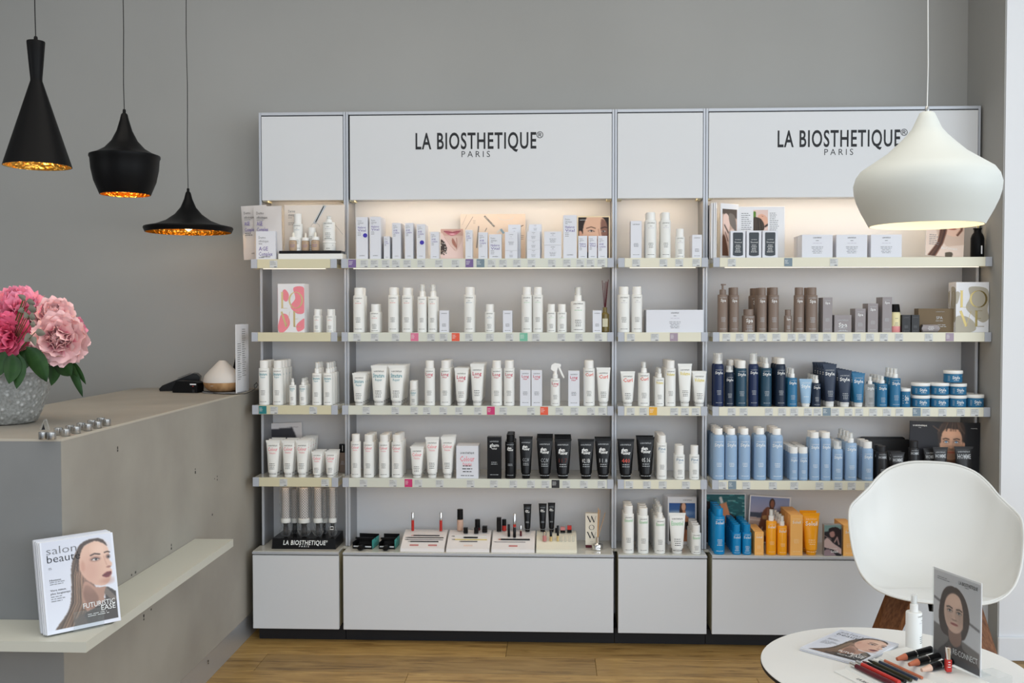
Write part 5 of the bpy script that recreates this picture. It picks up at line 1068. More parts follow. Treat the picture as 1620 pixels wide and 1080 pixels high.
link('lettering', Lab().greek(0, .024, .03, .006, 3, 'white', 3).mesh(lambda x, z: (x, -.0168, z)), plw)
Yq = YS+.03; q = P(1416, 500, Yq); hq = P(1416, 481, Yq).z-z1
bc = thing('two_tone_bottle', 'bottle of yellow-over-pink liquid with a black cap', 'bottle', (q.x, Yq, z1)); r_q = span(1408, 1424, Yq)/2
MB().lathe([(r_q*.93, 0), (r_q, .002), (r_q, hq*.22), ], PL['pinkliq'], 18, cap1=False).lathe([(r_q, hq*.22), (r_q, hq*.66), (r_q*.8, hq*.72)], PL['cream'], 18, cap0=False).build('body', bc); MB().lathe([(r_q*.95, hq*.723), (r_q*.78, hq*.98), (r_q*.7, hq)], M_blkm, 18).build('cap', bc); link('lettering', Lab().greek(0, hq*.5, .02, .006, 1, 'grey').greek(0, hq*.35, .02, .006, 3, 'grey').mesh(cyl_fn(r_q)), bc)
# ---- fourth shelf: card, cologne, trays, man poster
z3 = ZS[3]+.0004; Yc_ = YB-.03; W3 = span(419, 475, Yc_); h = P(446, 670, Yc_).z-z3
pc = Paint(40, 60, .6, (226, 224, 226)); pc.poly([(0.02, .13), (.42, .10), (.56, .5), (.56, 1), (.02, 1)], (60, 60, 66), 1)
o = flat_card('showcard', 'white and dark grey showcard behind the pink-lettered tubes', 'card', W3-.01, h, (P(449, 700, Yc_).x+.014, Yc_-.006, z3+.0032), pc, lean=.05, roll=-.03); link('lettering', Lab().text('LA BIOSTHETIQUE', W3*.20, h*.90, .003, W3*.32, 'black').mesh(front(-.0008)), o)
Yc_ = YS+.16; q = P(543, 720, Yc_); wc_ = span(535, 548, Yc_)
o = thing('perfume_bottle', 'grey perfume bottle with black square cap, back right of the narrow bay', 'bottle', (min(q.x, BAYS['L1']['u'][1]-.0125-wc_/2), Yc_, z3)); hh = P(541, 702, Yc_).z-z3
MB().box(-wc_/2, wc_/2, -.012, .012, 0, hh*.70, PL['spa'], .002).build('body', o); MB().box(-wc_*.42, wc_*.42, -.011, .011, hh*.703, hh, M_blk, .001).build('cap', o); link('lettering', Lab().bar(-.001, .001, hh*.76, hh*.96, 'white').greek(0, hh*.4, .02, .006, 3, 'silver').mesh(front(-.0121)), o)
for i, (x0, x1, yt, yy) in enumerate(((1361, 1432, 691, YB-.028), (1366, 1441, 695, YB-.05))):
    h = P(1400, yt, yy).z-z3; w_ = span(x0, x1, yy)
    o = thing('black_tray', ['farther', 'nearer'][i]+' of two black rounded trays leaning on the back panel', 'tray', (P((x0+x1)/2, 720, yy).x, yy, z3), 0, 'black trays on the fourth shelf', rx=-.06)
    rr_ = .012; pts = [(-w_/2, 0), (w_/2, 0), (w_/2, h-rr_), (w_/2-rr_*.3, h-rr_*.3), (w_/2-rr_, h), (-w_/2+rr_, h), (-w_/2+rr_*.3, h-rr_*.3), (-w_/2, h-rr_)]
    fixn(MB().prism(pts, 0, .006, M_blkm if i == 0 else solid('black_tray_face', (52, 53, 56), .5), 'y').build('tray_body', o)); fixn(MB().prism([(a*.97, b*.985+.001) for a, b in pts], -.003, -.0005, solid('black_tray_face', (52, 53, 56), .5), 'y').build('tray_face', o))
Ym = YS+.088; Wm = span(1441.5, 1549, Ym); h = P(1495, 669, Ym).z-z3
o = flat_card('man_poster', 'black poster of a stubbled dark-haired man behind the charcoal tubes', 'poster', Wm, h, (P(1493, 720, Ym).x, Ym, z3+.0045), man_pic(), lean=.03, th=.006, m=M_blk, margin=.0, roll=.03)
link('lettering', Lab().text('LA BIOSTHETIQUE', -Wm*.46, h*.91, .0055, Wm*.20, 'white', al='l', off=.02).text('PARIS', -Wm*.36, h*.88, .0022, Wm*.04, 'white').text('HOMME', Wm*.46, h*.89, .003, Wm*.09, 'white', al='r').mesh(front(-.0010)), o)
# ---- worktop posters
z4 = ZW+.0004
for i in range(3):
    yy = YB-.018-.010*(2-i)*-1-.02+0.0-i*.016; x0, x1 = ((1050, 1099), (1053, 1101), (1056.5, 1102))[i]; yt = (782, 784.5, 786)[i]
    h = P(1080, yt, yy).z-z4; Wp_ = span(x0, x1, yy)
    pc = girl_sea_pic() if i == 2 else None
    o = flat_card('beach_showcard', ['rearmost white card', 'middle white card', 'front card showing a woman against blue sea'][i]+' of three stacked showcards', 'card', Wp_, h, (P((x0+x1)/2, 820, yy).x, yy, z4), None, lean=.03, group='showcards behind the white bottles')
    if i == 2:
        link('print', pc.mesh(Wp_*.90, h*.80), o, (0, -.0005, h*.07)); link('lettering', Lab().text('LA BIOSTHETIQUE', Wp_*.18, h*.925, .0035, Wp_*.30, 'black', off=.01).mesh(front(-.0006)), o)
Yw = YB-.04; Wx0 = BAYS['R']['u'][0]+.014; Wx1 = P(1180, 800, Yw).x
h = P(1150, 781, Yw).z-z4; flat_card('water_showcard', 'card showing turquoise water behind the turquoise bottles', 'card', Wx1-Wx0, h, ((Wx0+Wx1)/2, Yw, z4), water_pic(), lean=.04, margin=.02)
h = P(1212, 784, Yw).z-z4; flat_card('sunset_showcard', 'tilted card of a woman in a gold bikini on a beach', 'card', span(1182, 1246, Yw), h-.006, (P(1214, 800, Yw).x, Yw-.012, z4+.0060), beach_pic(), lean=.04, margin=.03, roll=.06)
Yx = YS+.03; wx = span(1306, 1330, Yx); h = P(1316, 829, Yx).z-z4
o = thing('photo_carton', 'dark photo-printed carton between the orange tubes and pale cartons', 'box', (P(1316, 850, Yx).x, Yx, z4)); wx = span(1303, 1330, Yx)
MB().box(-wx/2, wx/2, -.016, .016, 0, h, PL['grey'], .0005).build('carton', o); link('print', wave_box_pic().mesh(wx*.98, h*.99), o, (0, -.0164, .0005)); link('lettering', Lab().text('LA BIOSTHETIQUE', .002, h*.22, .0035, wx*.45, 'white').text('Soleil', .006, h*.10, .010, wx*.4, 'white', off=.01).mesh(front(-.0168)), o)

# =================================================================== BRUSH DISPLAY, PADDLE BRUSHES, TESTERS (worktop, left bays)
M_bris = solid('brush_bristle', (30, 30, 32), .7)
Yb0 = YS+.045
q0 = P(430, 872, Yb0); q1 = P(531, 872, Yb0); zt = P(480, 852, Yb0).z-z4
bd = thing('brush_display_stand', 'black brush display box with white shop lettering in the narrow left bay', 'display stand', ((q0.x+q1.x)/2, Yb0, z4)); hw = (q1.x-q0.x)/2
V = [(-hw, 0, 0), (hw, 0, 0), (hw*1.02, .15, 0), (-hw*.96, .15, 0), (-hw*.985, .006, zt), (hw*.985, .006, zt), (hw*1.0, .15, zt+.004), (-hw*.93, .15, zt+.004)]
MB().add(V, [(0, 1, 5, 4), (1, 2, 6, 5), (2, 3, 7, 6), (3, 0, 4, 7), (4, 5, 6, 7), (0, 3, 2, 1)], M_blk).build('box', bd)
Lg = logo_lab(0, zt*.40, hw*1.32, zt*.42, 'white'); link('lettering', Lg.mesh(lambda x, z: (x+z*.12, .006*z/zt-.0006, z)), bd)
def round_brush(px, w_px, Yy, label, topy=770, tilt=0.0):
    x = P(px, 800, Yy).x; zb_ = z4+zt+.0045; zc_ = P(px, 826, Yy).z-zb_; ztop_ = min(P(px, topy, Yy).z, ZS[3]-.025)-zb_; r = w_px/2/F*Yy
    T = thing('round_hairbrush', label, 'hairbrush', (x, Yy, zb_), 0, 'bagged round brushes in the display box', ry=tilt)
    MB().lathe([(r*.34, 0), (r*.5, .006), (r*.55, zc_*.5), (r*.45, zc_*.8), (r*.62, zc_)], M_blk, 14).build('handle', T)
    MB().lathe([(r*.98, zc_+.0004), (r*1.0, zc_+.003), (r*1.0, zc_+.016), (r*.9, zc_+.019)], M_wp, 20).build('collar', T)
    n = 11; rows = int((ztop_-zc_-.024)/.0058); b = MB().lathe([(r*.80, zc_+.0195), (r*.80, ztop_-.003), (r*.6, ztop_)], PL['foil'], 20).build('barrel', T)
    h = MB()
    for j in range(rows):
        zz = zc_+.024+j*.0058
        for i in range(n):
            t = 2*math.pi*(i+.5*(j % 2))/n; c, s_ = math.cos(t), math.sin(t); R_ = r*.803; dx, dy = -s_*r*.125, c*r*.125
            h.add([(R_*c+dx, R_*s_+dy, zz), (R_*c, R_*s_, zz+.0021), (R_*c-dx, R_*s_-dy, zz), (R_*c, R_*s_, zz-.0021)], [(0, 1, 2, 3)], M_blk)
    o = h.build('barrel_hole', b); o['kind'] = 'stuff'
    br = MB()
    for j in range(0, rows, 2):
        zz = zc_+.025+j*.0058
        for i in range(12):
            t = 2*math.pi*(i+.25*(j % 4))/12; c, s_ = math.cos(t), math.sin(t)
            br.add([(r*.8*c, r*.8*s_, zz-.0005), (r*.8*c, r*.8*s_, zz+.0005), (r*1.02*c, r*1.02*s_, zz)], [(0, 1, 2)], M_bris)
    o = br.build('bristles', b); o['kind'] = 'stuff'
    V = []; Fc = []; m_ = 16; rg = random.Random(px)
    for k in range(12):
        zz = -.001+(ztop_+.004)*k/11; base = r*1.18 if zz > zc_*.9 else r*(.75+.45*abs(math.sin(k*1.7)))
        for i in range(m_): t = 2*math.pi*i/m_; rr2 = base*(1+rg.uniform(-.09, .12)); V.append((rr2*math.cos(t), rr2*math.sin(t), max(zz+.0012, .0005)))
    for k in range(11):
        for i in range(m_): j = (i+1) % m_; Fc.append((k*m_+i, k*m_+j, (k+1)*m_+j, (k+1)*m_+i))
    MB().add(V, Fc, M_film).build('plastic_bag', T)
    return T
Yr = YS+.085
round_brush(452, 15.5, Yr, 'bagged silver round brush, leftmost in the black display box'); round_brush(481, 18.5, Yr+.003, 'thickest bagged silver round brush, second in the display box'); round_brush(503, 14.5, Yr, 'bagged silver round brush, third in the display box'); t_ = round_brush(526, 12.5, Yr+.002, 'thinnest bagged round brush with a barcode slip, rightmost in display box')
link('barcode_slip', Lab().bar(-.007, .007, .030, .045, 'white').bar(-.0055, .0055, .033, .042, 'grey').mesh(front(-.0155)), t_)
round_brush(466, 14, Yr+.055, 'bagged round brush in back row behind the leftmost one', 772); round_brush(512, 13, Yr+.055, 'bagged round brush in back row behind the third one', 772)
def paddle(px0, px1, ytop, loff, label, rz):
    Yp = YS+.108; x = P((px0+px1)/2, 860, Yp).x
    T = thing('paddle_brush', label, 'hairbrush', (x, Yp, z4), rz, 'boxed paddle brushes on the worktop'); w_ = (px1-px0)/F*Yp*.86; h = .040
    b = MB(); t_ = .0012; d = .10
    b.box(-w_/2, w_/2, -d/2, d/2, 0, t_, M_blk).box(-w_/2, -w_/2+t_, -d/2, d/2, t_, h*.7, M_blk).box(w_/2-t_, w_/2, -d/2, d/2, t_, h, PL['teal']).box(-w_/2, w_/2, d/2-t_, d/2, t_, h*1.15, M_blk).box(-w_/2, w_/2, -d/2, -d/2+t_, t_, h*.35, M_blk)
    b.box(-w_/2-.002, w_/2+.001, -.004, -.001, h*.78, h, M_blk); b.build('box_sleeve', T)
    MB().lathe([(w_*.30, .0018), (w_*.40, .004), (w_*.41, .011), (w_*.36, .014)], M_blkm, 22, sy=1.0).build('brush_head', T)
    bb_ = MB(); 
    for i in range(9):
        for j in range(7):
            x_, y_ = (i-4)*w_*.075, (j-3)*w_*.09
            if math.hypot(x_, y_) < w_*.34: bb_.tube([(x_, y_, .0145), (x_, y_, .024)], .0008, M_bris, 4)
    o = bb_.build('bristles', T); o['kind'] = 'stuff'
    MB().box(-.013, .013, -d/2-.042, -d/2+.004, .0016, .020, M_blkm, .007).build('handle', T); MB().box(-w_*.44, w_*.44, -d/2-.0025, -d/2-.0004, h*.20, h*.34, PL['silver'] if 'silver' in PL else INK['silver']).build('sleeve_edge', T)
    return T
paddle(560, 598, 840, 0, 'black paddle brush in a teal-sided sleeve, left one', -.12); paddle(601, 631, 834, 0, 'black paddle brush in a teal-sided sleeve, right one beside the testers', -.05)
M_tst = solid('tester_cream_white', (234, 230, 229), .3)
def tester(x0, x1, label, pal=True, m=None):
    Ya = YS+.016; a, b_ = P(x0, 872, Ya).x, P(x1, 872, Ya).x; w_ = b_-a
    T = thing('tester_display', label, 'display stand', ((a+b_)/2, Ya, z4), 0, 'white make-up tester stands on the worktop'); m = m or M_tst
    prof = [(0, 0), (0, .014), (.006, .0165)]; top = [(.006+.154*t, .0165+.0435*math.sin(t*math.pi/2)**1.1) for t in np.linspace(.08, 1, 9)]; prof += top; prof += [(.165, .060), (.165, 0)]
    fixn(MB().prism([(y, z) for y, z in prof], -w_/2+.001, w_/2-.001, m, 'x').build('stand', T))
    def zs(y): t = (y-.006)/.154; return .0165+.0435*math.sin(min(1, max(0, t))*math.pi/2)**1.1
    if pal:
        for k, c in enumerate(pal):
            xx = -w_*.2+w_*.42*k/max(1, len(pal)-1) if len(pal) > 1 else 0; y = .022
            MB().box(xx-w_*.10, xx+w_*.10, -.005, .005, 0, .0012, PL[c], .0003).build('powder_pan', T, (0, y, zs(y)+.0006), (.42, 0, 0))
    return T, w_, zs
def lay(T, zs, y, x0, x1, r, body, tip=None, label=None, cat='pencil', name='cosmetic_pencil', grp='pencils lying on the tester stands', dy=0.0, cx=0.0):
    """pencil lying across a tester stand, a thing of its own"""
    L0 = T.location; o = thing(name, label, cat, (L0.x+(x0+x1)/2, L0.y+y, L0.z+zs(y)+r*1.15+.0004), dy, grp); hl = (x1-x0)/2
    MB().tube([(-hl*.82, 0, 0), (hl, 0, 0)], r, body, 8).build('barrel', o); MB().tube([(-hl, 0, 0), (-hl*.825, 0, 0)], r*.3, tip or body, 8, r1=r*.95).build('tip', o)
    return o
def stand_item(kind, T, zs, px, w_px, ytop, ybase, mats, label, cat='lipstick', name='lipstick', Yoff=None):
    Yy = T.location.y+(Yoff if Yoff is not None else .135); x = P(px, 840, Yy).x; zb_ = T.location.z+zs(Yy-T.location.y)+.0025+ (0.0 if Yoff is None else .0005); h = P(px, ytop, Yy).z-zb_; r = w_px/2/F*Yy
    o = thing(name, label, cat, (x, Yy, zb_)); cap, body, k = mats or (M_blk, M_blk, .5)
    if kind == 'sq':
        MB().box(-r, r, -r, r, 0, h*k-.0003, body, .0008).build('body', o); MB().box(-r*.96, r*.96, -r*.96, r*.96, h*k, h, cap, .0008).build('cap', o)
    elif kind == 'tb':
        parts, _, _ = make('tube', 'glam', r*2, h); [link(n, me, o) for n, me in parts]
    else:
        MB().lathe([(r*.95, 0), (r, .001), (r, h*k-.0003)], body, 12).build('body', o); MB().lathe([(r*.96, h*k), (r*.94, h-.0008), (r*.85, h)], cap, 12).build('cap', o)
    return o
T1, w1, zs1 = tester(633, 703, 'white tester stand with two rose powder pans and upright glosses', ('rose', 'rose')); T2, w2, zs2 = tester(705.5, 774.5, 'white tester stand with the tall foundation bottle on it', ('beige',)); T3, w3, zs3 = tester(777, 846, 'white tester stand with black carton and orange-red bottle on it', ('rose',)); T4, w4, zs4 = tester(848, 913, 'cream tester stand with two black tubes, beside the reed diffuser', None, solid('tester_cream', (234, 230, 212), .3))
stand_item('cy', T1, zs1, 653, 4.6, 810, 843, (M_chrome, PL['redlip'], .58), 'coral lip gloss with chrome cap, left of the upright pair', 'lip gloss', 'lip_gloss'); stand_item('cy', T1, zs1, 697.5, 4.6, 810, 843, (M_chrome, PL['redlip'], .58), 'red lip gloss with chrome cap, right of the upright pair', 'lip gloss', 'lip_gloss')
lay(T1, zs1, .088, -w1*.32, w1*.34, .0022, M_blk, PL['rose'], 'black pencil lying uppermost on the tester with rose pans'); lay(T1, zs1, .072, -w1*.44, w1*.44, .002, PL['pencil'], INK['black'], 'dark brown pencil lying second on the tester with rose pans')
lay(T1, zs1, .058, -w1*.44, w1*.44, .002, PL['spabox'], INK['black'], 'grey pencil lying third on the tester with rose pans'); lay(T1, zs1, .044, -w1*.36, w1*.34, .0022, M_blk, M_steel, 'black pencil lying lowest on the tester with rose pans')
stand_item('cy', T2, zs2, 728, 10, 805, 841, (M_blk, PL['skin'], .52), 'clear foundation bottle with beige liquid and black cap', 'bottle', 'foundation_bottle', .145); stand_item('cy', T2, zs2, 755.5, 9, 821, 841, (M_blk, PL['maroon'], .25), 'dark red nail bottle with tall black cap', 'bottle', 'nail_bottle', .148)
stand_item('sq', T2, zs2, 736.8, 6.8, 834, 846, (M_blk, M_blk, .5), 'black square lipstick beside the foundation bottle', Yoff=.112); stand_item('sq', T2, zs2, 753.5, 6.8, 834, 846, (M_blk, M_blk, .5), 'black square lipstick before the dark red nail bottle', Yoff=.112); stand_item('sq', T2, zs2, 767, 8, 831.5, 842, (M_blk, M_blk, .5), 'black square lipstick at right end of the foundation tester', Yoff=.125)
lay(T2, zs2, .085, -w2*.42, w2*.42, .0018, M_wp, INK['black'], 'white pencil lying uppermost on the foundation tester'); lay(T2, zs2, .074, -w2*.14, w2*.2, .0030, M_blk, M_blk, 'thick black pencil lying on the foundation tester'); lay(T2, zs2, .061, -w2*.4, w2*.42, .0018, PL['yellowpen'], INK['black'], 'yellow-green pencil lying on the foundation tester'); lay(T2, zs2, .048, -w2*.22, w2*.2, .0018, M_blk, M_blk, 'thin black pencil lying lowest on the foundation tester')
stand_item('sq', T3, zs3, 789.5, 7.5, 818, 843, (M_blk, M_blk, .8), 'tall black make-up carton on the third tester stand', 'box', 'make_up_carton', .138); stand_item('cy', T3, zs3, 797.6, 7.2, 821, 842, (M_blk, PL['redlip'], .46), 'orange-red nail bottle with black cap', 'bottle', 'nail_bottle', .145)
stand_item('cy', T3, zs3, 814, 5, 812, 840, (M_chrome, PL['redlip'], .4), 'red lip gloss with chrome cap behind a black mascara', 'lip gloss', 'lip_gloss', .138); stand_item('tb', T3, zs3, 834.5, 13, 797, 841, None, 'glossy black make-up tube on the third tester stand', 'tube', 'make_up_tube', .138)
stand_item('cy', T3, zs3, 805, 4.2, 829, 855, (M_blk, M_blk, .4), 'black liner pen standing on the third tester', 'mascara', 'liner_pen', .085); stand_item('cy', T3, zs3, 814, 5, 834, 857, (M_blk, M_blk, .3), 'black mascara standing centre of the third tester', 'mascara', 'mascara', .08); stand_item('cy', T3, zs3, 824, 3.4, 831, 853, (M_chrome, PL['maroon'], .5), 'thin dark red lip gloss on the third tester', 'lip gloss', 'lip_gloss', .09)
lay(T3, zs3, .062, -w3*.36, w3*.38, .0032, M_blk, PL['rust'], 'long black brush lying across the third tester', 'brush', 'make_up_brush', 'pencils lying on the tester stands'); lay(T3, zs3, .047, -w3*.46, w3*.28, .0016, PL['spabox'], INK['black'], 'thin grey pencil lying on the third tester')
stand_item('tb', T4, zs4, 858.5, 13, 796, 841, None, 'left glossy black tube on the cream tester stand', 'tube', 'make_up_tube', .14); stand_item('tb', T4, zs4, 872.5, 12, 795, 842, None, 'right glossy black tube on the cream tester stand', 'tube', 'make_up_tube', .14)
stand_item('cy', T4, zs4, 861.5, 6.5, 841, 865, (M_chrome, PL['rose'], .62), 'pink lip gloss on the cream tester stand', 'lip gloss', 'lip_gloss', .055); stand_item('cy', T4, zs4, 871.5, 4.4, 839, 866, (M_blk, M_goldf, .45), 'gold-cased mascara on the cream tester stand', 'mascara', 'mascara', .055); stand_item('cy', T4, zs4, 882.5, 4, 831, 865, (M_blk, M_goldf, .35), 'taller black mascara on the cream tester stand', 'mascara', 'mascara', .055); stand_item('sq', T4, zs4, 880.5, 4.6, 835, 845, (M_blk, M_blk, .5), 'small black lipstick behind the mascaras', Yoff=.125)
stand_item('sq', T4, zs4, 890.3, 7.6, 833, 844, (PL['rose'], M_blk, .42), 'rose-topped lipstick on the cream tester stand', Yoff=.13); stand_item('sq', T4, zs4, 900.8, 7, 831, 843, (PL['redlip'], M_blk, .42), 'red-topped lipstick at right of the cream tester', Yoff=.13)
for i in range(4):
    Yy = T4.location.y+.055; MB().lathe([(.0055, 0), (.006, .002), (.006, .026)], M_acryl, 12, cap1=False).build('clear_holder', T4, (P(888+i*6.3, 855, Yy).x-T4.location.x, .055, zs4(.055)+.0015))
Yv = YS+.13; q = P(936, 850, Yv); h = P(936, 811, Yv).z-z4
wo = thing('wow_carton', 'cream carton with black hatched letters and maroon foot', 'box', (q.x, Yv, z4+.0115), -.05); ww = span(926, 945.5, Yv)
MB().box(-ww/2, ww/2, -.012, .012, 0, h-.0115, PL['ivory'], .0006).build('carton', wo); mk = thing('maroon_box', 'low maroon box under the cream hatched-letter carton', 'box', (q.x, Yv, z4), -.05); MB().box(-ww*.48, ww*.48, -.014, .014, 0, .008, PL['maroon'], .0006).box(-ww*.5, ww*.5, -.015, .015, .0081, .011, PL['maroon'], .0006).build('body', mk)
L_ = Lab(); hh = h-.0115
for r0 in (.72, .22):
    for k, (u0, u1) in enumerate(((-.34, -.10), (-.02, .20))): seg(L_, u0*ww, (r0+.2)*hh, u1*ww, r0*hh, ww*.085, 'black')
    for k, (u0, u1) in enumerate(((-.10, .02), (.20, .34))): seg(L_, u0*ww, r0*hh, u1*ww, (r0+.2)*hh, ww*.02, 'black')
for k in range(16):
    t0, t1 = 2*math.pi*k/16, 2*math.pi*(k+1)/16; seg(L_, ww*.20*math.cos(t0), hh*.56+ww*.20*math.sin(t0), ww*.20*math.cos(t1), hh*.56+ww*.20*math.sin(t1), .0008+.0018*abs(math.cos(t0)), 'black')
L_.greek(0, hh*.12, ww*.4, .003, 1, 'grey'); link('lettering', L_.mesh(front(-.0124)), wo)
Yv = YS+.085; q = P(945, 860, Yv); hd = P(945, 849, Yv).z-z4
T = thing('reed_diffuser', 'low silver glass reed diffuser beside the cream hatched-letter carton', 'reed diffuser', (q.x, Yv, z4))
MB().lathe([(.021, 0), (.024, .003), (.0245, .018), (.020, .026), (.0095, .030), (.0095, hd)], M_chrome, 22).build('bottle', T); MB().box(-.009, .009, -.0252, -.0246, .007, .017, M_paper).build('bottle_label', T)
for dx, dy, l in ((.004, .01, .125), (.012, .0, .118), (.034, .004, .105), (.006, -.006, .120)): MB().tube([(dx*.1, dy*.1, hd+.0005), (dx, dy, hd+l)], .0012, solid('tan_reed', (205, 158, 104), .6), 6).build('reed', T)

# =================================================================== PENDANT LAMPS
def pendant(name, label, cx, Y, prof_px, outer, inner, cordm, cordr, power, col, group=None, capm=None, bulb=(1.0, .62, .25), bulbpos=None, bs=8, n=56, rim=.0025):
    ybot = prof_px[-1][1]; base = P(cx, ybot, Y); T = thing(name, label, 'pendant lamp', (base.x, base.y, base.z), 0, group)
    pr = [(r/F*Y, P(cx, y, Y).z-base.z) for r, y in prof_px]
    th = rim
    top_z = pr[0][1]
    MB().lathe(pr, outer, n, cap0=True, cap1=False).lathe([pr[-1], (pr[-1][0]-th, pr[-1][1])], outer, n, cap0=False, cap1=False).build('shade', T)
    MB().lathe([(max(r-th, .002), z-(th if i < len(pr)-1 else 0)) for i, (r, z) in enumerate(pr)][::-1], inner, n, cap0=False, cap1=True).build('shade_lining', T)
    MB().lathe([(.0055, top_z+.0003), (.0055, top_z+.010), (.004, top_z+.014)], capm or outer, 12).build('cord_grip', T)
    zc_ = 3.4505-base.z; zs0 = top_z+.0143; w_ = random.Random(int(cx)); pts = [(.0015*math.sin(k*1.3+cx), 0, zs0+(zc_-.03-zs0)*k/14) for k in range(15)]; pts[0] = (0, 0, zs0)
    MB().tube(pts, cordr, cordm, 6).build('cord', T); MB().lathe([(.05, zc_-.025), (.05, zc_-.0002)], outer, 24).build('ceiling_rose', T)
    bz = pr[-1][1]+(bulbpos if bulbpos is not None else .06)
    MB().lathe([(.013, bz+.055), (.013, bz+.022)], M_blk if outer is not M_white_lamp else M_wp, 12).build('lamp_socket', T)
    MB().lathe([(.002, bz-.03), (.014, bz-.022), (.020, bz-.005), (.016, bz+.012), (.011, bz+.0215)], mat('bulb_'+name, (1, .9, .7), .4, emit=bulb, estr=bs, build=noisebump(5, 0, .001)), 14).build('bulb', T)
    l = bpy.data.lights.new('bulb_light', 'POINT'); l.energy = power; l.color = col; l.shadow_soft_size = .02; lo = bpy.data.objects.new('bulb_light', l); COL.objects.link(lo); lo.location = (base.x, base.y, base.z+bz-.045)
    return T
G_ = 'black pendants with brass lining'
pendant('pendant_lamp', 'tall narrow black cone pendant with pinched waist, leftmost', 59.5, 2.93, [(5, 65), (13.5, 65.5), (13.8, 67), (11.5, 95), (9, 124), (9, 128), (51.5, 263)], M_blkm, M_gold, M_blk, .0016, .8, (1, .70, .36), G_, bulbpos=.10)
pendant('pendant_lamp', 'round-bodied black pendant with flared rim, middle of three', 198.2, 3.5, [(3, 179), (5, 181), (7, 190), (12, 207), (20, 223), (31, 235), (43, 242), (54, 246), (54.3, 249), (52.8, 252), (51.5, 268), (47.5, 287), (38.8, 308)], M_blkm, M_gold, M_blk, .0016, .6, (1, .62, .25), G_, bulbpos=.045)
pendant('pendant_lamp', 'wide flat black disc pendant, rightmost of three', 298.3, 4.12, [(2.5, 303), (4, 305), (6.5, 315), (12, 328), (21, 339), (35, 349), (52, 355.5), (68.5, 359), (69.3, 361), (66.5, 367.5)], M_blkm, M_gold, M_blk, .0016, .4, (1, .64, .28), G_, bulbpos=.035)
pendant('pendant_lamp', 'large white onion-shaped pendant hanging above the round table', 1464.7, 2.6, [(8, 177), (11, 179), (15, 188), (22, 204), (30, 214), (38, 222.5), (58, 242), (84, 260), (97, 269), (104, 279), (107.5, 292), (106.5, 305), (103, 318), (96, 334), (84, 357)], M_white_lamp, mat('white_lamp_lining', (0.72, 0.70, 0.62), .6, build=noisebump(10, 0, .001)), M_wp, .0013, 0.9, (1, .84, .60), None, capm=M_steel, bulb=(1, .85, .6), bulbpos=.09, bs=4)

# =================================================================== THINGS ON THE COUNTER
zc = CT+.0009
def on_counter(px, py): return PZ(px, py, CT)
# steel tealight cups
cup = [(.0118, 0), (.0120, .0006), (.0120, .0186), (.0116, .0190), (.0105, .0190), (.0102, .003)]
cme = [('cup', MB().lathe(cup, M_steel, 24).mesh('cup')), ('candle', MB().lathe([(.0100, .0032), (.0100, .0140)], M_wp, 20).mesh('candle'))]
fr_px = [(78, 696), (101, 690.5), (117.5, 686.5), (136, 682), (151.5, 678), (166, 674)]; bk_px = [(63.5, 696), (88, 689), (106.5, 685), (124, 680.5), (141, 676), (156, 672)]
ordn = ['first', 'second', 'third', 'fourth', 'fifth', 'sixth']
for rowi, L_p in enumerate((fr_px, bk_px)):
    prev = None
    for i, (px, py) in enumerate(L_p):
        q = on_counter(px, py); q.y += .012
        if rowi == 1: q.x -= .0; q.y += .004
        o = thing('tealight_cup', f"{ordn[i]} steel tealight cup from the vase, {'nearer' if rowi == 0 else 'farther'} row on the counter", 'candle holder', (q.x, q.y, zc), 0, 'steel tealight cups in a chain')
        for n, me in cme: link(n, me, o)
# vase
YV = 3.03; qv = on_counter(9, 690); vx = P(7, 640, YV).x; VZ = zc
vr = lambda px: px/F*YV
vs_ = thing('vase', 'grey pebble-textured stone vase with smooth white collar, holding peonies', 'vase', (vx, YV, VZ))
zv = lambda py: (690.5-py)/F*YV
MB().lathe([(vr(45), .001), (vr(49), .006), (vr(56), zv(672)), (vr(64), zv(650)), (vr(70), zv(628)), (vr(72.5), zv(610)), (vr(72.6), zv(607))], M_stone, 48, cap1=False).build('body', vs_)
MB().lathe([(vr(72.6), zv(606.8)), (vr(73), zv(595)), (vr(73.4), zv(578)), (vr(71.5), zv(577)), (vr(70), zv(590)), (vr(60), zv(640)), (vr(40), zv(680))], solid('vase_collar', (200, 196, 202), .35), 48, cap0=False).build('collar', vs_)
MB().lathe([(vr(66), zv(600)), (vr(66), zv(599))], M_walnut, 24).build('soil', vs_)
sw = thing('acrylic_card_stand', 'tiny clear acrylic wedge beside the base of the vase', 'card stand', (*on_counter(70, 680)[:2], zc), .3)
fixn(MB().prism([(-.012, 0), (.014, 0), (.006, .030), (.001, .030)], -.008, .008, M_acryl).build('wedge', sw)); MB().prism([(-.006, .001), (.004, .001), (.0, .018)], -.0084, -.0082, M_black).build('dark_insert', sw)
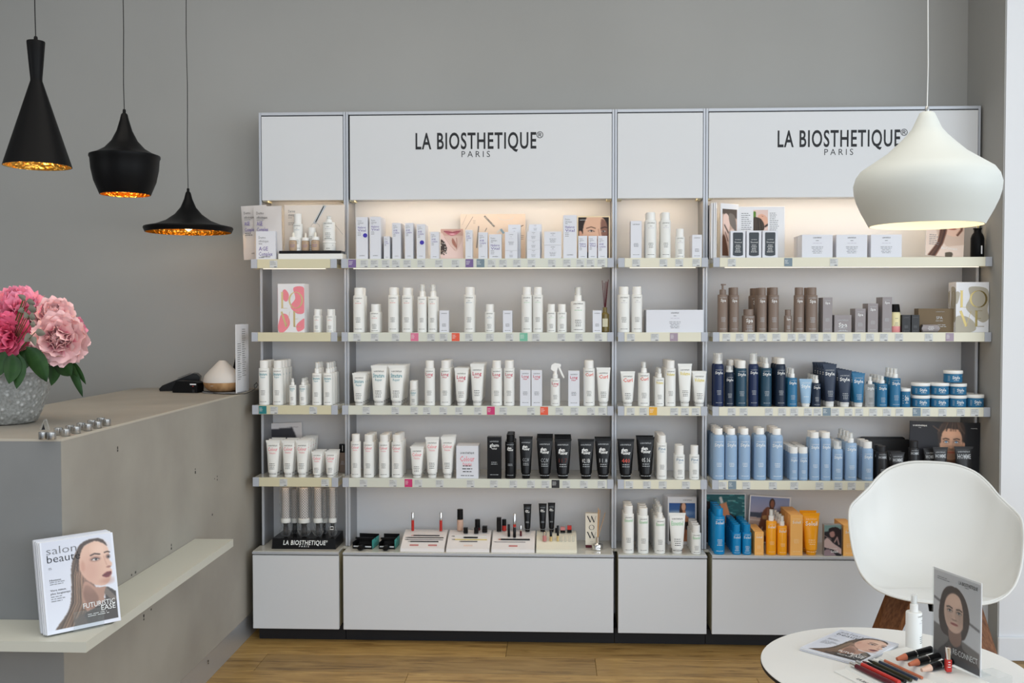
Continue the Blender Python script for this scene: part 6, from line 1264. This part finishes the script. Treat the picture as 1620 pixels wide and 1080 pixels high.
# peonies
def petal_mesh(seed, m, cup, W_=1.0, ruffle=.05):
    r = random.Random(seed); V = []; Fc = []; nu, nv = 6, 7; ph = [r.uniform(0, 6) for _ in range(4)]
    for j in range(nv+1):
        v = j/nv; wd = W_*(.16+.84*math.sin(min(1, v*1.12)*math.pi*.5)**.9)*(1-.35*max(0, v-.75)/.25)*.5
        for i in range(nu+1):
            u = i/nu*2-1; x = u*wd; z = v-(.10*u*u if v > .5 else .0)*v + (ruffle*math.sin(5*u+ph[0])*v**4)
            y = cup*(1-(1-v)**2)*.0+cup*.5*v*v*v - cup*.55*(u*u)*wd*1.2 + ruffle*.9*v*v*math.sin(7*u+ph[1])+.06*math.sin(v*3+ph[2])*v
            V.append((x, -y, z))
    for j in range(nv):
        for i in range(nu): a = j*(nu+1)+i; Fc.append((a, a+1, a+nu+2, a+nu+1))
    me = bpy.data.meshes.new('petal'); me.from_pydata(V, [], Fc); me.materials.append(m); me.polygons.foreach_set('use_smooth', [True]*len(Fc)); me.update(); return me
def petal_mat(name, c0, c1, c2):
    def bld(m, N, L, b):
        tc = N.new('ShaderNodeTexCoord'); sp = N.new('ShaderNodeSeparateXYZ'); L.new(tc.outputs['Object'], sp.inputs[0])
        n = N.new('ShaderNodeTexNoise'); n.inputs['Scale'].default_value = 3; oi = N.new('ShaderNodeObjectInfo'); ad = N.new('ShaderNodeVectorMath'); L.new(tc.outputs['Object'], ad.inputs[0]); L.new(oi.outputs['Random'], ad.inputs[1]); L.new(ad.outputs[0], n.inputs['Vector'])
        mx = N.new('ShaderNodeMath'); mx.operation = 'MULTIPLY_ADD'; mx.inputs[1].default_value = .5; L.new(n.outputs['Fac'], mx.inputs[0]); L.new(sp.outputs['Z'], mx.inputs[2])
        a2 = N.new('ShaderNodeMath'); a2.operation = 'MULTIPLY_ADD'; a2.inputs[1].default_value = .35; L.new(oi.outputs['Random'], a2.inputs[0]); L.new(mx.outputs[0], a2.inputs[2])
        r = N.new('ShaderNodeValToRGB'); e = r.color_ramp.elements; e[0].position = .45; e[0].color = (*c0, 1); e[1].position = 1.45 if False else 1.0; e[1].color = (*c2, 1); k = e.new(.75); k.color = (*c1, 1)
        L.new(a2.outputs[0], r.inputs[0]); L.new(r.outputs[0], b.inputs['Base Color'])
        b.inputs['Subsurface Weight'].default_value = 0.0
    return mat(name, c1, .6, build=bld)
PM = dict(light=petal_mat('light_pink_petal', s2l(205, 90, 120), s2l(240, 150, 170), s2l(250, 208, 208)), dark=petal_mat('deep_pink_petal', s2l(165, 20, 75), s2l(215, 55, 105), s2l(242, 120, 155)), mid=petal_mat('rose_pink_petal', s2l(205, 40, 95), s2l(240, 105, 145), s2l(250, 165, 190)))
PT = {k: ([petal_mesh(s, m, .75, 1.0, .05) for s in range(3)], [petal_mesh(s+9, m, .45, 1.15, .07) for s in range(4)]) for k, m in PM.items()}
M_leaf = mat('dark_leaf', s2l(36, 72, 30), .42, build=noisebump(30, .2, .001, 12, s2l(24, 54, 24), s2l(58, 96, 44)))
M_euc = mat('dusty_leaf', s2l(140, 140, 125), .6, build=noisebump(30, .2, .001, 12, s2l(120, 116, 104), s2l(160, 158, 142)))
M_stem = solid('green_stem', (86, 100, 50), .6)
def peony(label, px, py, Y, rpx, kind, axis, n_scale=1.0, seed=1):
    c = P(px, py, Y); R_ = rpx/F*Y; T = thing('peony', label, 'flower', c, 0, 'silk peonies in the stone vase'); rd = random.Random(seed)
    ax = Vector(axis).normalized(); base = ax.to_track_quat('Z', 'Y')
    for (n, tilt, sz, zo, out) in ((5, 6, .50, .46, 0), (7, 20, .62, .36, 0), (9, 36, .74, .26, 0), (10, 54, .86, .16, 1), (11, 74, .96, .06, 1), (11, 96, 1.0, -.04, 1), (9, 122, .95, -.10, 1)):
        for i in range(max(3, int(n*n_scale))):
            az = 2*math.pi*(i+rd.uniform(-.25, .25))/n+tilt; tl = math.radians(tilt+rd.uniform(-8, 8))
            me = rd.choice(PT[kind][out]); o = link('petal', me, T)
            q = base @ Vector((0, 0, 1)).rotation_difference(Vector((math.sin(tl)*math.cos(az), math.sin(tl)*math.sin(az), math.cos(tl))))
            d = Vector((math.cos(az), math.sin(az), 0)); s = R_*sz*rd.uniform(.9, 1.08)
            m4 = Matrix.Rotation(az, 4, 'Z') @ Matrix.Rotation(tl, 4, 'Y') @ Matrix.Rotation(-math.pi/2, 4, 'Z') @ Matrix.Rotation(rd.uniform(-.3, .3), 4, 'Z')
            o.matrix_local = Matrix.Translation(base @ Vector((.05*R_*d.x, .05*R_*d.y, (zo-.35)*R_*.5))) @ base.to_matrix().to_4x4() @ m4 @ Matrix.Scale(s*.95, 4)
    end = Vector((vx, YV, VZ+zv(610)))-c; st = Vector(-ax*R_*.25); mid = (end*.5+Vector(-ax*R_*.4)*.5)
    end = end+Vector((random.Random(seed).uniform(-.03, .03), 0, 0))
    MB().tube([st, mid, end], .0028, M_stem, 6).build('stem', T)
    return T
peony('light pink peony facing front, largest and lowest on the right side', 93, 536, 2.93, 44, 'light', (.25, -.9, .1), 1, 3)
peony('light pink peony above the largest one, facing up and right', 87, 500, 3.0, 34, 'light', (.35, -.6, .6), 1, 5)
peony('deep magenta peony at the left picture edge, low', 5, 533, 2.90, 43, 'dark', (.1, -.95, .1), 1, 7)
peony('rose pink peony at the top of the bouquet', 26, 482, 2.98, 40, 'mid', (0, -.5, .85), 1, 9)
peony('rose pink peony half hidden behind the light pink ones', 112, 521, 3.07, 27, 'mid', (.8, -.3, .2), .8, 11)
def leafme(L0, W0, m, droop=.25, nu=2, nv=8, roundt=False):
    V = []; Fc = []
    for j in range(nv+1):
        v = j/nv; wd = W0*.5*(math.sin(math.pi*v**(.8 if not roundt else .6))**.75 if 0 < v < 1 else .02)
        for i in range(nu*2+1): u = i/nu-1; V.append((u*wd, abs(u)*wd*.35-droop*L0*v*v, v*L0))
    w2 = nu*2+1
    for j in range(nv):
        for i in range(nu*2): a = j*w2+i; Fc.append((a, a+1, a+w2+1, a+w2))
    me = bpy.data.meshes.new('leaf'); me.from_pydata(V, [], Fc); me.materials.append(m); me.polygons.foreach_set('use_smooth', [True]*len(Fc)); me.update(); return me
def foliage(label, name, stem, leaves, m, cat='leaves', roundt=False, group='foliage in the stone vase'):
    p0 = Vector((vx+stem[2], YV-.02, VZ+zv(606))); T = thing(name, label, cat, p0, 0, group)
    tip = P(stem[0], stem[1], stem[3])-p0; MB().tube([(0, 0, 0), tip*.5+Vector((0, 0, .01)), tip], .0022, M_stem, 6).build('stem', T)
    for (x0, y0, Ya, x1, y1, Yb, wpx) in leaves:
        a = P(x0, y0, Ya)-p0; b = P(x1, y1, Yb)-p0; d = b-a; L0 = d.length; o = link('leaf', leafme(L0, wpx/F*Ya, m, 0.0, roundt=roundt), T)
        z = d.normalized(); y = Vector((0, 1, .25)); y = (y-z*y.dot(z)).normalized(); x = y.cross(z); M_ = Matrix((x, y, z)).transposed().to_4x4(); M_.translation = a; o.matrix_local = M_
        MB().tube([a, a*.5], .0012, M_stem, 5).build('leaf_stalk', T)
    return T
foliage('dark green leaves drooping over the front of the vase', 'leafy_sprig', (30, 580, -.01, 2.9), [(42, 548, 2.86, 74, 604, 2.88, 34), (30, 560, 2.86, 26, 615, 2.86, 24), (20, 560, 2.85, 14, 607, 2.85, 30), (8, 556, 2.86, -14, 600, 2.85, 28), (48, 552, 2.9, 22, 590, 2.87, 26)], M_leaf)
foliage('dark green narrow leaves hanging off the right side of the bouquet', 'leafy_sprig', (98, 570, .03, 2.98), [(88, 566, 2.96, 81, 610, 2.97, 22), (86, 568, 2.95, 113, 594, 2.95, 34), (106, 570, 3.0, 131, 628, 3.0, 15), (112, 570, 3.02, 136, 608, 3.02, 11), (108, 572, 2.98, 122, 596, 3.0, 10)], M_leaf)
foliage('dusty grey-green eucalyptus sprig with round leaves amid the peonies', 'eucalyptus_sprig', (38, 470, .0, 2.86), [(40, 474, 2.84, 28, 466, 2.84, 10), (42, 476, 2.84, 56, 481, 2.83, 11), (38, 490, 2.83, 28, 492, 2.83, 10), (44, 488, 2.83, 58, 490, 2.82, 14), (46, 500, 2.82, 56, 503, 2.82, 14), (44, 496, 2.82, 38, 502, 2.82, 12), (48, 512, 2.82, 56, 515, 2.82, 12), (50, 530, 2.83, 38, 540, 2.83, 15), (56, 525, 2.82, 72, 528, 2.82, 13), (50, 532, 2.82, 56, 547, 2.82, 11)], M_euc, 'sprig', True)
# payment terminals, oil diffuser, phone, price list
q = on_counter(272, 617)
yt_ = 4.28; x_ = P(283, 600, yt_).x
T = thing('card_terminal', 'black payment terminal lying flat and tilted, behind the smaller reader', 'card terminal', (x_-.01, yt_+.05, zc), .25)
fixn(MB().prism([(-.085, 0), (.075, 0), (.085, .060), (.07, .074), (.055, .076), (-.075, .024), (-.088, .010)], -.035, .035, M_blk).build('body', T)); MB().box(-.012, .045, -.027, .027, .0, .0015, M_blkm).build('screen', T, (0, 0, .0575), (0, -.38, 0))
kb = MB()
for i in range(4):
    for j in range(3): kb.box(-.062+i*.014, -.052+i*.014, -.02+j*.016, -.008+j*.016, 0, .003, M_side)
kk = kb.build('keypad', T, (0, 0, .0500), (0, -.38, 0)); kk['kind'] = 'stuff'
yt_ = 4.22; x_ = P(297, 600, yt_).x
T = thing('card_reader', 'smaller black card reader with a small white label, front of the terminal', 'card reader', (x_+.006, yt_-.0, zc), -.15)
fixn(MB().prism([(-.062, 0), (.052, 0), (.054, .042), (.04, .048), (-.045, .050), (-.064, .018)], -.028, .028, M_blkm).build('body', T)); MB().box(.020, .048, -.0300, -.0284, .034, .039, M_paper).box(.032, .037, -.0304, -.0301, .027, .030, PL['redlip']).build('sticker', T); MB().box(.030, .040, -.0290, -.0282, .002, .014, M_black).build('port', T)
yt_ = 4.235; qd = P(352, 600, yt_); rw = 30/F*yt_
tr = thing('round_tray', 'thin dark round tray under the wood-based oil diffuser', 'tray', (qd.x+.008, yt_, zc)); MB().lathe([(.088, 0), (.092, .0015), (.092, .0035), (.088, .003)], M_side, 32).build('tray', tr)
zt_ = zc+.0042; T = thing('oil_diffuser', 'white teardrop oil diffuser with light wooden base on the counter', 'diffuser', (qd.x, yt_, zt_)); hz = lambda py: P(350, py, yt_).z-zt_
h1 = P(350, 604, yt_).z-zt_; htop = P(350, 570, yt_).z-zt_
MB().lathe([(rw*.60, 0), (rw*.78, h1*.18), (rw*.93, h1*.5), (rw, h1*.95), (rw, h1)], M_bamboo, 40).build('wooden_base', T)
MB().lathe([(rw*1.0, h1+.0004), (rw*1.0, h1+.006), (rw*.93, h1+(htop-h1)*.30), (rw*.72, h1+(htop-h1)*.52), (rw*.42, h1+(htop-h1)*.78), (rw*.24, h1+(htop-h1)*.94), (rw*.17, htop), (rw*.10, htop-.001)], solid('diffuser_cover', (205, 200, 194), .45), 40).build('cover', T)
T2_ = link('lettering', Lab().text('diffuser' if False else '', 0, 0, .01).greek(-.02, h1*.72, .022, .006, 1, 'silver').mesh(cyl_fn(rw*.965)), T)
yp = 4.30; qp = P(366, 590, yp); hp = P(369, 555, yp).z-zt_
T = thing('smartphone', 'black phone leaning up behind the oil diffuser', 'phone', (qp.x-.006, yp+.012, zt_), 0, ry=.24); MB().box(-.004, .004, -.034, .034, .003, hp*1.05, M_blk, .002).build('body', T); MB().box(-.0048, -.0042, -.031, .031, .008, hp*1.02, M_chrome).build('screen_edge', T)
yl = 4.17; ql = P(372, 612, yl); hl_ = P(372, 513, yl).z-zc; 
T = thing('price_list_stand', 'tall folded price list card standing at the far counter end', 'menu card', (ql.x+.004, yl, zc), 1.13 if False else 0)
wl = .155; rz_ = 1.53
cp_l = link('right_leaf', MB().box(0, wl, -.001, .001, 0, hl_, M_paper, .0004).mesh(), T, (0, 0, 0), (0, 0, rz_)); L_ = Lab(); 
for cc in (0.03, .085): L_.greek(cc-.012, hl_*.93 if cc > .05 else hl_*.72, .045, .0095, 22 if cc > .05 else 17, 'grey', 5, 'l')
link('small_print', L_.mesh(front(-.0013)), cp_l)
link('left_leaf', MB().box(-.150, -.002, -.001, .001, 0, hl_, M_paper, .0004).mesh(), T, (-0.002, 0.002, 0), (0, 0, -1.50))
cpts = [on_counter(*p)+Vector((0, 0, .004)) for p in ((318, 618.5), (330, 622), (350, 624.5), (372, 625), (388, 624), (398, 620))]
o = MB().tube(cpts+[P(404, 614, 4.13), P(408, 609, 4.14), P(406, 605, 4.15), P(402, 609, 4.16), on_counter(401, 618)+Vector((0, .02, .004))], .0018, M_blk, 6).build('power_cable'); tag(o, 'thin black cable trailing along the counter end in a loop', 'cable')

# =================================================================== MAGAZINES ON THE LEDGE
zl = LZ+.0005
BL = PZ(75, 1008.7, LZ); BR = PZ(192, 984, LZ); dx = (BR-BL); mw = dx.length; ang = math.atan2(dx.y, dx.x); mid = (BL+BR)/2
mh = .238; lean = math.radians(13)
nrm = Vector((-math.sin(ang), math.cos(ang), 0))      # away from the viewer
hold = thing('acrylic_magazine_holder', 'clear acrylic holder propping up the magazines on the ledge', 'holder', mid-nrm*.003+Vector((0, 0, zl)), ang)
hold.location = (mid.x, mid.y, zl)
hb = MB(); hb.box(-.030, .048, -.0045, -.0025, .006, .052, M_acryl).box(-.030, .048, -.0045, .066, .0, .0028, M_acryl); hb.build('front_lip_and_foot', hold)
MB().box(-.030, .048, 0, .002, 0, .16, M_acryl).build('back_plate', hold, (0, .0655, .003), (-lean, 0, 0))
CP = cover_pic(); cme_ = CP.mesh(mw*.995, mh*.995, M_gloss)
for i in range(8):
    off = .0062*i
    o = thing('magazine', ('front magazine in the holder, cover with a long-haired woman in profile' if i == 0 else 'plain-edged magazine, '+['', 'second', 'third', 'fourth', 'fifth', 'sixth', 'seventh', 'rearmost'][i]+' in the stack behind the front cover, ledge holder'), 'magazine',
              (mid.x+nrm.x*(off+.0012)-math.cos(ang)*.0025*(i > 0)*((i*7) % 3), mid.y+nrm.y*(off+.0012)-math.sin(ang)*.0025*(i > 0)*((i*7) % 3), zl+.0031+.0013), ang, 'beauty magazines in the ledge holder', rx=-lean)
    MB().box(-mw/2, mw/2, 0, .0052, .0, mh+(.003 if i in (2, 5) else 0), M_paperw if i else M_paper, .0008).build('pages', o)
    if i: MB().box(-mw/2-.0002, mw/2, -.0005, -.0002, 0, mh, M_paper).build('cover', o)
    else:
        link('cover_print', cme_, o, (0, -.0004, .0005)); link('lettering', cover_text(mw, mh).mesh(front(-.0009)), o)

# =================================================================== ARMCHAIR
Yc = 3.66; ch = thing('armchair', 'white moulded plastic armchair with walnut legs behind the round table', 'chair', (P(1478, 820, Yc).x, Yc, 0), math.radians(-18))
half = [(0,-.235,.425),(.10,-.232,.428),(.185,-.212,.445),(.238,-.172,.480),(.268,-.115,.530),(.286,-.04,.590),(.294,.03,.645),(.290,.085,.680),(.262,.135,.708),(.226,.170,.742),(.194,.202,.780),(.150,.228,.815),(.082,.242,.838),(0,.246,.843)]
rim = [Vector(p) for p in half]+[Vector((-p[0], p[1], p[2])) for p in half[-2:0:-1]]
def cr(pts, n):
    out = []; L = len(pts)
    for i in range(L):
        p0, p1, p2, p3 = [pts[(i+k-1) % L] for k in range(4)]
        for t in [k/n for k in range(n)]: out.append(.5*((2*p1)+(-p0+p2)*t+(2*p0-5*p1+4*p2-p3)*t*t+(-p0+3*p1-3*p2+p3)*t**3))
    return out
rim = cr(rim, 4); nr = len(rim); NS = 16; V = []; Fc = []
cen = Vector((0, -.02, .422))
for j in range(1, NS+1):
    s = j/NS
    for p in rim:
        hgt = p.z-cen.z
        g = math.sin(s*math.pi/2)**.92 if hgt > .06 else s+(math.sin(s*math.pi/2)**.92-s)*max(0, hgt/.06)
        x = cen.x+(p.x-cen.x)*g; y = cen.y+(p.y-cen.y)*g
        kz = 2.3; z = cen.z+hgt*s**kz + (.012*math.sin(s*math.pi) if hgt < .03 else 0) - .006*(1-s)
        if j == NS: z += 0
        V.append((x, y, z))
for j in range(NS-1):
    for i in range(nr): k = (i+1) % nr; Fc.append((j*nr+i, j*nr+k, (j+1)*nr+k, (j+1)*nr+i))
V.append((cen.x, cen.y, cen.z-.006)); c0 = len(V)-1
for i in range(nr): Fc.append((c0, (i+1) % nr, i))
me = bpy.data.meshes.new('shell'); me.from_pydata(V, [], Fc); me.materials.append(M_shell); me.polygons.foreach_set('use_smooth', [True]*len(Fc)); me.update()
sh = link('shell', me, ch); fixn(sh); sd = sh.modifiers.new('s', 'SOLIDIFY'); sd.thickness = .0075; sd.offset = -1; sb = sh.modifiers.new('b', 'SUBSURF'); sb.levels = 1; sb.render_levels = 1
# rim bead
MB().tube([p+Vector((0, 0, .0)) for p in rim]+[rim[0]], .0042, M_shell, 8, cap=False).build('rim', ch)
MB().box(-.12, .12, -.02, .02, .372, .392, M_blkm, .004).box(-.02, .02, -.13, .11, .366, .3718, M_blkm, .002).build('seat_bracket', ch); MB().lathe([(.05, .3925), (.05, .402)], M_blkm, 20).build('mounting_plate', ch)
for (sx, sy) in ((-1, -1), (1, -1), (-1, 1), (1, 1)):
    a = Vector((sx*.105, sy*.085, .398)); b_ = Vector((sx*.255, sy*.225, .001)); d = (b_-a).normalized(); side = Vector((sx*.7, -sy*.7, 0)).normalized(); up_ = d.cross(side)
    V = []
    for (p, wa, wb) in ((a, .050, .017), (b_, .016, .011)):
        for (u, v) in ((-1, -1), (1, -1), (1, 1), (-1, 1)): V.append(p+side*u*wa+up_*v*wb)
    for k in range(4): V[k].z = .398; V[4+k].z = .001
    fixn(MB().add(V, [(0, 1, 2, 3), (4, 5, 6, 7), (0, 1, 5, 4), (1, 2, 6, 5), (2, 3, 7, 6), (3, 0, 4, 7)], M_walnut).build('leg', ch))

# =================================================================== TABLE AND WHAT STANDS ON IT
TZ = .50; tc = PZ(1413, 1055, TZ); TR_ = .335
tx, ty = tc.x, PZ(1385, 992, TZ).y-TR_
tb = thing('side_table', 'low round white table with a black rim, in the right foreground', 'table', (tx, ty, 0))
MB().lathe([(TR_-.0015, TZ-.0025), (TR_-.0005, TZ-.0015), (TR_-.002, TZ)], M_tab, 96).build('tabletop', tb); MB().lathe([(TR_-.008, TZ-.013), (TR_, TZ-.010), (TR_, TZ-.0027)], M_black, 96).build('black_edge', tb)
MB().lathe([(.024, .018), (.024, TZ-.022), (.11, TZ-.0205), (.11, TZ-.0135)], M_wp, 32).build('column', tb); MB().lathe([(.19, .001), (.19, .006), (.03, .017)], M_wp, 48).build('foot', tb)
za = TZ+.0004
# magazine on the table
cT, cR, cL = PZ(1328, 995, za+.009), PZ(1419, 1017.5, za+.009), PZ(1266.5, 1023.5, za+.009)
cc_ = (cR+cL)/2; ux = (cR-cT); mwid = .172; ang2 = math.atan2(ux.y, ux.x)
o = thing('magazine', 'magazine lying on the round table, woman with long hair on its cover', 'magazine', (cc_.x, cc_.y, za), ang2)
hh = mwid/.77
for k in range(2): MB().box(-mwid/2+.002*k, mwid/2+.002*k, -hh/2, hh/2, .0046*k+.0003, .0046*k+.0042, M_paper if k else M_paperw, .0006).build('pages', o)
cm = cme_.copy(); c_ = link('cover_print', CP.mesh(mwid*.995, hh*.995, M_gloss), o, (.002, -hh/2, .0094), (math.radians(-90), 0, 0)); 
link('lettering', cover_text(mwid, hh).mesh(lambda x, z: (x+.002, z-hh/2, .0097)), o)
# make-up tray
e1 = Vector((.917, .40, 0)).normalized(); e2 = Vector((e1.y, -e1.x, 0)); A0 = Vector((PZ(1337, 1054, TZ+.01).x, PZ(1337, 1054, TZ+.01).y, 0)); trz = math.atan2(e1.y, e1.x)
tt = thing('make_up_tray', 'white moulded make-up tray holding pencils on the round table', 'tray', (A0.x, A0.y, za), trz)
def loc(a, b, z): return (A0.x+e1.x*a+e2.x*b, A0.y+e1.y*a+e2.y*b, z)
fixn(MB().prism([(-.035, 0), (-.035, .003), (0, .004), (.002, .011), (.116, .018), (.124, .032), (.200, .036), (.200, 0)], -.27, .0, M_wp, 'y').build('tray_body', tt))
def tz(a): return .011+.007*a/.116 if a < .116 else .0185
link('lettering', Lab().text('LA BIOSTHETIQUE', .0, .0, .010, .105, 'black').mesh(lambda x, y: (-.022+y, -.12-x, .0042)), tt)
MB().box(.182, .20, -.285, -.215, .0, .026, M_acryl, .001).build('clear_front_box', tt) if False else None
for i, (a_, bm, tip, cap, lb, bs_) in enumerate(((.006, PL['maroon'], None, M_chrome, 'dark red lip pencil with silver end, nearest the tray front edge', .0072), (.025, PL['redlip'], None, M_chrome, 'coral red lip pencil with silver end, second in the tray', .0072), (.044, M_blk, PL['maroon'], None, 'black pencil with maroon tip, third in the tray', .0055), (.062, mat('dark_green_pencil', s2l(48, 46, 28), .3, build=noisebump(10, .01, .001)), M_blk, None, 'olive-black pencil, fourth in the tray', .0055), (.080, PL['slate'], None, M_wp, 'slim navy and white pencil, fifth in the tray', .0042), (.097, PL['rust'], M_wp, None, 'slim brown pencil with white tip, sixth in the tray', .0042))):
    o = thing('cosmetic_pencil', lb, 'pencil', loc(a_+.004, .012+.008*i if False else .010, za+tz(a_+.004)+bs_*.9+.001), trz-math.pi/2, 'pencils lying in the make-up tray')
    Ln = .15
    MB().tube([(.020, 0, 0), (Ln, 0, 0)], bs_*.85, bm, 12).build('barrel', o); MB().tube([(0, 0, 0), (.0198, 0, 0)], bs_*.35 if not cap else bs_*.8, cap or tip or bm, 12, r1=bs_*.85).build('cap' if cap else 'tip', o)
for i, (b_, tip) in enumerate(((.070, PL['rust']), (.112, PL['rust']), (.154, PL['skin']))):
    o = thing('concealer_stick', ['farthest', 'middle', 'nearest'][i]+' of three black concealer sticks leaning on the make-up tray', 'make-up stick', loc(.104, b_, za+.0385), trz, 'black concealer sticks', ry=-.10)
    MB().tube([(.028, 0, 0), (.058, 0, 0)], .0088, M_blk, 16).tube([(.0605, 0, 0), (.096 if i else .112, 0, 0)], .0092, M_blk, 16).build('body', o); MB().tube([(.0, 0, 0), (.0278, 0, 0)], .0045, tip, 16, r1=.0088).build('tinted_tip', o); MB().tube([(.058, 0, 0), (.0605, 0, 0)], .0094, M_chrome, 16).build('ring', o)
o = thing('lip_gloss', 'orange-red lip gloss with silver cap standing on the tray', 'lip gloss', (*PZ(1500, 1062, za+.037)[:2], za+.0375))
MB().box(-.0068, .0068, -.0068, .0068, 0, .031, PL['redlip'], .0015).build('body', o); MB().lathe([(.0074, .0313), (.0074, .060), (.0068, .0605)], M_chrome, 20).build('cap', o); link('lettering', Lab().greek(0, .026, .008, .006, 3, 'white').mesh(front(-.0069)), o)
# poster stand
pL = PZ(1478, 898, .765); pR = PZ(1551, 924, .765); pw = (pR-pL).length; pang = math.atan2((pR-pL).y, (pR-pL).x); pm_ = (pL+pR)/2
zb0 = za+.0392; ph_ = .765-zb0
o = thing('poster_stand', 'acrylic poster stand with a dark-haired woman behind the make-up tray', 'poster stand', (pm_.x, pm_.y, zb0), pang)
MB().box(-pw/2-.003, pw/2+.003, -.0028, -.0012, -.0, ph_+.003, M_acryl).build('front_sheet', o); MB().box(-pw/2-.003, pw/2+.003, .0012, .003, 0, ph_+.003, M_wp if False else M_paper).build('back_sheet', o)
link('poster_print', reconnect_pic().mesh(pw, ph_*.985, M_print), o, (0, .0006, .001)); MB().box(-pw/2-.002, pw/2+.002, .0032, .034, 0, .002, M_acryl).build('foot', o)
link('lettering', Lab().text('LA BIOSTHETIQUE', pw*.25, ph_*.915, .0085, pw*.40, 'black', off=.012).text('PARIS', pw*.22, ph_*.895, .003, pw*.08, 'black').text('RE-CONNECT', pw*.20, ph_*.12, .014, pw*.52, 'white').greek(-pw*.42, ph_*.93, pw*.32, .005, 2, 'grey', 3, 'l').mesh(front(.0002)), o)
o = thing('clear_display_box', 'white and clear acrylic box at the near end of the make-up tray', 'box', loc(.222, .268, za), trz)
MB().box(-.022, .022, -.03, .03, 0, .055, M_acryl, .001).build('box', o)
# spray bottle
qb = PZ(1449, 1033, TZ); Yt = qb.y
o = place('spray', 'plain', .0425, P(1448, 943, Yt).z-za, (qb.x, qb.y+.018, za), .9, topk=.30); tag(o, 'white pump spray bottle standing on the round table', 'bottle')

# =================================================================== LABELS OF THE PRODUCTS
ORD = ['leftmost', 'second from left', 'third from left', 'fourth from left', 'fifth from left', 'sixth from left', 'seventh from left', 'eighth from left', 'ninth from left', 'tenth from left', 'eleventh from left', 'twelfth from left', 'thirteenth from left', 'fourteenth from left']
SHN = ['top shelf', 'second shelf', 'third shelf', 'fourth shelf', 'worktop']
LVN = {}
from collections import defaultdict
gr = defaultdict(list)
for t in PROD: gr[(t[0], t[1], t[2])].append(t)
for (bay, r, desc), L_ in gr.items():
    fr0 = sorted([t for t in L_ if t[4] == 0], key=lambda t: (round(t[6], 2), t[3])) if False else None
    cols = []                      # split into columns (a front item and those behind it)
    cur = None
    for t in L_:
        if t[4] == 0: cur = [t]; cols.append(cur)
        else: cur.append(t)
    lifts = sorted({round(c[0][6], 2) for c in cols}); levels = []
    for l in lifts:
        if not levels or l-levels[-1] > .012: levels.append(l)
    stackd = desc.endswith('carton') and desc in ('small white carton', 'flat white carton', 'broad white carton') and r == 0 and bay == 'L2'
    cols.sort(key=lambda c: c[0][3]); bn = BAYS[bay]['name']; place_ = f"{SHN[r]}, {bn}"
    if r == 0 and stackd:
        for c in cols:
            t = c[0]; same = sorted([d[0] for d in cols if abs(d[0][5].location.y-t[5].location.y) < .02], key=lambda d: d[6]); k = same.index(t); n = len(same)
            back = t[5].location.y > YS+.06; pos = 'bottom' if k == 0 else 'top' if k == n-1 else 'second from bottom' if k == 1 else 'third from bottom'
            t[5]['label'] = f"{desc}, {pos} one of the {'rear' if back else 'front'} stack, {place_}"; t[5]['group'] = f"{desc}s stacked on the {SHN[r]}"
        continue
    jar = 'jar' in desc
    if jar:
        small = [c for c in cols if c[0][6] < .001 and c[0][5].children[0].dimensions.x < .05]
        for c in cols:
            lv = 0 if c[0][6] < .01 else 1 if c[0][6] < .07 else 2
            mates = [d for d in cols if (0 if d[0][6] < .01 else 1 if d[0][6] < .07 else 2) == lv]; k = mates.index(c)
            rn = ['bottom row', 'middle row', 'top of the pyramid'][lv]
            for t in c:
                b = '' if t[4] == 0 else ' behind'
                t[5]['label'] = f"mid-blue white-lidded jar{b}, {ORD[k] if len(mates) > 1 else 'single'}, {rn}, third shelf, right wide bay"; t[5]['group'] = 'mid-blue cream jars on the third shelf'
        continue
    for k, c in enumerate(cols):
        for t in c:
            one = len(cols) == 1; o_ = ORD[k] if not one else ''
            if t[4] == 0: s = f"{desc}, {o_}, {place_}" if not one else f"{desc}, {'front one, ' if len(c) > 1 else ''}{place_}"
            else:
                bh = ['', 'directly', 'second', 'third', 'fourth', 'fifth', 'sixth'][t[4]]
                s = f"{desc} {bh} behind the {o_.replace(' from left', '') if not one else 'front one'}, {place_}"
            t[5]['label'] = s
            if len(L_) > 1: t[5]['group'] = f"{desc}s on the {SHN[r]}, {bn}"
for t in PROD:
    nm = t[5].name.split('.')[0]
    t[5]['category'] = {v[0]: v[1] for v in CATN.values()}[nm]
